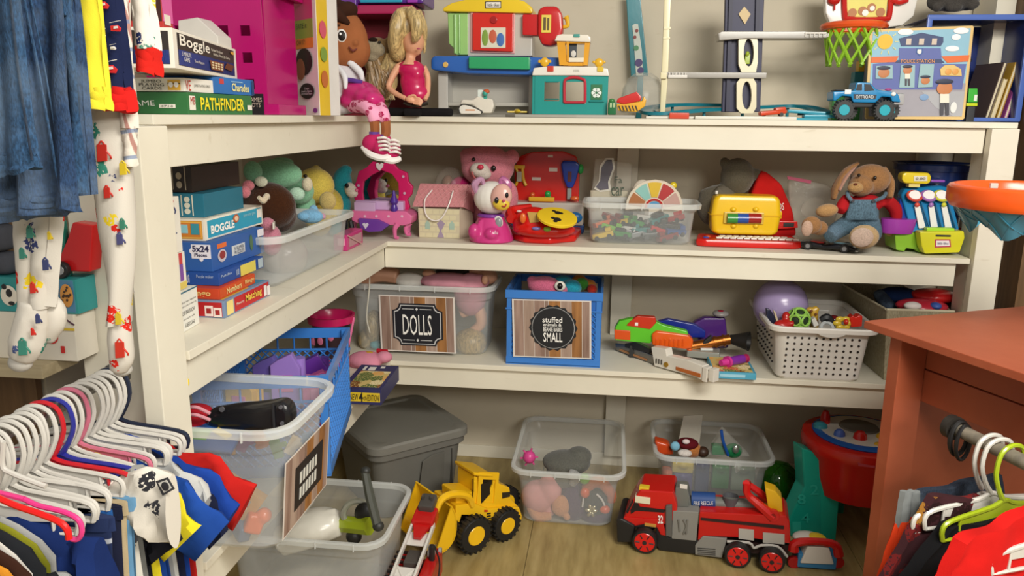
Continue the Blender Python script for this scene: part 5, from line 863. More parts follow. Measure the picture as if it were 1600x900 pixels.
# red phone
p = P2(850, 382); c = p(850, 380); ph_ = thing('toy_phone', 'red toy telephone with a yellow dial showing a black figure', 'toy', (c.x, c.y, ZM)); put('body', 'pcc1a14', ph_, slab([V((at(x_, y_, Z=ZM).x, at(x_, y_, Z=ZM).y, ZM)) for x_, y_ in ((790, 372), (818, 380), (860, 382), (900, 378), (908, 368), (905, 350), (860, 345), (800, 348))], (0, 0, .028), .009), blob([p.ell(833, 345, 34, 22, 24, dy=.05), p.ell(850, 358, 50, 14, 30, dy=.04)], .006)); put('earpiece', 'pd86a2a', ph_, p.ell(817, 341, 5, 8, 3, dy=-.02)); put('sticker', 'cb8964a', ph_, p.slab([(824, 331), (840, 332), (842, 347), (828, 348)], .003, dy=-.012)); dc = p(870, 343, -.02); ax_ = (.15, -.32, .93); put('dial', 'pe8c428', ph_, lathe(dc, [(.001, 0), (27*k, 0), (30*k, .004), (30*k, .012), (28*k, .015), (.001, .015)], 32, ax_)); xx, yy = frame(V(ax_)); n_ = V(ax_).normalized(); put('print', 'c1c1a1a', ph_, *[cyl(dc+n_*.0152+xx*a*k+yy*b*k, dc+n_*.0158+xx*a*k+yy*b*k, r_*k, seg=14) for a, b, r_ in ((-4, -11, 6), (-9, -16, 3.5), (-9, -6, 3.5), (4, 10, 5), (0, 16, 3), (9, 8, 3))]); put('lamp', 'p7a70b0', ph_, p.ell(838, 357, 7, 3, 4, dy=-.03)); put('lamp', 'p8ab83a', ph_, p.ell(855, 358, 6, 4, 4, dy=-.03)); put('handset', 'pcc1a14', ph_, p.tube([(800, 342, .02), (800, 330, .06), (830, 326, .09)], [9, 8, 8])); put('button', 'pd8c0b8', ph_, p.ell(811, 330, 4, 2, 3, dy=.01))
# bagged item
p = PX(3.22); g = thing('bagged_toy', 'navy cardboard shape in a clear zip bag leaning behind the vehicle tub', 'toy', (p(955, 350).x, 3.22, ZM)); put('bag', 'ke0dcd0', g, slab([p(918, 356), p(985, 358), p(988, 256), p(930, 247)], (0, .03, 0), .01)); put('card', 'c2a2448', g, p.slab([(931, 292), (938, 282), (940, 262), (948, 250), (956, 250), (958, 262), (950, 284), (951, 295), (938, 297)], .004, dy=.008)); put('card_edge', 'cd8d4c8', g, p.slab([(928, 295), (936, 282), (937, 260), (946, 247), (959, 247), (961, 262), (953, 284), (955, 298), (938, 300)], .003, dy=.013)); put('sheet', 'cc0b8a0', g, p.box(922, 298, 980, 344, .002, dy=.015)); put('lettering', 'c3a4a3a', g, p.txt('Fa', 960, 276, 972, 286, dy=-.002), p.txt('car', 955, 292, 975, 306, dy=-.002))
# ---------------------------------------------------------------- tub of toy vehicles
tv, tr2 = tubpx('clear tub filled with small toy cars and trucks on the second shelf', (922, 378), (1080, 386), (913, 1096, 318), 309, ZM, .02, rib=5)
tr2 = list(tr2); tv_c = tv.location
fan = thing('spinner_toy', 'half round spinning wheel toy with animal pictures standing up in the vehicle tub', 'toy', (0, 0, 0)); p = PX(tr2[2]+.16); fan.location = (p(1018, 330).x, p.Y, ZM+.04); c = p(1022, 325); k = p.k()
def sect(r0, r1, a0, a1, d, th=.006): n = 10; return slab([c+V((r1*k*math.cos(R(a0+(a1-a0)*i/n)), d, r1*k*math.sin(R(a0+(a1-a0)*i/n)))) for i in range(n+1)]+[c+V((r0*k*math.cos(R(a1-(a1-a0)*i/n)), d, r0*k*math.sin(R(a1-(a1-a0)*i/n)))) for i in range(n+1)], (0, th, 0))
put('disc', 'cd8ccb8', fan, sect(1, 42, -5, 185, 0), bx(c.x-.02, c.x+.02, c.y, c.y+.006, ZM+.04, c.z))
for i, m_ in enumerate(('cc09a90', 'cb02c2c', 'cd8b428', 'c8ac0b8', 'ca86a3a')): put('segment', m_, fan, sect(16, 38, 8+34*i, 38+34*i, -.003, .003))
put('hub', 'p5a9ac8', fan, sect(0.5, 10, 0, 180, -.004)); put('hub_ring', 'pb82a28', fan, sect(11, 14, 0, 180, -.004)); put('knob', 'pd8c030', fan, p.ell(1052, 290, 6, 6, 5, dy=.02), p.tube([(1040, 296, .01), (1050, 291, .02)], 2)); put('cover', 'pd4ccbc', fan, p.ell(1003, 302, 16, 22, 8, dy=.03))
rnd = random.Random(3); nv_ = 0
def minicar(label, x, y, z, rz, c, kind, sc=1, grp='toy vehicles in the clear tub'):
    t = thing('toy_car', label, 'toy', (x, y, z), grp, rot=(rnd.uniform(-.3, .3), rnd.uniform(-.3, .3), rz)); L, W, H_ = .055*sc, .026*sc, .013*sc
    put('body', c, t, bx(-L/2, L/2, -W/2, W/2, .005*sc, .005*sc+H_, .003)); put('cab', 'q22262c' if kind else c, t, bx(-L*.2 if kind else L*.15, L*.25 if kind else L*.42, -W*.42, W*.42, .005*sc+H_, .005*sc+H_*1.8, .003))
    put('wheel', 'q1a1a1a', t, *[cyl((a*L*.3, b*W*.4, .006*sc), (a*L*.3, b*W*.55, .006*sc), .0065*sc, seg=10) for a in (-1, 1) for b in (-1, 1)])
cn = ['yellow', 'dark red', 'red', 'green', 'lime', 'blue', 'grey', 'white', 'orange', 'black', 'teal']; cc = ['pd0b02c', 'p7a1c20', 'pb8222a', 'p2c8038', 'p6ab02c', 'p1e4a8c', 'p7a7c7e', 'pd8d6d0', 'pc8602a', 'p1c1c1e', 'p207a7a']
X0, X1, Y0, Y1 = tr2[0]+.02, tr2[1]-.02, tr2[2]+.02, tr2[3]-.03
nth = ['at the left end', 'left of the middle', 'near the middle', 'right of the middle', 'at the right end']
lay = ['at the bottom', 'in the second layer', 'in the third layer', 'on top']
for r_ in range(4):
    for i in range(5):
        ci = (i*3+r_*4) % 11
        x_ = X0+.035+(X1-X0-.06)*(i+.4*(r_ % 2))/4.6; minicar(f'tiny {cn[ci]} vehicle {lay[r_]}, {nth[i]} of the clear tub', x_, Y0+.02+rnd.uniform(0, .03)+r_*.014, ZM+.008+r_*.021+rnd.uniform(0, .006), rnd.uniform(-.6, .6)+(math.pi if rnd.random() < .5 else 0), cc[ci], i % 2, 1.5)
for r_ in range(2):
    for i in range(4): ci = (r_*4+i*2+1) % 11; minicar(f'tiny {cn[ci]} vehicle {["half buried", "deep"][r_]} in the back of the heap, {["left", "centre left", "centre right", "right"][i]}', X0+.05+(X1-X0-.1)*(i+.5)/4, Y0+.12+.06*r_, ZM+.055-.01*r_, rnd.uniform(0, 6), cc[ci], 1, 1.4)
# ---------------------------------------------------------------- grey bear and red hood
p = PX(3.2); g = thing('plush_bear', 'grey plush bear slumped face down behind the yellow case', 'plush toy', (p(1140, 360).x, 3.2, ZM)); put('body', 'u5c5648', g, blob([p.ell(1152, 276, 27, 30, 26), p.ell(1132, 254, 8, 9, 8), p.ell(1182, 272, 8, 9, 8), p.ell(1120, 322, 32, 34, 26), p.ell(1106, 304, 14, 11, 12), p.ell(1150, 340, 36, 26, 26)], .007)); put('shirt', 'f625c50', g, blob([p.ell(1128, 320, 26, 32, 24, dy=-.015), p.tube([(1112, 310, -.03), (1128, 296, -.05)], [8, 8])], .006)); put('tag', 'cd8d4cc', g, p.box(1118, 298, 1122, 303, .001, dy=-.085))
p = PX(3.17); g = thing('hooded_cloth', 'red hooded cloth with a white print behind the red keyboard toy', 'clothes', (p(1205, 360).x, 3.17, ZM)); put('cloth', 'fb21a18', g, blob([p.slab([(1188, 268), (1198, 268), (1222, 288), (1240, 330), (1246, 370), (1168, 375), (1165, 330), (1175, 300)], .09, bv=.03)], .006, 10)); put('lettering', 'ce8dcd4', g, p.txt('QS', 1215, 317, 1225, 330, dy=-.012)); put('handle', 'pc41c14', g, p.slab([(1212, 346), (1246, 346), (1247, 356), (1214, 358)], .01, dy=-.02, bv=.002)); put('slot', 'q1a1614', g, p.box(1224, 348, 1241, 355, .004, dy=-.022))
# red keyboard
c = at(1168, 388, Z=ZM); Yk = c.y; p = PX(Yk); kb = thing('toy_keyboard', 'red toy laptop keyboard with white keys', 'toy', (c.x, Yk, ZM)); xa_, xb_ = at(1084, 380, Z=ZM).x, at(1248, 386, Z=ZM).x
put('body', 'pcc1a14', kb, slab([(xa_, Yk+.02, ZM), (xa_+.03, Yk, ZM), (xb_-.03, Yk, ZM), (xb_, Yk+.02, ZM), (xb_-.005, Yk+.16, ZM), (xa_+.02, Yk+.16, ZM)], (0, 0, .03), .01))
for j in range(3):
    for i in range(12-j): x_ = xa_+.075+i*.0255+j*.01; put('key', 'pe0dcd2', kb, bx(x_, x_+.022, Yk+.018+j*.024, Yk+.038+j*.024, ZM+.0305, ZM+.036, .002))
put('button', 'p3a4a9c', kb, ell((xa_+.04, Yk+.04, ZM+.031), (.012, .01, .004))); put('button', 'pd8602a', kb, ell((xa_+.05, Yk+.07, ZM+.031), (.01, .008, .004)))
# yellow case on keyboard
p = PX(Yk+.09); yc = thing('toy_case', 'yellow toy carry case with a green, blue and red roller on the keyboard', 'toy', (p(1166, 363).x, p.Y, ZM+.0365)); k = p.k()
def yr(g, zz, y0=.0, d=.11): c0 = p(1166, 335); return rrect(c0.x, p.Y+d/2+y0, 47*k+g, d/2+g*.4, .02, zz)
zA, zB = ZM+.0368, p(1166, 306).z; zm_ = (zA+zB)/2
put('shell', 'pe8bc1c', yc, loft([yr(-.02, zA), yr(-.006, zA+.004), yr(.002, zA+.015), yr(.008, zm_-.004), yr(.008, zm_+.004), yr(.002, zB-.02), yr(-.004, zB-.008), yr(-.014, zB-.001), yr(-.025, zB)])); put('seam', 'pd8a818', yc, loft([yr(.0085, zm_-.003), yr(.0125, zm_-.002), yr(.0125, zm_+.002), yr(.0085, zm_+.003)], closed=True)); put('latch', 'pe8bc1c', yc, p.box(1112, 333, 1120, 345, .03, dy=.03, bv=.004)); put('latch', 'pe8bc1c', yc, p.box(1214, 330, 1222, 342, .03, dy=.03, bv=.004)); put('handle', 'pe8bc1c', yc, p.box(1140, 305, 1192, 309, .03, dy=.04, bv=.003)); put('knob', 'pe8bc1c', yc, p.ell(1146, 327, 5, 4, 5, dy=-.003), p.ell(1181, 327, 5, 4, 5, dy=-.003), p.ell(1146, 353, 5, 4, 5, dy=.0), p.ell(1181, 353, 5, 4, 5, dy=.0))
put('roller_frame', 'pd0b048', yc, p.box(1131, 332, 1194, 350, .01, dy=-.012, bv=.003))
for x0_, x1_, m_ in ((1136, 1152, 'p3a8a3a'), (1152, 1169, 'p2a50a0'), (1169, 1189, 'p9a2420')): a_, b_ = p(x0_, 341, -.01), p(x1_, 341, -.01); put('roller', m_, yc, cyl(a_, V((b_.x, a_.y, a_.z)), 7.5*k, seg=18))
# zip bag
p = PX(3.18); g = thing('zip_bag', 'clear zip bag with a pink seal behind the rabbit', 'bag', (p(1275, 360).x, 3.18, ZM)); put('bag', 'ke0dcd2', g, blob([p.slab([(1232, 276), (1300, 290), (1312, 330), (1300, 372), (1240, 372), (1236, 330)], .05, bv=.02)], .008, 4)); put('seal', 'pb0506a', g, p.slab([(1230, 275), (1268, 282), (1267, 287), (1231, 280)], .006, dy=-.003)); put('filling', 'kc8c0b0', g, p.ell(1270, 325, 20, 16, 12, dy=.02, rot=-30))
# rabbit
p = PX(3.02); rb = thing('plush_rabbit', 'brown plush rabbit in red shirt and denim overalls', 'plush toy', (p(1335, 385).x, 3.02, ZM)); RB = 'u9a7048'
put('head', RB, rb, blob([p.ell(1360, 280, 32, 25, 24), p.ell(1345, 290, 20, 18, 22, dy=-.03)], .005)); put('ear', RB, rb, blob([p.tube([(1342, 254, .01), (1322, 268, .01), (1307, 292, 0), (1302, 312, -.01)], [6, 12, 13, 8], flat_=.5)], .004)); put('ear_lining', 'ub58a78', rb, blob([p.tube([(1338, 260, -.012), (1322, 276, -.016), (1310, 298, -.022)], [3, 8, 7], flat_=.4)], .003)); put('ear', RB, rb, blob([p.tube([(1380, 262, .0), (1392, 285, .0), (1390, 310, -.02)], [8, 10, 9], flat_=.6)], .004)); put('muzzle', 'ub08a5a', rb, p.ell(1337, 293, 13, 9, 10, dy=-.065)); put('eye', 'p1a100a', rb, p.ell(1367, 278, 3, 3.4, 3, dy=-.07)); put('eye', 'p1a100a', rb, p.ell(1342, 274, 2.6, 3, 3, dy=-.068)); put('nose', 'f6a3a2a', rb, p.ell(1337, 288, 3, 2, 2, dy=-.085))
put('shirt', 'fa81c22', rb, blob([p.ell(1352, 318, 28, 16, 20), p.tube([(1325, 310, -.02), (1318, 320, -.05), (1312, 330, -.07)], [10, 11, 9]), p.tube([(1385, 312, -.01), (1398, 326, .01), (1401, 343, .02)], [11, 11, 9])], .005)); put('overalls', 'denim_lt', rb, blob([p.ell(1345, 335, 28, 26, 24, dy=-.01), p.slab([(1330, 312), (1370, 312), (1374, 345), (1320, 345)], .02, dy=-.075, bv=.006), p.tube([(1325, 350, -.02), (1305, 362, -.07), (1296, 370, -.1)], [16, 14, 12]), p.tube([(1358, 350, -.02), (1362, 365, -.06), (1350, 375, -.1)], [18, 16, 14])], .005)); put('strap', 'denim_lt', rb, p.tube([(1331, 314, -.08), (1325, 306, -.07), (1324, 300, -.04)], 3), p.tube([(1366, 314, -.08), (1380, 308, -.065), (1384, 302, -.03)], 3)); put('button', 'm5a5a60', rb, p.disc(1333, 314, 2.4, .003, dy=-.086), p.disc(1365, 314, 2.4, .003, dy=-.086))
put('paw', 'ub0895a', rb, blob([p.ell(1292, 329, 18, 11, 12, dy=-.08, rot=-10)], .004)); put('paw', 'ub0895a', rb, p.ell(1392, 358, 11, 12, 10, dy=.02)); put('foot', 'u9a7048', rb, blob([p.ell(1268, 352, 16, 15, 10, dy=-.12), p.ell(1280, 356, 14, 12, 12, dy=-.09)], .004)); put('sole', 'uc0a08c', rb, p.ell(1261, 357, 9, 13, 5, dy=-.15)); put('foot', 'uc0a278', rb, blob([p.ell(1350, 370, 24, 20, 14, dy=-.11)], .004)); put('sole', 'uc8b0a0', rb, p.ell(1347, 371, 18, 16, 5, dy=-.155))
# black convertible
c = at(1295, 392, Z=ZM); p = PX(c.y-.0); cv = thing('toy_convertible', 'black toy convertible car with pale blue stripes', 'toy', (c.x, c.y+.02, ZM), rot=(0, 0, R(-22)))
put('body', 'p14141a', cv, blob([slab([(-.105, -.035, .01), (-.105, -.035, .026), (-.06, -.035, .032), (-.01, -.035, .024), (.03, -.035, .03), (.08, -.035, .026), (.105, -.035, .016), (.1, -.035, .008)], (0, .075, 0), .006)], .0035, 3)); put('seat', 'pa82a24', cv, bx(-.06, -.01, -.025, .03, .026, .033, .003)); put('windscreen', 'tb8c0c0', cv, slab([(-.002, -.028, .026), (.004, -.028, .026), (-.006, -.024, .044), (-.009, -.024, .044)], (0, .058, 0))); put('stripe', 'p7aa8b8', cv, bx(.02, .092, -.006, .0, .0295, .0315), bx(.02, .092, .006, .012, .0295, .0315)); put('bumper', 'mb0b0b0', cv, bx(.098, .108, -.034, .038, .006, .012, .002)); put('headlamp', 'pc8d0d4', cv, ell((.094, -.022, .022), .006), ell((.094, .026, .022), .006))
for a in (-.065, .062):
    for b in (-.036, .04): wheel(cv, (a, b, .0155), .015, .01, hub='ma8a8ac', spokes=0, tread=False)
# navy bucket
p = PX(3.22); c = p(1445, 385); k = p.k(); bu = thing('bucket', 'navy blue plastic bucket behind the toy cash register', 'bucket', (c.x, 3.24, ZM)); z1_ = p(1445, 254).z; put('body', 'p14295c', bu, lathe((c.x, 3.24, ZM), [(38*k, 0), (40*k, .004), (47*k, z1_-ZM-.03), (50*k, z1_-ZM-.028), (50*k, z1_-ZM-.006), (53*k, z1_-ZM), (50*k, z1_-ZM), (46*k, z1_-ZM-.02), (37*k, .01)], 36)); put('handle_lug', 'p14295c', bu, bx(c.x+50*k, c.x+58*k, 3.22, 3.26, z1_-.035, z1_-.008, .004))
# cash register
p = PX(2.96); cg = thing('toy_register', 'colourful toy cash register with yellow drawer and three coin slides', 'toy', (p(1445, 397).x, 2.96, ZM))
put('drawer', 'pd0cc28', cg, p.slab([(1437, 362), (1507, 361), (1508, 372), (1500, 395), (1445, 397), (1440, 385)], .05, dy=-.02, bv=.006)); put('drawer_slot', 'q2a2a18', cg, p.box(1462, 367, 1486, 370, .003, dy=-.022)); put('badge', 'ce8e0e0', cg, p.slab([(1463, 376), (1483, 376), (1484, 384), (1463, 385)], .002, dy=-.0225)); put('badge_edge', 'cb03050', cg, p.slab([(1461, 374), (1485, 374), (1486, 386), (1461, 387)], .001, dy=-.0212)); put('lettering', 'c2a3a6a', cg, p.txt('little tikes', 1465, 378, 1482, 382, dy=-.024))
put('base', 'p86b832', cg, p.slab([(1398, 366), (1440, 362), (1470, 362), (1500, 362), (1500, 394), (1436, 395), (1430, 390), (1416, 388), (1414, 393), (1400, 391)], .12, dy=.035, bv=.005)); put('back', 'p1a78ac', cg, slab([p(1424, 363, .03), p(1500, 360, .03), p(1484, 293, .11), p(1470, 290, .12), p(1415, 294, .12), p(1408, 305, .11)], (0, .05, 0), .008)); put('back', 'p1a3a8c', cg, slab([p(1404, 355, .05), p(1424, 361, .05), p(1412, 305, .12), p(1406, 310, .12)], (0, .04, 0), .003))
def onbk(x, y): t = (363-y)/70; return .026+.084*max(0, t)
for i, (x_, xb2, m_) in enumerate(((1429, 1441, 'pc84a3a'), (1451, 1460, 'p9a6ab0'), (1471, 1482, 'pc8c83a'))):
    put('slide', 'pdcdcd4', cg, slab([p(x_-5+((xb2-x_)), 357, onbk(0, 357)-.008), p(x_+6+(xb2-x_), 356, onbk(0, 356)-.008), p(x_+9, 322, onbk(0, 322)-.008), p(x_, 322, onbk(0, 322)-.008)], (0, .008, 0), .002)); put('coin_ring', m_, cg, ring(p(x_, 306, onbk(0, 306)-.012), 9.5*p.k(), 2*p.k(), (0, -.64, .77), ms=8)); put('coin', 'pe0dcd8', cg, cyl(p(x_, 306, onbk(0, 306)-.01), p(x_, 306, onbk(0, 306)-.012)+V((0, -.001, .001)), 8*p.k())); put('pointer', m_, cg, p.ell(x_+4, 320, 4, 4, 3, dy=onbk(0, 320)-.014)); put('divider', 'p1a6c9c', cg, slab([p(x_+12+(xb2-x_), 358, onbk(0, 358)-.02), p(x_+14+(xb2-x_), 358, onbk(0, 358)-.02), p(x_+12, 316, onbk(0, 316)-.018), p(x_+10, 316, onbk(0, 316)-.018)], (0, .015, 0), .002))
put('display', 'pe0c828', cg, p.slab([(1410, 272), (1416, 269), (1452, 270), (1456, 276), (1454, 286), (1448, 288), (1414, 287), (1409, 281)], .05, dy=.09, bv=.008)); put('display_neck', 'pe0d080', cg, p.box(1420, 286, 1438, 293, .03, dy=.1)); put('screen', 'cd8d4c0', cg, p.slab([(1428, 275), (1449, 275), (1449, 283), (1428, 283)], .002, dy=.0875)); put('lettering', 'c3a3a4a', cg, p.txt('0.00', 1431, 277, 1446, 281, dy=.085)); put('card_slot', 'p8a4ab0', cg, p.box(1455, 281, 1477, 285, .02, dy=.11)); put('cup', 'p9a3aa0', cg, loft([[p(1404, 343, .05)+V((22*p.k()*r_*math.cos(a), .03*r_*math.sin(a), -h_)) for a in [2*math.pi*i/24 for i in range(24)]] for r_, h_ in ((1.05, 0), (1, 0), (.9, .035), (.9, .05), (.98, .05), (1.05, .035), (1.12, 0), (1.12, -.003), (1.05, -.003))])); put('pad', 'pa0d030', cg, p.box(1448, 356, 1492, 363, .03, dy=-.005, bv=.004))
p = PX(3.05); solo('cloth_bundle', 'red cloth bundle tucked beside the toy cash register', 'clothes', 'f8a1a1e', blob([bx(p(1496, 380).x, p(1527, 380).x, 3.0, 3.1, ZM, p(1510, 357).z, .015), p.ell(1508, 372, 14, 16, 16)], .006, 8))
# ---------------------------------------------------------------- orange hoop held out at the right edge
p = PX(2.1); k = p.k(); c = p(1590, 306); hp = thing('basketball_hoop', 'orange toy basketball rim with pale blue net on a brown stand at right edge', 'toy', (c.x+.12, 2.1, 1.0505)); rc = V((p(1487, 306).x+.19, 2.1, c.z))
put('rim', 'pdc5418', hp, lathe(rc, [(.165, -.03), (.18, -.03), (.19, -.015), (.19, .018), (.185, .024), (.176, .026), (.17, .02), (.165, .0)], 48, cap=False), lathe(rc, [(.165, -.03), (.165, 0)], 48, cap=False))
def sk(a, t): r_ = .172-.05*t-.006*math.sin(a*9)*t; return V((rc.x+r_*math.cos(a), rc.y+r_*math.sin(a), rc.z-.028-(.055+.02*math.sin(a*5+1))*t))
n_ = 60; put('net', 'p3f87a0', hp, loft([[sk(2*math.pi*i/n_, t) for i in range(n_)] for t in (0, .33, .66, 1)]+[[sk(2*math.pi*i/n_, t)*1+V(((rc.x-sk(2*math.pi*i/n_, t).x)*.02, (rc.y-sk(2*math.pi*i/n_, t).y)*.02, 0)) for i in range(n_)] for t in (1, .66, .33, 0)], cap=False, closed=True), *[tube([sk(a0+d_*t, t)+V(((sk(a0+d_*t, t)-rc).x*.01, (sk(a0+d_*t, t)-rc).y*.01, 0)) for t in (0, .5, 1)], .0015, seg=4, n=3) for a0 in [2*math.pi*i/18 for i in range(18)] for d_ in (.35, -.35)]); put('clip', 'pc0b8b0', hp, box((rc.x-.02, rc.y+.165, rc.z+.012), (.02, .014, .014), None, .002)); put('stand', 'q6a4a2c', hp, bx(rc.x+.2, rc.x+.25, 2.08, 2.13, 1.0505, rc.z+.05, .004), bx(rc.x+.17, rc.x+.21, 2.09, 2.12, rc.z-.02, rc.z+.01))
# ================================================================ third shelf
def P3(x, y): return PX(at(x, y, Z=ZB).y)
SKN = 'qd6a183'
db, r3 = tubpx('clear tub labelled DOLLS full of dolls on the third shelf', (559, 547), (757, 558), (547, 773, 446), 424, ZB, .025, rib=4, r=.05)
x0, x1, y0, y1, zt3 = r3; p = PX(y0-.02)
qd = (p(596, 547), p(713, 552), p(592, 460)); woodsign(db, tuple(v+V((0, -.004, 0))-db.location for v in qd), 'dolls')
def doll(label, parts, grp='dolls in the clear tub'):
    c = None; t = None
    for nm, m, pr in parts:
        v = flat([pr])[0][0][0]
        if t is None: t = thing('doll', label, 'doll', V((v[0], v[1], ZB+.01)), grp)
        put(nm, m, t, blob(flat([pr]), .005, 4))
    return t
p = PX(y0+.09)
doll('doll with peach arm lying along the left rim of the DOLLS tub', [('arm', SKN, p.tube([(566, 440), (590, 428), (622, 432)], [11, 14, 12])), ('hand', SKN, p.ell(670, 427, 11, 6, 7)), ('clothes', 'fe0dcd4', [p.ell(640, 438, 24, 12, 14)])])
doll('doll in pale pink clothes heaped at the right of the DOLLS tub', [('clothes', 'fc98c9a', [p.ell(700, 440, 44, 14, 26), p.ell(735, 460, 26, 34, 24), p.ell(745, 440, 20, 12, 16)]), ('head', SKN, p.ell(760, 432, 18, 13, 16, dy=.05)), ('foot', SKN, p.ell(758, 437, 6, 8, 6, dy=-.04))])
doll('doll with dark hair under the shelf rail in the DOLLS tub', [('hair', 'h1e1614', p.ell(710, 424, 30, 8, 20, dy=.06)), ('face', SKN, p.ell(745, 424, 14, 8, 10, dy=.05))])
doll('doll pressed against the right side wall of the DOLLS tub, knees bent', [('leg', SKN, [p.tube([(720, 490), (745, 480), (752, 505), (735, 520)], [9, 10, 9, 7], n=4)]), ('hair', 'hb39862', p.ell(735, 535, 26, 22, 24, dy=-.02))])
doll('fair haired doll at the bottom left of the DOLLS tub', [('hair', 'hb09a6a', [p.ell(585, 510, 14, 26, 20, dy=-.03), p.ell(572, 530, 12, 16, 16, dy=-.03)]), ('dress', 'f4a9aa4', p.ell(588, 538, 10, 7, 10, dy=-.05))])
solo('cord', 'thin white cord hanging over the left front of the DOLLS tub', 'cord', 'qd8d4c4', PX(y0-.05).tube([(578, 412, .03), (577, 450), (573, 495), (578, 520)], .9))
# blue crate with sign
A, Bc = at(790, 569, Z=ZB), at(937, 574, Z=ZB); w_ = Bc.x-A.x; yc_ = (A.y+Bc.y)/2; h_ = at(860, 455, Y=yc_).z-ZB; dcr = .33
sc_ = lattice_crate('bright blue plastic crate labelled SMALL holding small plush toys', w_, dcr, h_, 'p3a7ac8', ((A.x+Bc.x)/2, yc_+dcr/2, ZB), 0)
lx = lambda x_, y_: PX(yc_-.006)(x_, y_)-sc_.location
woodsign(sc_, (lx(802, 557), lx(924, 561), lx(800, 467)), 'small'); put('inner_panel', 'p2a68b8', sc_, bx(-w_/2+.01, w_/2-.01, -dcr/2+.007, -dcr/2+.009, .01, h_-.03))
p = PX(yc_+.1); zc_ = ZB+.02
t = thing('plush_toy', 'pink plush fish with a big glittery eye in the blue crate', 'plush toy', V((p(850, 450).x, p.Y, zc_))); put('body', 'ud06a88', t, blob([p.ell(850, 446, 26, 15, 20), p.ell(832, 438, 9, 7, 8), p.ell(866, 452, 22, 13, 18)], .005)); put('eye', 'pe0dcd0', t, p.ell(875, 447, 9, 8, 5, dy=-.05)); put('pupil', 'p15120f', t, p.ell(875, 447, 4.5, 5, 4, dy=-.06))
t = thing('plush_toy', 'turquoise plush beside the pink fish in the blue crate', 'plush toy', V((p(890, 450).x, p.Y, zc_))); put('body', 'u2a98b0', t, blob([p.ell(893, 450, 16, 14, 14, dy=.02), p.ell(880, 440, 16, 10, 12, dy=.06)], .005))
t = thing('plush_toy', 'orange and green plush at the back of the blue crate', 'plush toy', V((p(915, 440).x, p.Y+.1, zc_))); put('body', 'uc07a2a', t, blob([p.ell(905, 438, 12, 9, 12, dy=.1), p.ell(920, 446, 12, 10, 12, dy=.1)], .005)); put('fin', 'u4a9a3a', t, p.ell(908, 444, 12, 10, 10, dy=.08)); put('fin', 'uc83a2a', t, p.ell(925, 452, 8, 8, 8, dy=.06))
# ---- toy blasters
p = P3(1040, 572); Yb = p.Y+.02; p = PX(Yb+.06)
t = thing('toy_blaster', 'green and orange foam dart blaster lying across the third shelf', 'toy', (p(1020, 545).x, Yb+.06, ZB+.045))
put('body', 'p5cc02a', t, p.slab([(961, 512), (967, 502), (985, 498), (1020, 500), (1036, 508), (1075, 518), (1076, 528), (1020, 531), (1016, 537), (961, 532)], .035, bv=.005)); put('muzzle', 'pd8501a', t, p.slab([(960, 515), (985, 517), (985, 532), (960, 530)], .042, dy=-.004, bv=.004)); put('slide', 'pc43018', t, p.slab([(978, 509), (986, 501), (996, 494), (1024, 496), (1026, 504), (1016, 515)], .03, dy=-.004, bv=.004)); put('grip', 'pe05c18', t, p.slab([(1018, 523), (1026, 517), (1076, 524), (1084, 532), (1081, 545), (1070, 546), (1019, 540)], .05, dy=-.014, bv=.008)); put('rib', 'pd85414', t, *[p.box(1024+i*7, 530, 1027+i*7, 541, .003, dy=-.017, bv=.001) for i in range(7)]); put('sticker', 'ce8e4dc', t, p.box(992, 504, 997, 509, .001, dy=-.006))
put('rest', 'q202020', t, bx(p(985, 520).x, p(998, 520).x, Yb+.07, Yb+.085, ZB, ZB+.05))
p = PX(Yb+.16); t = thing('toy_blaster', 'dark blue curved toy blaster stock behind the green blaster', 'toy', (p(1065, 540).x, Yb+.16, ZB)); put('stock', 'p1f2f8c', t, p.slab([(1028, 503), (1044, 499), (1085, 507), (1103, 518), (1102, 528), (1080, 528), (1072, 517), (1040, 510)], .035, bv=.005), p.box(1045, 512, 1050, 545, .02, zb=ZB))
t = thing('toy_blaster', 'purple toy with round grey and red knob behind the blasters', 'toy', (p(1115, 540).x, Yb+.2, ZB)); put('body', 'p4a2470', t, p.slab([(1082, 506), (1100, 497), (1134, 497), (1139, 545), (1095, 545)], .05, dy=.04, bv=.01)); put('knob', 'p8a8684', t, p.ell(1126, 490, 13, 6, 12, dy=.05)); put('knob_center', 'p9a2438', t, p.ell(1126, 487, 6, 3, 6, dy=.045)); put('knob_stem', 'p4a2470', t, p.box(1120, 490, 1132, 500, .02, dy=.055))
p = PX(Yb+.1); k = p.k(); t = thing('toy_blaster', 'copper coloured toy ray gun barrel with flared black muzzle', 'toy', (p(1120, 540).x, Yb+.1, ZB+.02)); a_, b_, c_ = p(1078, 542), p(1141, 530), p(1168, 530); put('barrel', 'mb06a30', t, cyl(a_, b_, 8*k), cyl(a_+(b_-a_)*.6, a_+(b_-a_)*.66, 9.5*k), cyl(a_+(b_-a_)*.82, a_+(b_-a_)*.86, 9.5*k)); put('muzzle', 'q1c1a18', t, lathe(b_, [(7*k, 0), (8*k, 5*k), (14*k, 26*k), (15*k, 28*k), (13*k, 28*k), (6*k, 4*k)], 24, (c_-b_)+V((0, -.03, 0)))); put('trigger', 'q1c1a18', t, p.slab([(1100, 533), (1112, 524), (1113, 532), (1104, 541), (1092, 548)], .02, dy=-.02, bv=.003), p.box(1098, 540, 1110, 560, .02, zb=ZB))
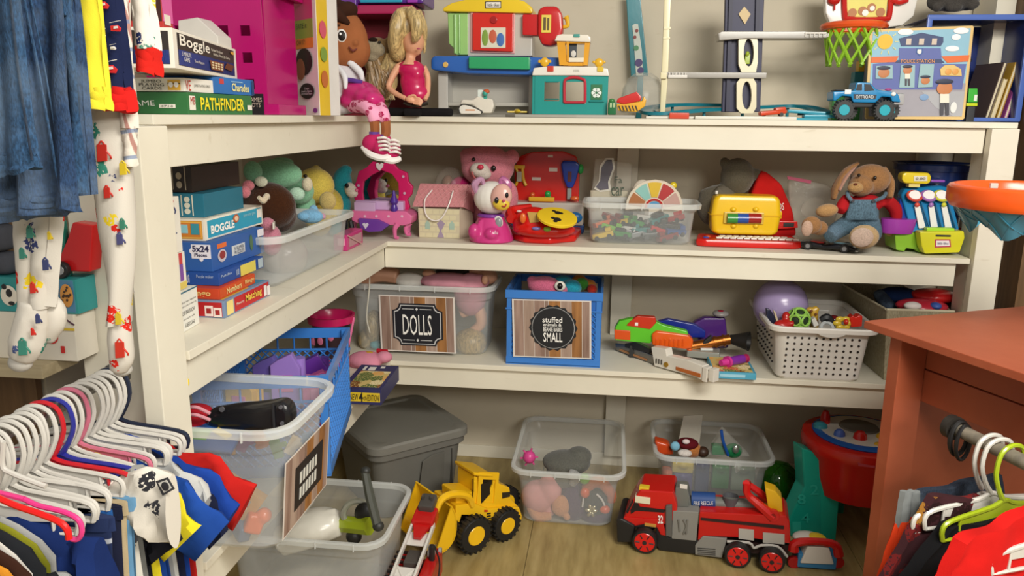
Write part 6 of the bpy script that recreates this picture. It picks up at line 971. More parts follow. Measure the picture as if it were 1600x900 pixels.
a_, b_ = at(962, 549, Z=ZB), at(1021, 570, Z=ZB); p = PR(a_.x, a_.y, math.degrees(math.atan2(b_.y-a_.y, b_.x-a_.x))); t = thing('toy_blaster', 'silver and black toy pistol beneath the green blaster', 'toy', (a_.x, a_.y, ZB)); put('body', 'm8f8a82', t, p.slab([(961, 536), (975, 538), (1020, 555), (1021, 569), (1012, 566), (962, 547)], .035, bv=.003)); put('trim', 'ca8744a', t, p.slab([(968, 545), (1010, 561), (1010, 564), (968, 548)], .003, dy=-.003)); put('rail', 'q1e1c1c', t, p.slab([(976, 537), (992, 534), (1014, 545), (1014, 552), (976, 543)], .02, dy=-.006, bv=.002))
a_, b_ = at(1024, 574, Z=ZB), at(1098, 597, Z=ZB); p = PR(b_.x, b_.y, math.degrees(math.atan2(b_.y-a_.y, b_.x-a_.x))); t = thing('toy_blaster', 'white toy blaster with copper stripe pointing at the shelf edge', 'toy', (b_.x, b_.y, ZB)); put('body', 'pd8d2c6', t, p.slab([(1017, 542), (1040, 545), (1042, 556), (1075, 563), (1098, 572), (1098, 596), (1088, 590), (1022, 572)], .04, bv=.004)); put('muzzle', 'pd8d2c6', t, p.box(1097, 574, 1104, 597, .035, dy=-.004, bv=.002), p.box(1107, 577, 1115, 597, .035, dy=-.004, bv=.002), p.box(1100, 580, 1112, 592, .025, dy=0)); put('stripe', 'cb0602a', t, p.slab([(1056, 573), (1094, 584), (1094, 590), (1056, 578)], .003, dy=-.003)); put('dial', 'mb8903a', t, p.disc(1040, 570, 4, .006, dy=-.005)); put('vent', 'q4a4640', t, *[p.box(1024+i*4, 560+i, 1026+i*4, 568+i, .003, dy=-.003) for i in range(3)])
A, Bq = at(1116, 591, Z=ZB), at(1180, 592, Z=ZB); t = thing('book', 'blue edged picture book lying under the pink and purple pen', 'book', (A.x, A.y, ZB)); put('cover', 'c4a9cb8', t, bx(A.x-.005, Bq.x, A.y+.0, A.y+.2, ZB, ZB+.026, .002)); put('picture', 'art', t, bx(A.x, Bq.x-.01, A.y+.01, A.y+.19, ZB+.0262, ZB+.027)); put('label', 'c9ac8d8', t, bx(A.x+.02, Bq.x-.04, A.y-.001, A.y-.0002, ZB+.008, ZB+.019))
p = PX(A.y+.05); k = p.k(); t = thing('toy_pen', 'thick pink and purple toy pen lying on the picture book', 'toy', (p(1145, 570).x, A.y+.05, ZB+.0275)); a_, b_ = p(1126, 572, -.0), p(1167, 553, .08); a_.z = ZB+.045; b_.z = ZB+.045; d_ = b_-a_; put('barrel', 'p7a2c98', t, cyl(a_+d_*.3, a_+d_*.85, 7*k)); put('tip', 'pc8388c', t, cyl(a_, a_+d_*.3, 4.5*k, 6.5*k), cyl(a_+d_*.22, a_+d_*.3, 9*k)); put('cap', 'pb02c60', t, cyl(a_+d_*.85, b_, 6*k, 5*k), cyl(a_+d_*.97, b_, 7*k))
p = PX(Yb+.1); t = thing('toy_gadget', 'flat grey toy gadget with a white button behind the white blaster', 'toy', (p(1090, 560).x, Yb+.1, ZB)); put('body', 'p8a8c84', t, box((p(1098, 560).x, Yb+.09, ZB+.03), (.13, .08, .03), (0, 0, -.15), .008)); put('button', 'pd8dcd8', t, box((p(1102, 560).x, Yb+.08, ZB+.048), (.05, .014, .008), (0, 0, .1), .002)); put('trim', 'pb02c7a', t, box((p(1070, 560).x, Yb+.1, ZB+.05), (.08, .02, .012), (0, 0, .2), .003)); put('knob', 'pd8602a', t, ell((p(1075, 560).x, Yb+.07, ZB+.046), (.012, .01, .006)))
# ---- white basket
wk, r4 = tubpx('white plastic basket with small round holes full of balls and toys', (1213, 593), (1344, 598), (1204, 1362, 512), 468, ZB, .03, name='basket', m='pd8d4cc', rimm='pdedad2', r=.035, rib=0, step=False)
x0, x1, y0, y1, zt4 = r4; hx = (x1-x0)/2; hh = zt4-ZB; hy = (y1-y0)/2
stuff(put('hole', 'q221c18', wk, *[cyl((-hx*.83+hx*1.66*i/10, -hy-.03*.55*((.02+(hh-.055)*j/6)/(hh*.78))-.0022, .03+(hh-.075)*j/6), (-hx*.83+hx*1.66*i/10, -hy-.03*.55*((.02+(hh-.055)*j/6)/(hh*.78))+.001, .03+(hh-.075)*j/6), .0042, seg=10) for i in range(11) for j in range(7)]))
stuff(put('hole', 'q221c18', wk, *[cyl((-hx-.004-.014*j/4, -hy*.7+hy*1.4*i/7, .05+(hh-.09)*j/4), (-hx-.010-.014*j/4, -hy*.7+hy*1.4*i/7, .05+(hh-.09)*j/4), .004, seg=8) for i in range(8) for j in range(5)]))
put('handle', 'pc8c4bc', wk, slab([(.045*math.cos(a)*1.3+.02, -hy-.043, hh-.004+.03*math.sin(a)) for a in [math.pi+math.pi*i/12 for i in range(13)]], (0, .006, 0), .001))
p = PX(y0+.2); c = p(1222, 478, 0); solo('ball', 'large lavender ball resting in the white basket', 'ball', 'p9c8cb4', ell((c.x, c.y+.03, p(1222, 480).z), p.k()*40, seg=32, rings=20))
p = PX(y0+.06)
def inb(name, label, m, x_, *pr): return solo(name, label, 'toy', m, *pr)
c = p(1248, 498, .02); k = p.k(); bl = thing('toy_ball', 'lime green lattice ball with dark holes in the white basket', 'ball', (c.x, c.y, c.z-16*k)); put('core', 'q2a3a24', bl, ell(c, 14*k)); gr = (1+5**.5)/2
ic = [V(v).normalized() for v in [(0, s1, s2*gr) for s1 in (-1, 1) for s2 in (-1, 1)]+[(s1, s2*gr, 0) for s1 in (-1, 1) for s2 in (-1, 1)]+[(s1*gr, 0, s2) for s1 in (-1, 1) for s2 in (-1, 1)]]
for v in ic: put('ring', 'p96c858', bl, ring(c+v*14.2*k, 7.6*k, 1.7*k, v, seg=12, ms=5))
t = thing('toy', 'shiny red toy piece beside the lime lattice ball', 'toy', p(1226, 510)); put('body', 'pb0201c', t, blob([p.ell(1228, 496, 7, 10, 8, dy=.02), p.ell(1222, 508, 14, 8, 10, dy=0), p.tube([(1216, 505, 0), (1240, 506, 0)], 6)], .004))
t = thing('toy', 'dark navy flat toy with cream edge at the left of the white basket', 'toy', p(1206, 510, .05)); put('body', 'p22263a', t, p.slab([(1197, 482), (1204, 484), (1216, 505), (1210, 510), (1198, 500)], .02, dy=.04, bv=.004)); put('edge', 'pc8b898', t, p.slab([(1208, 484), (1212, 488), (1218, 506), (1214, 506)], .02, dy=.035, bv=.002))
t = thing('toy_giraffe', 'yellow and brown spotted toy giraffe neck in the white basket', 'toy', p(1272, 500, .08)); put('neck', 'pc8a03a', t, blob([p.tube([(1272, 512, .08), (1272, 488, .08), (1278, 480, .08)], [8, 7, 5]), p.ell(1266, 484, 7, 5, 6, dy=.08)], .004)); put('spot', 'p7a4420', t, *[p.ell(x_, y_, 2, 2.6, 2, dy=.058) for x_, y_ in ((1268, 486), (1275, 491), (1269, 497), (1276, 502))])
t = thing('toy_microphone', 'white and black toy with grey ring in the white basket', 'toy', p(1290, 510, .04)); put('body', 'pd8d4cc', t, p.slab([(1268, 500), (1274, 496), (1280, 508), (1272, 512)], .03, dy=.02, bv=.003)); put('cover', 'q1a1c20', t, p.tube([(1282, 500, .03), (1292, 497, .03), (1304, 508, .03)], [5, 8, 4])); put('ring', 'pb0b4b4', t, p.ring(1292, 512, 9, 3, dy=.01, axis=(0, -.8, .5)))
t = thing('toy_flower', 'yellow toy flower with red spots at the right of the white basket', 'toy', p(1320, 512, .03)); put('petal', 'pd8b838', t, *[p.ell(1317+9*math.cos(a), 505+7*math.sin(a), 7, 5, 4, dy=.02) for a in [i*1.05 for i in range(6)]]); put('spot', 'pc8301c', t, p.ell(1322, 503, 4, 5, 4, dy=-.0))
t = thing('toy', 'bright red fluted toy cup at the right end of the white basket', 'toy', p(1342, 510, .03)); put('body', 'pd02a1c', t, p.slab([(1328, 497), (1333, 493), (1337, 496), (1342, 493), (1348, 494), (1347, 510), (1330, 512)], .04, dy=.01, bv=.003)); t = thing('toy', 'dark red round toy behind the yellow flower', 'toy', p(1305, 500, .1)); put('body', 'p6a141c', t, p.ell(1303, 500, 10, 8, 10, dy=.09))
# ---- felt bin
X0f = at(1383, 596, Z=ZB).x; hf = at(1376, 483, Y=2.95).z-ZB
fb = thing('fabric_bin', 'beige felt storage bin with red and navy packages beside the white basket', 'bin', (X0f+.12, 2.95, ZB)); w2 = .2
put('front_panel', 'felt', fb, slab([(X0f, 2.95, ZB), (X0f+w2, 2.96, ZB), (X0f+w2+.02, 2.955, ZB+hf), (X0f-.02, 2.945, ZB+hf)], (0, .006, 0), .001)); put('side_panel', 'felt', fb, slab([(X0f, 2.957, ZB), (X0f-.02, 3.38, ZB), (X0f-.055, 3.4, ZB+hf), (X0f-.02, 2.952, ZB+hf)], (.006, 0, 0), .001), ); put('side_panel', 'felt', fb, slab([(X0f+w2, 2.967, ZB), (X0f+w2, 3.38, ZB), (X0f+w2+.0, 3.4, ZB+hf), (X0f+w2+.02, 2.962, ZB+hf)], (-.006, 0, 0), .001)); put('back_panel', 'felt', fb, slab([(X0f-.01, 3.38, ZB), (X0f+w2, 3.38, ZB), (X0f+w2, 3.4, ZB+hf), (X0f-.05, 3.4, ZB+hf)], (0, .006, 0), .001)); put('floor_panel', 'felt', fb, bx(X0f, X0f+w2-.008, 2.96, 3.38, ZB, ZB+.004)); put('hem', 'cc8c0a4', fb, tube([(X0f-.02, 2.947, ZB+hf), (X0f+w2+.02, 2.957, ZB+hf)], .005), tube([(X0f-.02, 2.95, ZB+hf), (X0f-.055, 3.4, ZB+hf)], .004))
p = PX(3.1)
for lb, m_, pr in (('navy cloth at the back of the felt bin', 'f182a50', [p.ell(1405, 462, 34, 14, 30, dy=.05)]), ('folded denim at the left of the felt bin', 'denim_dk', [p.tube([(1372, 458, .05), (1382, 470, 0), (1398, 486, -.03)], [10, 11, 9])]), ('red shiny package under the rail in the felt bin', 'pb01a1c', [p.ell(1460, 462, 38, 12, 30)]), ('red and white printed package at the front of the felt bin', 'pb8283a', [p.ell(1440, 478, 42, 12, 30, dy=-.07)]), ('dark brown item at the right of the felt bin', 'q3a1c16', [p.ell(1490, 482, 20, 14, 20)])):
    c = flat(pr)[0][0][0]; t = thing('package', lb, 'package', (c.x, c.y, ZB+.02), 'packages in the felt bin'); put('wrap', m_, t, blob(pr, .006, 8)); 
    if 'white printed' in lb: put('print', 'ce0d8d4', t, p.ell(1426, 478, 14, 7, 10, dy=-.125)); put('print', 'c3a5aa8', t, p.ell(1462, 478, 9, 6, 10, dy=-.12))
# ================================================================ third shelf, left arm
N = V((-.717, 1.88, ZB)); f_ = V((-.207, .978, 0)); r_ = V((.978, .207, 0)); Lc, wc = .48, .35
cN = N+f_*Lc/2-r_*wc/2
lc = lattice_crate('big royal blue lattice crate of purple toys behind the clear tub', wc, Lc, .285, 'p3a7ac8', cN, R(12))
for lb, m_, (a, b, zz), s_ in (('lilac toy castle piece in the big blue crate', 'p9a7ac8', (.0, .08, .02), 1), ('purple toy castle tower in the big blue crate', 'p5a2c88', (.07, .14, .02), .9), ('pink and blue toy wall at the right of the big blue crate', 'pc0508a', (.10, .05, .02), .8), ('yellow toy piece at the left of the big blue crate', 'pd0a030', (-.12, .0, .02), .8), ('dark violet toy window piece in the big blue crate', 'p6a5aa8', (-.06, .1, .02), .95)):
    c = cN+r_*a+f_*b+V((0, 0, zz-.012)); t = thing('toy_castle_piece', lb, 'toy', c, rot=(0, 0, R(12+15*a*10))); H_ = .24*s_; put('wall', m_, t, slab([(-.045, 0, 0), (.045, 0, 0), (.045, 0, H_*.8), (.02, 0, H_), (-.02, 0, H_*.92), (-.045, 0, H_*.85)], (0, .03, 0), .004)); put('window', 'q1e1a2a' if 'dark' in lb else 'pc86a9c', t, bx(-.022, .022, -.003, 0, H_*.5, H_*.72, .001)); put('tower', m_, t, cyl((.035, .04, 0), (.035, .04, H_*.9), .02), cyl((-.03, .045, 0), (-.03, .045, H_*.8), .016))
# pink basket behind
p = PX(2.75); c = p(507, 500); k = p.k(); zr = p(507, 498).z; pk_ = thing('toy_pail', 'hot pink toy pail with pictured side behind the big blue crate', 'bucket', (c.x, 2.82, ZB)); put('pail', 'pc41c5c', pk_, lathe((c.x, 2.82, ZB), [(26*k, 0), (31*k, zr-ZB-.03), (38*k, zr-ZB-.028), (39*k, zr-ZB), (35*k, zr-ZB), (30*k, zr-ZB-.03), (25*k, .004)], 32)); put('print_band', 'c2a1018', pk_, lathe((c.x, 2.82, ZB+.04), [(28.6*k, 0), (31*k, zr-ZB-.075)], 32, cap=False)); put('print', 'cc86a8a', pk_, *[ell((c.x+30.5*k*math.sin(a), 2.82-30.5*k*math.cos(a), ZB+.12+.02*math.sin(a*9)), (.012, .004, .016)) for a in (-.9, -.3, .3, .9)]); put('handle', 'pd86a94', pk_, tube([(c.x+39*k, 2.82, zr-.01), (c.x+36*k, 2.78, zr-.09), (c.x+30*k, 2.76, ZB+.03)], .005))
# pink plush, game box at the corner
p = P3(585, 578); p = PX(p.Y+.03); t = thing('toy_plush', 'pink plush piglet lying face down at the shelf corner', 'plush toy', (p(585, 576).x, p.Y, ZB)); put('body', 'fd0869a', t, blob([p.ell(572, 562, 28, 13, 20), p.ell(600, 558, 13, 9, 12), p.ell(558, 568, 12, 8, 10), p.ell(580, 572, 12, 7, 12, dy=-.03)], .004)); put('hat', 'fb02030', t, p.tube([(590, 548, .03), (605, 549, .02)], [4, 3])); put('patch', 'fc0903a', t, p.ell(576, 552, 8, 3, 6, dy=-.0))
A = at(605, 634, Z=ZB); Ln = A.x-at(535, 638, Z=ZB).x; t, qn, qt, _ = gbox('board_game', 'navy boxed game with NEW 4th EDITION on a yellow band at shelf edge', 'game', V((A.x-.02, A.y, ZB)), 0, 0, 0, 'c2c2c5a', w=Ln, d=.26, h=.055, rz=2)
prints(t, qn, [('cd8b828', .02, .2, .97, .78), ('c161414', .24, .28, .44, .68, 'NEW'), ('c161414', .46, .2, .56, .8, '4', .03), ('c161414', .57, .3, .65, .6, 'th'), ('c161414', .67, .28, .95, .68, 'EDITION')]); put('picture', 'art', t, slab([(-Ln+.02, .02, .055), (-.012, .02, .055), (-.012, .19, .055), (-Ln+.02, .19, .055)], (0, 0, .0006))); put('print', 'ce0dcd4', t, bx(-.1, -.075, .2, .235, .055, .0556), bx(-.06, -.045, .225, .245, .055, .0556), bx(-.12, -.11, .2, .24, .055, .0556))
# big clear tub with sign
X1b = -.70; hB = .305; tB = tub('large clear tub labelled on its aisle side, overhanging the lower shelf', 'storage_bin', -1.14, X1b, 1.497, 1.76, ZB, hB, .035, rib=4, r=.05); sg = [at(439, 872, X=X1b+.012), at(493, 774, X=X1b+.012), at(447.7, 713, X=X1b+.03)]
L_ = tB.location; xo = X1b+.013-L_.x; qS = (V((xo-.004, -.13, .03)), V((xo-.004, .145, .03)), V((xo+.012, -.13, .215))); woodsign(tB, qS, 'blank')
# contents
def inside(name, label, cat, loc): return thing(name, label, cat, loc, 'toys in the large clear tub')
t = inside('toy_guitar', 'black plastic toy instrument with rounded ends on top of the large clear tub', 'toy', (-.86, 1.62, ZB+.19)); p = PX(1.58); put('body', 'p16161a', t, blob([p.slab([(318, 645), (360, 638), (405, 634), (440, 628), (452, 640), (455, 665), (440, 676), (370, 676), (322, 668)], .05, bv=.012)], .005, 3)); put('hole', 'p5a5a60', t, p.disc(438, 637, 3, .004, dy=-.004), p.disc(440, 662, 3, .004, dy=-.004), p.disc(346, 640, 4, .004, dy=-.004)); put('strap', 'q26262a', t, p.box(425, 632, 429, 674, .003, dy=-.004))
t = inside('picture_book', 'blue picture booklet with a green and cartoon cover lying in the large clear tub', 'book', (-.93, 1.55, ZB+.235)); put('cover', 'c24508c', t, box((-.89, 1.55, ZB+.24), (.16, .1, .012), (.2, .1, .15), .002)); put('picture', 'c5aa03a', t, box((-.905, 1.55, ZB+.249), (.06, .04, .003), (.2, .1, .15))); put('picture', 'cd8c060', t, box((-.85, 1.565, ZB+.247), (.05, .018, .004), (.2, .1, -.5)))
t = inside('wooden_toy', 'tan wooden toy ramp with cut out openings inside the large clear tub', 'toy', (-.85, 1.56, ZB+.05)); Mx = Matrix.Translation((-.83, 1.545, ZB+.115)) @ Euler((0, .62, .1)).to_matrix().to_4x4(); put('board', 'cb88a48', t, *tf(Mx, panel(((-.075, 0, -.035), (.075, 0, -.035), (-.075, 0, .035)), [0, .12, .42, .55, .85, 1], [0, .25, .75, 1], .03, [(1, 1), (3, 1)]))); put('peg', 'cd8cdb8', t, ell((-.8, 1.52, ZB+.09), (.02, .008, .012)))
for i, (x_, z_, m_, nm) in enumerate(((-.93, .05, 'p3a6ab0', 'blue'), (-.86, .045, 'p4a7ac0', 'sky blue'), (-.77, .05, 'pd86a3a', 'orange'), (-.98, .11, 'p8a8f94', 'grey'), (-.9, .2, 'pd8d0c0', 'cream'), (-.99, .06, 'pc0a8a8', 'dusty pink'), (-.8, .03, 'p5a6a88', 'slate'))):
    t = inside('toy_block', f'{nm} toy piece seen through the front wall of the large clear tub', 'toy', (x_, 1.53, ZB+z_-.02)); put('body', m_, t, blob([box((x_, 1.53, ZB+z_), (.045, .03, .04), (.2, i, .4*i), .006), ell((x_+.02, 1.54, ZB+z_+.015), .018)], .004, 2))
for i in range(9):
    m_ = ['pc8b89a', 'pc04a4a', 'p3a8a7a', 'pd8a060', 'p8a5a9a', 'pb86a4a', 'p4a7a4a', 'pd8c8b0', 'p3a6a9a'][i]; nm = ['pale', 'red', 'teal', 'amber', 'violet', 'rust', 'green', 'ivory', 'blue'][i]; x_ = -1.05+.042*i; t = inside('toy_letter', f'small {nm} toy letter leaning on the back wall of the large clear tub', 'toy', (x_, 1.72, ZB+.1)); put('letter', m_, t, box((x_, 1.73, ZB+.14+.012*(i % 3)), (.026, .012, .05), (0, .5*math.sin(i*2), .2), .003), box((x_+.008, 1.728, ZB+.15), (.012, .01, .04), (0, 1.2, 0), .002))
t = inside('folded_cloth', 'red cloth with pink stripes at the left corner of the large clear tub', 'clothes', (-1.05, 1.6, ZB+.2)); p = PX(1.6); put('cloth', 'fa81c28', t, blob([p.ell(306, 645, 26, 13, 22), p.ell(300, 660, 24, 12, 20)], .005)); put('stripe', 'fd0909a', t, p.tube([(285, 640, -.035), (305, 636, -.045), (328, 646, -.03)], 2.5), p.tube([(285, 650, -.04), (305, 648, -.05), (328, 656, -.03)], 2.5))
solo('ribbon', 'thin yellow ribbon scrap hanging on the edge of the near shelving post', 'ribbon', 'fd8c020', tube([at(289, 565, Y=1.438), at(290, 600, Y=1.438), at(291, 640, Y=1.438)], .0012), blob([ell(at(292, 597, Y=1.437), (.006, .003, .012)), ell(at(290, 606, Y=1.437), (.005, .003, .01))], .002))
# ================================================================ floor
tt = thing('storage_tote', 'grey plastic tote with lid standing on the floor under the corner', 'bin', (-.858, 3.05, 0), rot=(0, 0, R(41))); hw, hd_ = .205, .22
put('tote_body', 'q6f6d66', tt, loft([rrect(0, 0, hw-.04, hd_-.04, .05, 0), rrect(0, 0, hw-.03, hd_-.03, .05, .006), rrect(0, 0, hw-.005, hd_-.005, .05, .27), rrect(0, 0, hw+.012, hd_+.012, .06, .272), rrect(0, 0, hw+.012, hd_+.012, .06, .3)])); put('recess', 'q66645d', tt, slab([(-.02, -hd_+.012, .05), (.1, -hd_+.012, .05), (.1, -hd_-.004, .25), (.045, -hd_-.004, .25), (.0, -hd_-.002, .23)], (0, -.006, 0), .002), bx(-.004+hw*.7, hw*.7, -hd_-.002, -hd_+.03, .05, .25)); put('lid', 'q7a7870', tt, loft([rrect(0, 0, hw+.018, hd_+.018, .06, .301), rrect(0, 0, hw+.022, hd_+.022, .06, .303), rrect(0, 0, hw+.022, hd_+.022, .06, .33), rrect(0, 0, hw+.014, hd_+.014, .06, .338), rrect(0, 0, hw-.02, hd_-.02, .05, .338), rrect(0, 0, hw-.028, hd_-.028, .05, .33)]))
lb_ = tub('low clear tub on the floor with white and lime parts in it', 'storage_bin', -1.16, -.70, 2.16, 2.50, .0005, .3, .03, rib=4, r=.05); zf = .0005
p = PX(2.28); t = thing('toy_stroller_part', 'rounded white plastic seat shell in the low clear tub', 'toy', (p(500, 830).x, 2.3, .02)); put('shell', 'pe0dcd0', t, blob([p.ell(490, 822, 48, 25, 36, rot=-14, dy=.02), p.tube([(440, 845, .0), (480, 830, .0), (530, 815, .03)], [24, 28, 22])], .007))
t = thing('toy_rattle', 'lime green tube with black joint and dark grey grip in the low clear tub', 'toy', (p(560, 820).x, 2.3, .02)); put('tube', 'p9cac24', t, p.tube([(530, 818, .03), (555, 820, .0), (578, 822, -.02)], [13, 13, 14])); put('joint', 'q1c1c1a', t, p.ell(570, 803, 16, 18, 12, dy=.01), p.ell(553, 838, 12, 12, 10)); put('ring', 'p8a8a7c', t, p.ring(558, 802, 20, 5, dy=.02, axis=(.3, -1, 0))); put('grip', 'q45473f', t, p.tube([(570, 735, -.04), (578, 775, -.07), (590, 822, -.1)], [6, 7.5, 7])); put('grip_end', 'q2a2b28', t, p.ell(571, 736, 8, 7, 7, dy=-.04), p.ell(591, 822, 9, 8, 8, dy=-.1))
# ---- clear tubs under the shelf
b1, r5 = tubpx('clear tub of soft toys on the floor left of the fire engine', (816, 815), (955, 826), (799, 979, 738), 640, .0005, .035, rib=4, r=.045)
x0, x1, y0, y1, zt5 = r5; p = PX(y0+.05)
def soft(label, parts, loc, grp=None, name='plush_toy', cat='plush toy'):
    t = thing(name, label, cat, loc, grp)
    for nm, m, pr in parts: put(nm, m, t, blob(flat([pr]), .005, 5))
    return t
soft('pale pink plush doll slumped at the left of the clear floor tub', [('cloth', 'fd89a98', [p.ell(840, 775, 26, 26, 20, rot=20), p.ell(858, 765, 20, 24, 18), p.tube([(832, 760), (850, 785), (862, 805)], [10, 12, 6])]), ('face', 'ud0946c', [p.ell(876, 790, 15, 18, 10, dy=-.02), p.ell(886, 808, 6, 6, 5, dy=-.03)]), ('paw', 'ud0946c', p.tube([(828, 790, -.02), (840, 806, -.02), (862, 806, -.02)], [8, 9, 7]))], V((p(850, 800).x, p.Y, .008)))
soft('grey plush with long ears filling the back of the clear floor tub', [('body', 'u66665f', [p.ell(885, 722, 38, 17, 30, dy=.08), p.ell(905, 712, 20, 14, 20, dy=.1), p.ell(880, 745, 30, 16, 24, dy=.04)])], V((p(890, 740).x, p.Y+.08, .008)))
soft('purple plush in the middle of the clear floor tub', [('body', 'u54405e', [p.ell(895, 780, 22, 40, 24, dy=.03), p.ell(930, 800, 26, 20, 20, dy=.02)])], V((p(900, 800).x, p.Y+.05, .008)))
t = soft('silver and grey plush piece near the rim of the clear floor tub', [('body', 'u9a9a98', [p.tube([(888, 738, -.02), (900, 745, -.02), (893, 758, -.02)], [7, 9, 6])])], V((p(895, 750).x, p.Y, .02)))
solo('toy_piece', 'lime green toy piece near the rim of the clear floor tub', 'toy', 'p78b83c', blob([p.ell(913, 748, 9, 9, 8, dy=-.02), p.box(908, 742, 920, 752, .02, dy=-.02)], .004, 2)); solo('toy_ball', 'pink pompom toy at the left rim of the clear floor tub', 'toy', 'pd0488c', p.ell(827, 714, 10, 10, 10, dy=.03), *[p.tube([(827+9*math.cos(a), 714+9*math.sin(a), .03), (827+14*math.cos(a), 714+14*math.sin(a), .03)], 1.5) for a in (0, 1, 2, 3, 4, 5)])
t = soft('dark plush toy with orange paws and a silver bow in the clear floor tub', [('body', 'u3e4140', [p.ell(930, 785, 20, 24, 16, dy=.0)]), ('mane', 'uc06a3c', [p.tube([(912, 765, -.01), (935, 752, -.01), (954, 770, -.01), (955, 785, -.01)], [8, 10, 9, 7])]), ('paw', 'pd8582a', [p.ell(914, 770, 8, 9, 7, dy=-.03)]), ('paw', 'pd8582a', [p.ell(945, 796, 9, 7, 7, dy=-.03)])], V((p(930, 800).x, p.Y, .008))); put('bow', 'md0c8a8', t, *[p.ell(924+5*math.cos(a), 798+6*math.sin(a), 5, 3, 3, dy=-.04, rot=math.degrees(a)) for a in (0, 1.1, 2.2, 3.3, 4.4, 5.4)]); put('ribbon', 'cd8d4d0', t, p.tube([(932, 772, -.03), (940, 780, -.035), (945, 790, -.035)], 1.6), p.tube([(912, 776, -.03), (910, 792, -.035)], 1.4))
b2, r6 = tubpx('clear tub of small toys on the floor behind the fire engine', (1036, 801), (1184, 808), (1014, 1203, 716), 636, .0005, .035, rib=5, r=.045)
x0, x1, y0, y1, zt6 = r6; p = PX(y0+.06)
def fl_(name, label, m, *pr, bl=True): return solo(name, label, 'toy', m, *( [blob(flat(list(pr)), .005, 3)] if bl else pr))
fl_('toy_piece', 'orange red toy at the left rim of the tub behind the fire engine', 'pc8481e', p.slab([(1022, 688), (1045, 694), (1054, 712), (1028, 712)], .06, bv=.01)); t = soft('small plush with dark red cap and pale blue bow in the rear tub', [('head', 'ub8743c', [p.ell(1082, 702, 14, 14, 14, dy=.01)]), ('cap', 'f5c141c', [p.ell(1074, 693, 18, 9, 14)]), ('bow', 'f7ab0c8', [p.ell(1055, 697, 8, 8, 6, dy=-.03)]), ('muzzle', 'ue0d8d0', [p.ell(1070, 708, 12, 6, 8, dy=-.04)])], V((p(1075, 715).x, p.Y, .1))); put('patch', 'fd8c8c8', t, p.ell(1072, 690, 6, 4, 4, dy=-.035))
fl_('toy_figure', 'dark brown toy figure beside the capped plush in the rear tub', 'q3a2418', p.ell(1098, 706, 10, 9, 10)); solo('spiral_card', 'pale grey spiral bound card standing in the rear tub', 'card', 'cb8b2a4', PX(y0+.2).slab([(1068, 650), (1098, 648), (1092, 700), (1058, 700)], .004), *[PX(y0+.198).disc(1093-i*.8, 657+i*8, 1.4, .002) for i in range(4)])
t = thing('toy_bag', 'green toy in a clear pouch with a blue strap in the rear tub', 'bag', V((p(1135, 715).x, p.Y, .1))); put('pouch', 'ke0e0d8', t, p.slab([(1105, 712), (1130, 672), (1172, 714)], .05, bv=.006)); put('toy', 'p1f7a48', t, blob([p.box(1112, 697, 1132, 712, .04, dy=.005), p.ell(1146, 704, 14, 12, 12, dy=.02)], .005, 2)); put('strap', 'p1f50a0', t, p.tube([(1127, 672, -.004), (1130, 690, -.008), (1138, 712, -.006)], 2.5)); put('shine', 'md0d8d0', t, p.ell(1150, 702, 5, 7, 3, dy=-.02))
for nm, m_, a in (('orange flat toy box', 'pd8744a', (1034, 735, 1050, 772)), ('yellow edged book', 'cd8c46a', (1050, 722, 1084, 740)), ('purple picture box', 'c50487a', (1052, 740, 1082, 768)), ('dark blue box', 'c3a4468', (1086, 724, 1108, 770)), ('green jumble of plastic', 'p4a8a50', (1112, 728, 1140, 765)), ('grey green toy', 'p8a9a84', (1142, 730, 1180, 768)), ('white toy plate', 'pd0d4c8', (1146, 726, 1160, 745))):
    t = thing('toy_box', nm+' seen through the front wall of the rear tub', 'toy', V((p(a[0], a[3]).x, p.Y, .008))); put('body', m_, t, blob([p.box(*a, .05, dy=-.01, bv=.006), p.ell((a[0]+a[2])/2, a[1]+4, (a[2]-a[0])*.3, 8, 8)], .005, 3))
solo('plastic_ball', 'translucent dark green plastic ball on the floor beside the rear tub', 'ball', 'greenglass', ell((at(1215, 757, Y=3.2).x, 3.2, .09), .0885, seg=32, rings=20), *[ring((at(1215, 757, Y=3.2).x, 3.2, .09), .0885, .002, (math.cos(a), math.sin(a), .2), seg=40, ms=6) for a in (0, .8, 1.6, 2.4)])
# ---- activity table
TC = V((1.01, 2.99, 0)); at_ = thing('activity_table', 'red round activity table with blue and white top and teal numbered leg', 'table', TC); rr = .222; zt7 = .41
put('bowl', 'pc42018', at_, lathe((TC.x, TC.y, 0), [(.15, .18), (.17, .185), (rr*.86, .26), (rr*.9, .33), (rr, .36), (rr*1.01, .385), (rr*.985, zt7-.006), (rr*.9, zt7)], 44)); put('top_ring', 'p1f5cb0', at_, lathe((TC.x, TC.y, zt7+.0005), [(.182, 0), (.184, .004), (.17, .007), (.14, .007)], 44)); put('top_disc', 'pdcd8cc', at_, lathe((TC.x-.0, TC.y+.01, zt7+.004), [(.152, 0), (.154, .005), (.001, .007)], 44)); put('dome', 'p6a665c', at_, lathe((TC.x, TC.y+.045, zt7+.01), [(.075, 0), (.07, .006), (.001, .009)], 32), label='grey patterned centre dial')
for m_, a, b, h_, rr2, nm in (('pc42018', -.12, .08, .05, .02, 'knob'), ('p3a8a98', -.15, .03, .02, .028, 'button'), ('p4a6ab8', -.1, -.05, .025, .022, 'button'), ('pc42018', -.03, -.07, .03, .026, 'button'), ('pe0b030', .06, -.05, .02, .026, 'button'), ('pe0b030', .02, -.12, .01, .015, 'button'), ('p3a6ac0', .14, .0, .02, .02, 'button')):
    put(nm, m_, at_, lathe((TC.x+a, TC.y+b, zt7+.007), [(rr2, 0), (rr2*.9, h_*.6), (rr2*.5, h_), (.001, h_*1.05)], 18))
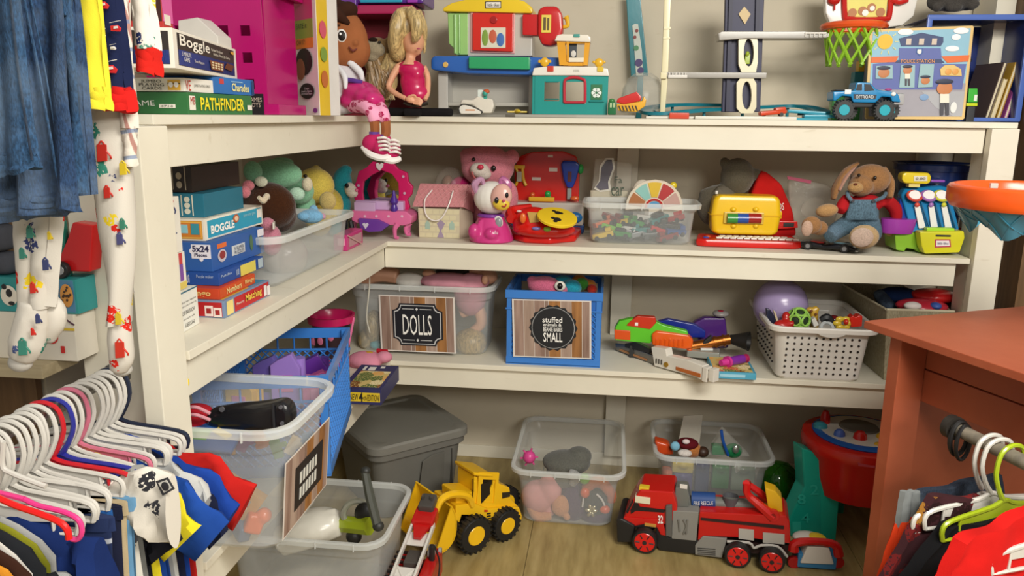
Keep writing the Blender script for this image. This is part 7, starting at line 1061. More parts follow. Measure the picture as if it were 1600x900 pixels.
p = PX(2.9); put('label', 'cb03038', at_, slab([(TC.x-.075, TC.y-.218, .372), (TC.x-.02, TC.y-.226, .372), (TC.x-.02, TC.y-.2, .402), (TC.x-.075, TC.y-.192, .402)], (0, -.002, .001)))
lg = put('leg', 'p1aa48e', at_, slab([p(1253, 700), p(1299, 716), p(1311, 772), V((p(1305, 845).x, 2.9, 0)), V((p(1236, 845).x, 2.9, 0)), p(1232, 815), p(1257, 762)], (-.02, .07, 0), .006)); put('side_face', 'p18b096', lg, slab([p(1290, 716, -.001), p(1311, 772, -.001), V((p(1305, 845).x, 2.899, 0.002)), V((p(1283, 845).x, 2.899, 0.002)), p(1282, 775, -.001)], (0, .002, 0))); [put('lettering', 'p30b8a2', lg, p.txt(s_, x_, y_, x_+13, y_+16, dy=-.003, bold=.01)) for s_, x_, y_ in (('2', 1266, 757), ('8', 1246, 772), ('4', 1252, 801), ('1', 1238, 815))]
for a in (100, 210): put('leg', 'p1aa48e', at_, slab([(TC.x+.14*math.cos(R(a)), TC.y+.14*math.sin(R(a)), .3), (TC.x+.2*math.cos(R(a)), TC.y+.2*math.sin(R(a)), .3), (TC.x+.22*math.cos(R(a)), TC.y+.22*math.sin(R(a)), 0), (TC.x+.13*math.cos(R(a)), TC.y+.13*math.sin(R(a)), 0)], (.03*math.sin(R(a)), -.03*math.cos(R(a)), 0), .004)) if a == 100 else None
# ---- yellow loader
f2_ = V((-.707, -.707, 0)); p = PR(-.459, 2.639, 45); Yl = 'pecb91c'; ld = thing('toy_loader', 'yellow toy front loader with raised bucket on the floor', 'toy', (-.46, 2.7, 0))
put('chassis', Yl, ld, p.slab([(762, 795), (812, 793), (816, 806), (815, 815), (806, 800), (786, 797), (776, 812), (774, 832), (764, 836), (758, 838), (757, 820), (745, 806), (722, 805), (718, 818), (712, 812), (712, 790), (740, 786)], .15, dy=.0, bv=.005)); put('engine_cover', Yl, ld, p.slab([(772, 752), (797, 762), (799, 780), (812, 793), (762, 796), (752, 790), (762, 775)], .11, dy=.02, bv=.006)); put('grille', 'q2a2416', ld, p.slab([(785, 770), (797, 769), (797, 776), (785, 779)], .003, dy=.017)); put('cab', Yl, ld, panel((p(743, 793, .02), p(774, 793, .02), p(748, 737, .02)), [0, .2, .85, 1], [0, .15, .8, 1], .01, [(1, 1)]), p.slab([(740, 738), (770, 741), (772, 746), (741, 744)], .13, dy=.01, bv=.005), p.slab([(770, 745), (775, 746), (776, 793), (770, 793)], .11, dy=.02, bv=.003), p.slab([(741, 744), (746, 745), (746, 790), (740, 790)], .11, dy=.02, bv=.003), p.slab([(741, 742), (774, 745), (774, 793), (741, 790)], .01, dy=.12)); put('windscreen', 'q1c160e', ld, slab([p(739.5, 748, .014), p(739.5, 748, .108), p(739.5, 786, .108), p(739.5, 786, .014)], f2_*.003)); put('interior', 'q241c10', ld, p.slab([(746, 746), (770, 747), (771, 790), (745, 788)], .09, dy=.026)); put('roof_hatch', 'q2c2414', ld, slab([p(748, 737.5, .045), p(763, 739, .045), p(763, 738.5, .095), p(748, 737, .095)], (0, 0, .002)))
put('window_pane', 'q1c160e', ld, p.slab([(752, 757), (765, 752), (766, 772), (752, 787)], .003, dy=.012)); put('hood', Yl, ld, p.slab([(712, 770), (742, 768), (745, 800), (714, 800)], .1, dy=.02, bv=.008))
for dd in (.0, .12): put('arm', Yl, ld, p.tube([(738, 790, dd), (730, 775, dd), (708, 772, dd), (690, 780, dd), (680, 800, dd)], [5, 6, 6, 6, 5], n=4))
put('brace', Yl, ld, p.tube([(700, 775, 0), (700, 775, .12)], 5), p.tube([(716, 773, 0), (716, 773, .12)], 5)); put('stripe', 'q221c10', ld, *[p.slab([(761, 802+i*4), (767, 801+i*4), (767, 803+i*4), (761, 804+i*4)], .002, dy=-.003) for i in range(4)]); put('label', 'cc8401c', ld, p.slab([(757, 797), (762, 797), (762, 800), (757, 800)], .002, dy=-.003))
# bucket: curved sheet
f2 = V((-.707, -.707, 0)); s2 = V((.707, -.707, 0)); B0 = p(700, 800, .07)
prof = [(.03, .085), (.055, .12), (.02, .06), (.0, .02), (-.01, -.02), (.02, -.05), (.075, -.065)]
prof = [(-.005, .105), (-.02, .07), (-.025, .02), (-.015, -.03), (.02, -.062), (.07, -.07)]
c = V((-.62, 2.65, .105)); rg = []
P_ = spline([V((a, 0, b)) for a, b in prof], 3); bw = .125
rows = [[c+f2*q_.x+s2*s_+V((0, 0, q_.z)) for s_ in (-bw, bw)] for q_ in P_]
put('bucket', Yl, ld, gridshell(rows, .006), *[slab([c+f2*a+s2*s_+V((0, 0, b)) for a, b in prof], s2*.005) for s_ in (-bw, bw-.005)])
for (x_, y_, dd, r_) in ((740, 830, -.016, 29), (789, 808, -.016, 25), (740, 830, .13, 29), (789, 808, .13, 25)):
    q_ = p(x_, y_, dd); rad = r_*p.k(x_, y_); q_.z = rad*1.07; wheel(ld, q_, rad, .04, ax=-p.n, hub='pecb91c', spokes=0, hubr=.56)
# ---- ladder truck seen from the end
t = thing('toy_ladder_truck', 'red toy fire truck with white ladder pointing at the camera', 'toy', (-.6, 2.35, 0))
put('body', 'pb81a18', t, bx(-.685, -.645, 2.12, 2.42, .035, .11, .006), bx(-.575, -.53, 2.12, 2.42, .035, .13, .008), bx(-.645, -.575, 2.12, 2.42, .035, .08)); put('side_ladder', 'q2a1e1e', t, *[bx(-.688, -.65, 2.15+.03*i, 2.16+.03*i, .112, .118) for i in range(9)], bx(-.675, -.67, 2.12, 2.42, .11, .12)); Ml = Matrix.Translation((-.61, 2.31, .165)) @ Euler((R(14), 0, R(-3))).to_matrix().to_4x4()
put('ladder', 'pd8d4cc', t, *tf(Ml, bx(-.042, -.033, -.22, .14, -.008, .014, .003), bx(.033, .042, -.22, .14, -.008, .014, .003), bx(-.033, .033, .04, .1, -.006, 0, .002), bx(-.033, .033, -.1, -.06, -.006, 0, .002)), *tf(Ml, *[tube([(-.033, -.06+.1*s_, 0), (.033, .04+.1*s_, 0)], .004, seg=5) for s_ in (-1, )], *[tube([(.033, -.06+.1*s_, 0), (-.033, .04+.1*s_, 0)], .004, seg=5) for s_ in (-1, )])); put('turret', 'pc01c1a', t, *tf(Ml, bx(-.04, .04, .12, .2, -.02, .03, .008), slab([(-.03, .12, .005), (.03, .12, .005), (.012, .06, .005), (-.012, .06, .005)], (0, 0, .012)))); put('nozzle', 'q4a4642', t, *tf(Ml, bx(-.028, .028, .17, .24, .02, .055, .008), bx(-.02, -.012, .2, .215, .055, .07), bx(.012, .02, .2, .215, .055, .07))); put('knob', 'p9a9a98', t, cyl((-.565, 2.36, .15), (-.545, 2.36, .15), .022), cyl((-.54, 2.4, .13), (-.53, 2.4, .13), .01)); put('lever', 'q1c1818', t, box((-.55, 2.34, .15), (.018, .02, .07), None, .005)); put('hose', 'q1c1818', t, tube([(-.545, 2.36, .17), (-.515, 2.3, .14), (-.512, 2.22, .1), (-.525, 2.15, .09)], .003)); put('post', 'q4a4642', t, bx(-.635, -.585, 2.28, 2.36, .08, .15, .004)); 
for a, b in ((-.68, 2.17), (-.55, 2.17), (-.68, 2.36), (-.55, 2.36)): wheel(t, (a, b, .037), .034, .03, ax=(1, 0, 0), hub='pb81a18', spokes=0)
# ---- fire engine
p = PR(.185, 2.73, -8.3); RD = 'pc01a16'; ft = thing('toy_fire_engine', 'large red and grey toy fire engine with yellow roof parts on the floor', 'toy', (.4, 2.76, 0)); W_ = .15
put('cab', RD, ft, p.slab([(976, 806), (981, 795), (990, 779), (1000, 766), (1052, 769), (1058, 790), (1058, 812), (1040, 820), (1002, 818), (978, 822)], W_, bv=.006)); put('window', 'q1a1014', ft, p.slab([(985, 797), (993, 781), (1000, 792), (1040, 797), (1038, 801), (994, 798), (986, 803)], .004, dy=-.003), p.slab([(978, 800), (988, 782), (990, 784), (981, 802)], .01, dy=-.006)); put('light_bar', 'pe0c030', ft, p.box(998, 762, 1014, 781, .03, dy=.01, bv=.003), label='yellow light block'); put('light_base', 'pdcd4b8', ft, p.box(992, 777, 1016, 787, .035, dy=-.006, bv=.002)); put('bumper', 'q1b1a1a', ft, p.slab([(963, 812), (970, 810), (992, 822), (988, 848), (964, 848)], W_+.03, dy=-.014, bv=.006), p.slab([(1026, 822), (1044, 840), (1088, 842), (1086, 866), (1030, 860), (1022, 845)], W_, bv=.004), p.slab([(985, 818), (1030, 820), (1030, 826), (985, 824)], W_, dy=-.004, bv=.002)); put('bonnet', RD, ft, p.slab([(975, 808), (1035, 812), (1042, 838), (1032, 836), (1026, 824), (1008, 819), (992, 822), (973, 812)], W_, dy=-.005, bv=.003)); put('lettering', 'ce8e0dc', ft, p.txt('32', 1028, 805, 1036, 818, dy=-.0065, bold=.03)); put('plate', 'cc08a3a', ft, p.box(1007, 818, 1025, 823, .001, dy=-.006))
G_ = 'q84827c'
put('pillar', 'q5c5a56', ft, p.slab([(1040, 791), (1050, 790), (1050, 840), (1040, 838)], .02, dy=-.014, bv=.004)); put('side_panel', G_, ft, p.slab([(1051, 798), (1092, 800), (1088, 846), (1049, 842)], W_, dy=-.002, bv=.004)); put('emblem', 'q74726c', ft, p.tube([(1060, 812, -.004), (1062, 830, -.004)], 1.5), p.tube([(1068, 812, -.004), (1072, 822, -.004), (1068, 834, -.004)], 1.5), p.tube([(1074, 812, -.004), (1072, 834, -.004)], 1.5)); put('body', RD, ft, p.slab([(1093, 800), (1228, 806), (1234, 815), (1235, 850), (1205, 846), (1180, 842), (1150, 840), (1100, 838), (1090, 846)], W_, bv=.005)); put('rail', 'q2c1616', ft, p.slab([(1095, 809), (1225, 822), (1225, 827), (1095, 813)], .004, dy=-.003)); put('panel', 'pb0aca4', ft, p.slab([(1154, 826), (1178, 828), (1178, 845), (1154, 842)], .003, dy=-.004, bv=.001)); put('panel', 'pb0aca4', ft, p.slab([(1192, 832), (1226, 835), (1226, 851), (1192, 848)], .003, dy=-.004, bv=.001)); put('skirt', G_, ft, p.slab([(1098, 838), (1136, 842), (1128, 872), (1086, 867), (1086, 852)], W_, dy=-.004, bv=.003)); put('vent', 'q3a3836', ft, *[p.slab([(1090, 856+i*3), (1118, 858+i*3), (1118, 859+i*3), (1090, 857+i*3)], .002, dy=-.006) for i in range(4)]); put('arch', 'pb8b4ac', ft, p.tube([(1136, 846, -.004), (1170, 848, -.004), (1178, 856, -.004), (1190, 852, -.004), (1215, 854, -.004), (1230, 870, -.004)], 2.2, n=3)); put('bed', 'q2a1414', ft, p.slab([(1090, 845), (1235, 852), (1232, 866), (1090, 862)], W_-.04, dy=.02))
put('cannon_block', 'q6a6c66', ft, p.slab([(1055, 762), (1074, 762), (1078, 778), (1076, 793), (1056, 792), (1054, 780)], .06, dy=.03, bv=.005)); put('label', 'cd8d4cc', ft, p.box(1062, 757, 1074, 764, .003, dy=.027)); put('cannon', 'q6a6c66', ft, cyl(p(1055, 784, .075), p(1080, 784, .075), .026), cyl(p(1118, 786, .075), p(1180, 790, .075), .024)); put('wrap', 'c1f4480', ft, cyl(p(1081, 780, .075), p(1118, 782, .075), .03)); put('lettering', 'ce0e0e0', ft, p.txt('FIRE RESCUE', 1084, 783, 1114, 789, dy=.042)); put('funnel', 'q55565a', ft, lathe(p(1140, 800, .07), [(.02, 0), (.024, .03), (.03, .065), (.026, .065), (.02, .03)], 24))
put('lift_base', 'pe0b020', ft, p.slab([(1195, 762), (1212, 768), (1222, 780), (1224, 812), (1205, 820), (1186, 816), (1166, 804), (1180, 800), (1200, 796)], .06, dy=.03, bv=.005)); put('lift_arm', 'pc81c1a', ft, p.tube([(1167, 756, .02), (1168, 772, .02), (1185, 788, .015), (1208, 808, .01)], [6, 6, 7, 9], n=3), p.disc(1208, 807, 10, .02, dy=-.002, bv=.003)); put('lift_arm', 'pc81c1a', ft, p.tube([(1167, 756, .09), (1185, 768, .09), (1205, 785, .09)], [6, 6, 6], n=3), p.tube([(1166, 756, .02), (1168, 754, .09)], 6)); put('pivot', 'p8a1410', ft, p.disc(1208, 807, 4, .005, dy=-.006))
for (x_, y_, dd) in ((1008, 839, -.022), (1153, 862, -.022), (1206, 870, -.022), (1008, 839, W_-.01), (1153, 862, W_-.01), (1206, 870, W_-.01)):
    q_ = p(x_, y_, dd); rad = 20*p.k(x_, y_); q_.z = rad*1.02; w__ = wheel(ft, q_, rad, .034, ax=-p.n, hub='pd01c18', spokes=6, tread=False, hubr=.82)
# ---- toy phone on the floor
p = PX(2.68); tp_ = thing('toy_phone', 'small wheeled toy telephone with red handset behind the fire engine', 'toy', (p(1273, 893).x, 2.7, 0)); put('body', 'pdedad0', tp_, p.slab([(1262, 853), (1296, 856), (1304, 883), (1250, 881)], .08, dy=-.014, bv=.006)); put('base', 'p3a80b0', tp_, p.box(1246, 868, 1308, 890, .09, dy=-.008, zb=.006, bv=.006)); put('handset', 'pc01c1a', tp_, p.tube([(1240, 860, -.01), (1244, 848, -.01), (1280, 846, -.012), (1305, 852, -.01), (1311, 868, -.01)], [9, 7, 6, 7, 8], n=4)); put('dial', 'pe0c030', tp_, p.ell(1275, 840, 16, 6, 14, dy=.04)); put('top', 'pdedad0', tp_, p.ell(1262, 840, 24, 8, 18, dy=.05)); [put('wheel', 'pb01c1c', tp_, p.disc(x_, 880, 10, .02, dy=dd, bv=.003)) for x_, dd in ((1241, -.005), (1310, -.005), (1241, .06), (1310, .06))]
# ================================================================ clothes rack at the left
RX, RZ = -.93, 1.105
rk = thing('clothes_rail', 'metal clothes rail running toward the shelving post under the white hangers', 'rail', (RX, 1.0, 0)); put('rod', 'm8a8680', rk, cyl((RX, .3, RZ), (RX, 1.338, RZ), .011)); put('upright', 'm8a8680', rk, cyl((RX, .3, 0), (RX, .3, RZ+.9), .012)); put('upper_rod', 'm8a8680', rk, cyl((RX-.05, .3, 2.02), (RX-.05, 1.338, 2.02), .011), cyl((RX, .3, 2.0), (RX-.05, .3, 2.02), .008)); put('flange', 'm8a8680', rk, cyl((RX, 1.325, RZ), (RX, 1.3385, RZ), .025))
def hanger(label, m, loc, rz=0, drop=.0, group='plastic hangers on the low rail', W=.135):
    t = thing('hanger', label, 'hanger', loc, group, rot=(0, 0, rz)); r = .0042
    put('hook', m, t, tube([(-.03, 0, -.018), (-.027, 0, .006), (-.012, 0, .0155), (.008, 0, .0155), (.026, 0, .003), (.031, 0, -.03), (.018, 0, -.062), (.004, 0, -.082)], [r, r, r, r, r, r, r*1.1, r*1.3], seg=7, n=3))
    z0 = -.088-drop
    put('shoulder', m, t, tube([(-W, 0, z0-.05), (-W-.004, 0, z0-.03), (-W+.014, 0, z0-.016), (-.03, 0, z0-.004), (0, 0, z0+.006), (.03, 0, z0-.004), (W-.014, 0, z0-.016), (W+.004, 0, z0-.03), (W, 0, z0-.05)], r*1.05, seg=7, n=3), slab([(-.1, -.0015, z0-.012), (0, -.0015, z0+.002), (.1, -.0015, z0-.012), (.1, -.0015, z0-.03), (-.1, -.0015, z0-.03)], (0, .003, 0)))
    put('bar', m, t, tube([(-W, 0, z0-.05), (W, 0, z0-.05)], r*.8, seg=6)); put('strut', m, t, tube([(.1, 0, z0-.014), (.1, 0, z0-.05)], r*.7, seg=6), tube([(-.1, 0, z0-.014), (-.1, 0, z0-.05)], r*.7, seg=6))
    return t
WH = 'pc9c5bd'; ys = [1.318-.0165*i for i in range(21)]; rr_ = random.Random(5)
special = {7: ('pc46a80', 'rose pink plastic hanger'), 10: ('p2a2f8c', 'dark blue plastic hanger'), 11: ('pc0202a', 'bright red plastic hanger'), 0: ('p1c2438', 'navy plastic hanger')}
proto = None; ORD = 'first second third fourth fifth sixth seventh eighth ninth tenth eleventh twelfth thirteenth fourteenth fifteenth sixteenth seventeenth eighteenth nineteenth twentieth twenty-first'.split()
for i, y in enumerate(ys):
    loc = V((RX+rr_.uniform(-.004, .004), y, RZ))
    if i in special: hanger(special[i][0+1]+(' nearest the shelving post' if i == 0 else ' among white ones on the low rail'), special[i][0], loc, R(rr_.uniform(-6, 6))); continue
    if proto is None: proto = hanger('white plastic hanger, second along the low rail from the shelving post', WH, loc, R(3)); continue
    c = proto.copy(); c['label'] = f'white plastic hanger, {ORD[i]} along the low rail from the shelving post'; COL.objects.link(c); LOCAL.add(c.name); c.location = loc; c.rotation_euler = (0, 0, R(rr_.uniform(-7, 7)))
    for ch in list(proto.children): d = ch.copy(); COL.objects.link(d); d.parent = c
GR = 'clothes hanging on the low rail'
def shirt(label, m, Y, tip, cuff=.045, W=.14, Ln=.42, sh=(.13, -.15), m2=None, neck=.045, name='shirt', th=.013, tip2=None, low=None, pr=()):
    """garment on the rail at Y; sleeve end aimed at the pixel tip"""
    O = V((RX, Y, RZ)); t = thing(name, label, 'clothes', O, GR); T_ = at(tip[0], tip[1], Y=Y); n = 24; rings = []
    for k, (z, hx) in enumerate(((-.1, neck), (-.112, neck+.03), (-.135, W*.85), (-.16, W), (-.22, W*.97), (-.3, W), (-.36, W*1.03), (-.1-Ln, W*1.06))):
        rings.append([O+V((hx*math.cos(a), (th*(.5 if k < 2 else 1)+.004*math.sin(3*a+k+Y*40))*math.sin(a)+.004*math.sin(5*a+Y*90)*(k > 2), z+.004*math.sin(4*a))) for a in [2*math.pi*j/n for j in range(n)]])
    put('body', m, t, loft(rings[::-1])); S = O+V((sh[0]-.035, 0, sh[1]-.02)); d = (T_-S); L = d.length; x = d.normalized(); u = V((-x.z, 0, x.x)); sl = []
    for q in range(9):
        f = q/8; c = S+d*f+u*(.012*math.sin(f*math.pi)); r_ = (.034+.022*min(1, f*3))*(1-f)+cuff*f+.004*math.sin(f*11+Y*50); sl.append([c+u*r_*math.cos(a)+V((0, (th*1.3*(.6+.4*f)+.005*math.sin(3*a+f*9+Y*80))*math.sin(a)+.006*math.sin(f*10+Y*60)+.003*math.sin(4*a+f*14), 0)) for a in [2*math.pi*j/18 for j in range(18)]])
    sv = put('sleeve', m2 or m, t, loft(sl)); 
    if pr: put('cuff', pr[0], sv, loft([[c*1 for c in r] for r in ([[p_+(p_-(S+d*.96))*.02 for p_ in sl[7]], [p_+(p_-T_)*.03+x*.004 for p_ in sl[8]]])]))
    return t
def trousers(label, m, Y, W=.12, Ln=.5, x0=.02, name='trousers', top=-.142, lean=.0):
    O = V((RX+x0, Y, RZ)); t = thing(name, label, 'clothes', O, GR); n = 24; rings = []
    for k, z in enumerate((top, top-.02, top-.1, top-.2, top-.32, top-Ln)): rings.append([O+V((W*(1-.04*k)*math.cos(a)+lean*k, (.011+.004*math.sin(3*a+k+Y*31))*math.sin(a)+.003*math.sin(6*a+Y*70), z)) for a in [2*math.pi*j/n for j in range(n)]])
    put('body', m, t, loft(rings[::-1])); put('waistband', m, t, loft([[O+V((W*1.01*math.cos(a), .013*math.sin(a), z)) for a in [2*math.pi*j/n for j in range(n)]] for z in (top-.022, top+.002)])); return t
shirt('bright red short sleeved shirt at the far end of the low rail', 'fb8201c', 1.312, (380, 796), .055)
shirt('royal blue shirt with ruffled sleeve just in front of the red shirt', 'f1c3f92', 1.285, (360, 812), .042)
shirt('small navy shirt with a red dot below the royal blue sleeves', 'f1a1e34', 1.268, (345, 840), .03, Ln=.4, m2='f1a1e34')
shirt('grey and white striped shirt sandwiched between two royal blue ones', 'fb8b8b4', 1.25, (322, 792), .028)
shirt('royal blue polo shirt with a long drooping sleeve and yellow lining', 'f1f4798', 1.225, (328, 850), .056, Ln=.46)
shirt('plain yellow shirt behind the turtle print one', 'fd8c828', 1.195, (285, 850), .05, Ln=.5, th=.01)
shirt('black shirt with a yellow streak under the turtle print sleeve', 'f1a1a20', 1.175, (262, 860), .04, Ln=.46)
t = shirt('off white shirt printed with dark turtles, its wide sleeve in front', 'skull', 1.145, (272, 800), .072, W=.14, Ln=.4, th=.018)
p = PX(1.145-.0225); put('print', 'c3a3a3e', t, p.slab([(243, 752), (262, 746), (273, 764), (254, 775)], .001)); put('print', 'cd0ccc4', t, p.slab([(247, 755), (260, 750), (268, 763), (256, 770)], .001, dy=-.0015)); put('print', 'c2e2e34', t, p.ell(258, 760, 6, 7, .6, dy=-.003))
shirt('grey shirt with faded print near the middle of the low rail', 'f8e8e8a', 1.165, (262, 775), .04)
trousers('navy striped trousers on a white hanger', 'bluestripe', 1.06, .125, .5, .035); trousers('beige trousers hanging between navy and pale blue ones', 'fb8a684', 1.11, .115, .5, .035); trousers('pale blue trousers left of the turtle print shirt', 'f6a9ac0', 1.125, .12, .5, .035); trousers('dark navy trousers behind the beige ones', 'f1c2036', 1.095, .12, .5, .03); trousers('blue and white striped trousers beside the beige ones', 'f2a5c9c', 1.08, .118, .5, .025); trousers('long grey trousers in front of the blue and white striped ones', 'fa09c92', 1.07, .112, .52, .012)
shirt('large navy blue sweatshirt at the near part of the low rail', 'f16295c', 1.0, (165, 905), .07, W=.14, Ln=.5, sh=(.14, -.2), th=.02)
shirt('light grey sweatshirt in front of the navy one', 'f9a9a98', .965, (120, 960), .05, W=.13, Ln=.5, sh=(.13, -.22), th=.014)
shirt('black textured jacket beneath the red and pink hangers', 'f24262a', .94, (95, 960), .06, W=.13, Ln=.5, sh=(.13, -.22), th=.02)
shirt('olive green shirt peeping out beneath the black jacket', 'f8a8a24', .953, (135, 985), .05, W=.13, Ln=.5, sh=(.13, -.23))
shirt('dark brown shirt behind the plaid one at the near end', 'f3a2218', .91, (60, 960), .05, W=.13, Ln=.5, sh=(.13, -.22), th=.014)
shirt('white shirt collar beside the dark brown shirt', 'fd8d4cc', .922, (72, 975), .03, W=.12, Ln=.45, sh=(.12, -.215), th=.01)
shirt('mustard orange shirt wrapped round the plaid one', 'fd08a28', .885, (40, 975), .06, W=.14, Ln=.5, sh=(.14, -.22), th=.016)
shirt('cream and black plaid shirt at the lower left corner', 'plaid2', .86, (10, 960), .06, W=.135, Ln=.5, sh=(.135, -.22), th=.018)
shirt('rust orange checked shirt nearest to the viewer at lower left', 'fb85c30', .83, (-30, 960), .06, W=.13, Ln=.5, sh=(.13, -.21), th=.018)
def near_hanger(label, m, Y, pts, r=5): p = PX(Y); t = thing('hanger', label, 'hanger', V((RX, Y, RZ))); put('shoulder', m, t, tube([p(x_, y_) for x_, y_ in pts], r*p.k(), seg=8, n=5)); put('hook', m, t, tube([V((RX-.02, Y, RZ+.002)), V((RX-.01, Y, RZ+.0145)), V((RX+.012, Y, RZ+.012)), V((RX+.02, Y, RZ-.02)), p(*pts[0])], .0042, seg=7)); return t
near_hanger('hot pink plastic hanger over the black jacket', 'pd83a80', .925, [(38, 780), (60, 790), (100, 800), (122, 812), (128, 830), (122, 842), (112, 842)])
near_hanger('red plastic hanger over the black jacket below the pink hanger', 'pd81a18', .90, [(-30, 765), (20, 788), (60, 802), (92, 815), (105, 828), (108, 842)], 6)
near_hanger('thick white hanger arm crossing in front of the navy sweatshirt', WH, .985, [(5, 690), (4, 728), (20, 740), (50, 752), (72, 760)], 5)
# ---------------------------------------------------------------- clothes on the upper rail
GU = 'clothes hanging on the upper rail'
def hung(name, label, m, Y, quads, **kw):
    p = PX(Y); c = p(quads[0][1][0], quads[0][1][1]); t = thing(name, label, 'clothes', V((c.x-.1, Y, 1.6)), GU)
    for nm, mm_, q, k in quads_: pass
    return t
def PR_(t, p):
    for x_, y_, m_, s in ((160, 8, 'cc8242a', 1), (157, 55, 'cd0ccc8', .8), (180, 44, 'cc8242a', .9), (172, 108, 'cc8242a', 1.1), (176, 75, 'cd0ccc8', .5)):
        put('figure_print', m_, t, p.slab([(x_-9*s, y_-4*s), (x_+3*s, y_-6*s), (x_+10*s, y_), (x_+8*s, y_+6*s), (x_-8*s, y_+5*s)], .002, dy=-.019, bv=.0008)); put('figure_print', 'cd8d4d0', t, p.slab([(x_-3*s, y_-3*s), (x_+3*s, y_-4*s), (x_+4*s, y_), (x_-3*s, y_+1)], .001, dy=-.0205), p.slab([(x_-10*s, y_-10*s), (x_+9*s, y_-14*s), (x_+9*s, y_-13*s), (x_-10*s, y_-9*s)], .001, dy=-.019))
def hang_on(name, label, Y, x): return thing(name, label, 'clothes', PX(Y)(x, 100), GU)
def topup(t, Y, x0, x1, m): 
    p = PX(Y); a, b = p(x0, -20), p(x1, -20); put('waist', m, t, sheet(lambda u, v: V((a.x+(b.x-a.x)*u*(1-.0*v)+(RX-.05-(a.x+b.x)/2)*v*.5, Y+.006*math.sin(u*12), a.z+(2.0-a.z)*v)), 10, 4, .006))
t = hang_on('jeans', 'blue jeans leg with a cuffed hem at the far left edge, nearest of the denim', .93, 20); p = PX(.93); put('leg', 'denim2', t, drape(p, (-60, -30), (28, -30), (58, 262), (-60, 262), .01, .008, 2)); put('hem', 'denim2', t, drape(p, (-60, 240), (56, 236), (62, 262), (-60, 285), .014, .008, 2)); put('seam', 'denim_dk', t, tube([p(14, -20, -.01), (p(30, 120, -.01)), p(50, 250, -.011)], .0016, seg=5)); topup(t, .93, -60, 28, 'denim2')
t = hang_on('denim_skirt', 'mid blue denim skirt with stitched side seam and gathered hem', .99, 80); p = PX(.99); put('panel', 'denim', t, drape(p, (-40, -30), (96, -30), (124, 322), (-40, 340), .01, .015, 2.7, 1.)); put('hem', 'denim', t, drape(p, (-40, 318), (122, 300), (127, 328), (-40, 352), .014, .016, 2.7, 1., nu=40)); put('seam', 'denim2', t, tube([p(34, -20, -.011), p(62, 120, -.011), p(98, 322, -.012)], .0018, seg=5), tube([p(44, -20, -.01), p(72, 120, -.01), p(107, 320, -.01)], .0012, seg=5)); topup(t, .99, -40, 96, 'denim')
t = hang_on('denim_jacket', 'faded denim jacket edge with a buttoned pocket flap', 1.03, 110); p = PX(1.03); put('panel', 'denim2', t, drape(p, (50, -30), (112, -30), (139, 300), (90, 305), .01, .012, 1.5, 2.)); fl2 = put('pocket_flap', 'denim2', t, p.slab([(68, -10), (97, -10), (102, 24), (88, 27), (69, 25)], .006, dy=-.018, bv=.002)); put('stitch', 'denim_lt', t, tube([p(71, -6, -.02), p(72, 21, -.02), p(88, 23, -.02), p(98, 20, -.02)], .0012, seg=5)); topup(t, 1.03, 50, 112, 'denim2')
t = hang_on('jeans', 'darker blue jeans edge directly left of the yellow shirt', 1.06, 130); p = PX(1.06); put('leg', 'denim', t, drape(p, (80, -30), (118, -30), (146, 304), (110, 306), .01, .006, 1.2, .5)); topup(t, 1.06, 80, 118, 'denim')
t = hang_on('shirt', 'plain bright yellow sleeve hanging right of the denim', 1.09, 140); p = PX(1.09); put('sleeve', 'fe0cf38', t, drape(p, (96, -30), (152, -30), (168, 158), (128, 156), .008, .006, 1.2, .3)); put('hem', 'fe0cf38', t, drape(p, (126, 138), (166, 136), (169, 172), (130, 166), .013, .006, 1.2, .3)); topup(t, 1.09, 96, 152, 'fe0cf38')
t = hang_on('shirt', 'navy sleeve printed with red helicopters and a plain red cuff', 1.12, 180); p = PX(1.12); put('sleeve', 'f1a2140', t, drape(p, (146, -30), (182, -30), (200, 140), (164, 140), .014, .006, 1.1, 1.)); put('cuff', 'fc8201c', t, drape(p, (164, 136), (201, 136), (205, 175), (168, 173), .02, .005, 1.1, 1.)); topup(t, 1.12, 146, 182, 'f1a2140'); PR_(t, p)
t = hang_on('shirt', 'narrow cream plaid sleeve hanging beside the red cuffs', 1.15, 200); p = PX(1.15); put('sleeve', 'plaid', t, drape(p, (176, -30), (196, -30), (213, 200), (186, 200), .012, .006, 1.1), drape(p, (186, 198), (213, 198), (210, 258), (198, 262), .012, .006, 1.1)); topup(t, 1.15, 176, 196, 'plaid')
t = hang_on('pyjama', 'white pyjama arm with teal print and ragged red cuff', 1.2, 220); p = PX(1.2); put('sleeve', 'pj2', t, drape(p, (200, -30), (232, -30), (245, 78), (212, 76), .014, .006, 1.3)); put('cuff', 'fc8241c', t, drape(p, (211, 72), (245, 76), (246, 118), (213, 108), .018, .005, 1.3)); topup(t, 1.2, 200, 232, 'pj2')
t = hang_on('pyjama', 'white footed pyjama legs printed with little monsters under the denim skirt', 1.04, 60); p = PX(1.1); t.location = p(50, 400)
put('leg', 'pj', t, drape(p, (14, 310), (92, 310), (80, 478), (32, 482), .02, .007, 2.5, nu=40)); put('foot', 'pj', t, blob([p.tube([(54, 470), (50, 500), (43, 535), (34, 560)], [20, 24, 26, 19], flat_=1.0)], .005)); put('foot', 'pj', t, blob([p.tube([(70, 470, .02), (84, 486, .02), (84, 506, .02), (72, 528, .02)], [18, 18, 17, 13], flat_=1.0)], .005)); put('sole', 'fb0aca4', t, p.ell(32, 566, 17, 14, 14), p.ell(76, 524, 12, 12, 10, dy=.02)); put('waist', 'pj', t, drape(p, (14, -200), (92, -200), (92, 312), (14, 312), .01, .006, 2))
t = hang_on('pyjama', 'long white footed pyjama leg printed with monsters beside the post', 1.14, 180); p = PX(1.16)
t.location = p(175, 300)
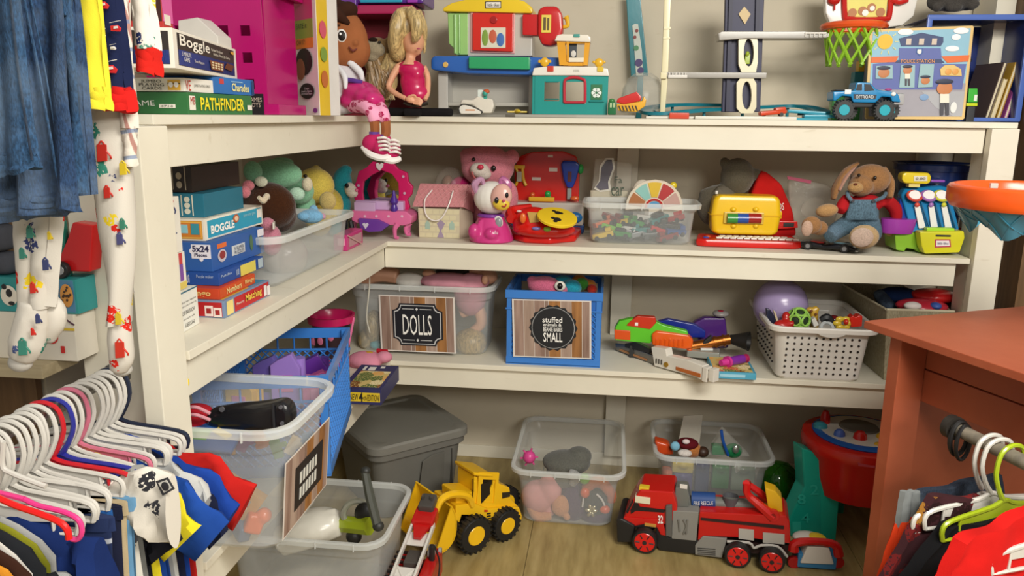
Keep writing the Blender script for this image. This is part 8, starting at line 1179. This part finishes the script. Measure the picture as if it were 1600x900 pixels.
def pjr(y, x0, x1, th=.024): n = 22; c, hw_ = (x0+x1)/2, (x1-x0)/2; return [p(c+hw_*math.cos(a), y)+V((0, th*math.sin(a)+.003*math.sin(3*a+y*.02), 0)) for a in [2*math.pi*j/n for j in range(n)]]
put('leg', 'pj', t, loft([pjr(y, a, b) for y, a, b in ((-200, 150, 205), (120, 140, 200), (175, 141, 198), (230, 146, 203), (300, 152, 206), (360, 158, 209), (420, 168, 208), (465, 174, 204), (490, 172, 203), (505, 170, 202))][::-1])); p2 = PX(1.19); put('leg', 'pj', t, loft([[q_+V((0, .05, 0)) for q_ in pjr(y, a, b, .01)] for y, a, b in ((300, 128, 160), (350, 134, 165), (420, 152, 174), (470, 168, 180))][::-1])); put('foot', 'pj', t, blob([p.tube([(187, 498), (188, 530), (190, 560), (184, 580)], [17, 20, 20, 14], flat_=.9)], .005)); put('sole', 'fb0aca4', t, blob([p.ell(192, 578, 14, 10, 16, dy=.01)], .005))
def fig(px, py, p, m, s, sh='b'):
    if sh == 'b': put('figure_print', m, t, p.slab([(px-6*s, py-11*s), (px+6*s, py-11*s), (px+7*s, py+9*s), (px-5*s, py+10*s)], .002, dy=-.027, bv=.0008), p.tube([(px+6*s, py-3*s, -.026), (px+11*s, py+3*s, -.024), (px+12*s, py+6*s, -.022)], 1.3), p.tube([(px-3*s, py-11*s, -.026), (px, py-15*s, -.026), (px+4*s, py-11*s, -.026)], 1.2))
p_ = p; p = PX(1.1); fig(34, 545, p, 'c37806f', 1.1); fig(58, 500, p, 'c39406b', .6); fig(50, 520, p, 'cc8281c', .45); fig(70, 415, p, 'c39406b', .8); fig(45, 365, p, 'c37806f', .8); fig(33, 398, p, 'c37806f', .7); fig(50, 452, p, 'cc8281c', .7); fig(76, 370, p, 'cd8bc2a', .5); p = p_; fig(158, 240, p, 'cb8281c', 1.3); fig(166, 302, p, 'cb8281c', .8); fig(191, 265, p, 'cd8bc2a', .9); fig(190, 352, p, 'c3a8068', .7); fig(186, 375, p, 'c4a4a78', .8); fig(186, 548, p, 'cc8301c', 1.2); fig(184, 500, p, 'cd8bc2a', .8)
# ---- things on the bare shelf seen behind the pyjamas
p = PX(1.5)
def bq(x, y): return V((at(x, y, Y=1.36).x, 1.36, at(x, y, Y=1.36).z))
p = PX(1.34); t = thing('picture_box', 'white toy box printed with a red disc and a yellow line on the bare shelf', 'box', (p(60, 555).x, 1.34, Z2)); put('carton', 'cd8d0c0', t, bx(p(-60, 520).x, p(117, 520).x, 1.34, 1.404, Z2+.0005, p(60, 490).z, .001)); q_ = PX(1.3395); put('print', 'cc02420', t, q_.disc(80, 527, 10, .001, dy=-.001), q_.box(95, 541, 101, 552, .001, dy=-.0012, zb=None)); put('print', 'cd0b030', t, q_.box(60, 512, 116, 516, .001, dy=-.0012), q_.ell(62, 540, 7, 4, .4)); put('print', 'c4a2a38', t, q_.tube([(70, 500), (95, 496), (116, 508)], 1.2)); z_ = p(60, 490).z+.0005
t = thing('picture_box', 'box with panda, giraffe and leopard pictures on the bare shelf', 'box', (p(60, 490).x, 1.345, z_)); put('carton', 'c2a8a8a', t, bx(p(-60, 460).x, p(117, 460).x, 1.345, 1.403, z_, p(60, 436).z, .001)); q_ = PX(1.3445); put('picture', 'cb8485a', t, q_.box(62, 438, 88, 488, .001)); put('picture', 'c4a7a9a', t, q_.box(88, 438, 116, 488, .001)); put('picture', 'cd0a040', t, q_.slab([(62, 438), (84, 438), (74, 462), (62, 466)], .001, dy=-.0015)); f3 = put('face_print', 'ce0d8c8', t, q_.ell(14, 462, 13, 15, .6, dy=-.001)); put('face_spot', 'c1c1a1a', f3, q_.ell(14, 458, 5, 6, .8, dy=-.002), q_.ell(6, 448, 4, 4, .8, dy=-.002), q_.ell(18, 474, 5, 3, .8, dy=-.002)); f3 = put('face_print', 'cc88a40', t, q_.ell(104, 462, 10, 17, .6, dy=-.002)); put('face_spot', 'c3a2414', f3, *[q_.ell(104+random.uniform(-7, 7), 462+random.uniform(-13, 13), 1.6, 1.8, .8, dy=-.0035) for _ in range(14)]); zt_ = p(60, 436).z+.0005
p = PX(1.37); t = thing('toy_car', 'red toy car with black tyre standing on the picture box', 'toy', (p(120, 430).x, 1.38, zt_)); put('body', 'pb81a1c', t, slab([V((p(100, 395).x, 1.36, p(100, 395).z)), V((p(96, 412).x, 1.36, zt_+.012)), V((p(145, 412).x, 1.36, zt_+.012)), V((p(150, 350).x, 1.36, p(120, 350).z)), V((p(118, 346).x, 1.36, p(118, 346).z)), V((p(110, 370).x, 1.36, p(110, 372).z))], (0, .035, 0), .004)); wheel(t, (p(106, 414).x, 1.352, zt_+.0165), .016, .012, hub='mb0b0b0', spokes=5, tread=False); put('seat', 'p1a6a5a', t, bx(p(92, 380).x, p(104, 380).x, 1.365, 1.38, zt_, p(96, 345).z, .003))
t = thing('cushion', 'dark grey stacked cushions at the left edge on the picture box', 'cushion', (p(0, 430).x, 1.375, zt_)); put('pad', 'f4e5058', t, blob([bx(p(-60, 400).x, p(24, 400).x, 1.35, 1.4, zt_, zt_+.045, .015)], .006, 4)); put('pad', 'f4e5058', t, blob([bx(p(-60, 400).x, p(20, 400).x, 1.35, 1.4, zt_+.0455, zt_+.1, .015)], .006, 4)); put('pad', 'f2a3038', t, blob([bx(p(-60, 400).x, p(22, 400).x, 1.35, 1.4, zt_+.101, zt_+.14, .015)], .006, 4))
# ================================================================ clothes under the counter
A, Bq = at(1490, 668, Z=.86), at(1600, 722, Z=.86); d = (Bq-A).normalized(); rl = thing('clothes_rail', 'worn steel pipe rail with a black strap under the terracotta counter', 'rail', (A.x, A.y, .86)); put('pipe', 'pipe', rl, cyl(A-d*.012, A+d*.6, .0165, seg=20)); an = math.atan2(d.y, d.x); put('flange', 'q2a2622', rl, cyl(A-d*.012, A+d*.008, .03)); put('strap', 'q141212', rl, ring(A+d*.02+V((0, 0, -.02)), .036, .006, d, sx=.7, sy=1.2, seg=24), ring(A+d*.035+V((0, 0, -.025)), .034, .005, d+V((.1, .1, 0)), sx=.7, sy=1.3, seg=24))
GC = 'clothes under the counter'
ht = hanger('white clip hanger with square frame, first on the pipe rail', WH, A+d*.11+V((0, 0, .003)), an-R(88), group='hangers on the pipe rail', W=.15, drop=.01); hanger('slim white hanger just behind the lime one', WH, A+d*.135+V((0, 0, .003)), an-R(92), group='hangers on the pipe rail'); hanger('lime green plastic hanger on the pipe rail', 'p9fb422', A+d*.17+V((0, 0, .003)), an-R(86), group='hangers on the pipe rail'); hanger('white hanger at the right frame edge on the pipe rail', WH, A+d*.31+V((0, 0, .003)), an-R(88), group='hangers on the pipe rail')
for o_ in list(COL.objects):
    if o_.get('group') == 'hangers on the pipe rail': o_.scale = (1.25, 1.25, 1.35)
def cgar(label, m, s, TL, TR, BR, BL, name='shirt', m2=None, amp=.012, nf=2., th=.02, extra=None):
    Q = A+d*s; p = PR(Q.x, Q.y, math.degrees(an)+92-180+0); t = thing(name, label, 'clothes', p((TL[0]+TR[0])/2, TL[1]), GC); put('body', m, t, drape(p, TL, TR, BR, BL, th, amp, nf)); 
    if extra: put(extra[0], extra[1], t, drape(p, *extra[2:], th*1.2, amp, nf))
    return t
Rn = math.degrees(an)+90
def plane(s): Q = A+d*s; return PR(Q.x, Q.y, Rn-180 if math.cos(R(Rn)) < 0 else Rn)
def cg(label, m, s, pts, name='shirt', th=.02, extra=(), **kw):
    p = plane(s); t = thing(name, label, 'clothes', p(*pts[0]), GC); k = p.n if (p.n.dot(fw) > 0) else -p.n; put('body', m, t, drape(p, *pts, th, kw.get('amp', .01), kw.get('nf', 2.)))
    for nm, mm_, pp in extra: put(nm, mm_, t, drape(p, *pp, th*.6, .004, 2., dy=0))
    return t
cg('dark navy denim trousers furthest back under the counter', 'denim_dk', .03, ((1432, 770), (1560, 740), (1590, 960), (1400, 960)), 'jeans'); cg('orange garment with a rolled grey cuff beside the counter leg', 'fd8401c', .06, ((1405, 820), (1432, 800), (1420, 960), (1360, 960)), extra=[('cuff', 'f7c8080', ((1410, 768), (1434, 766), (1434, 806), (1402, 824)))]); cg('dark patterned shirt with maroon and gold print on the clip hanger', 'camo', .12, ((1455, 775), (1590, 775), (1600, 960), (1350, 960)), amp=.014); cg('black knitted garment hanging under the lime hanger', 'f161618', .17, ((1478, 822), (1590, 800), (1620, 980), (1360, 980)), th=.03); cg('bright red shirt on the white hanger at the lower right corner', 'fc41a16', .3, ((1500, 845), (1640, 780), (1680, 980), (1440, 980)), th=.03)
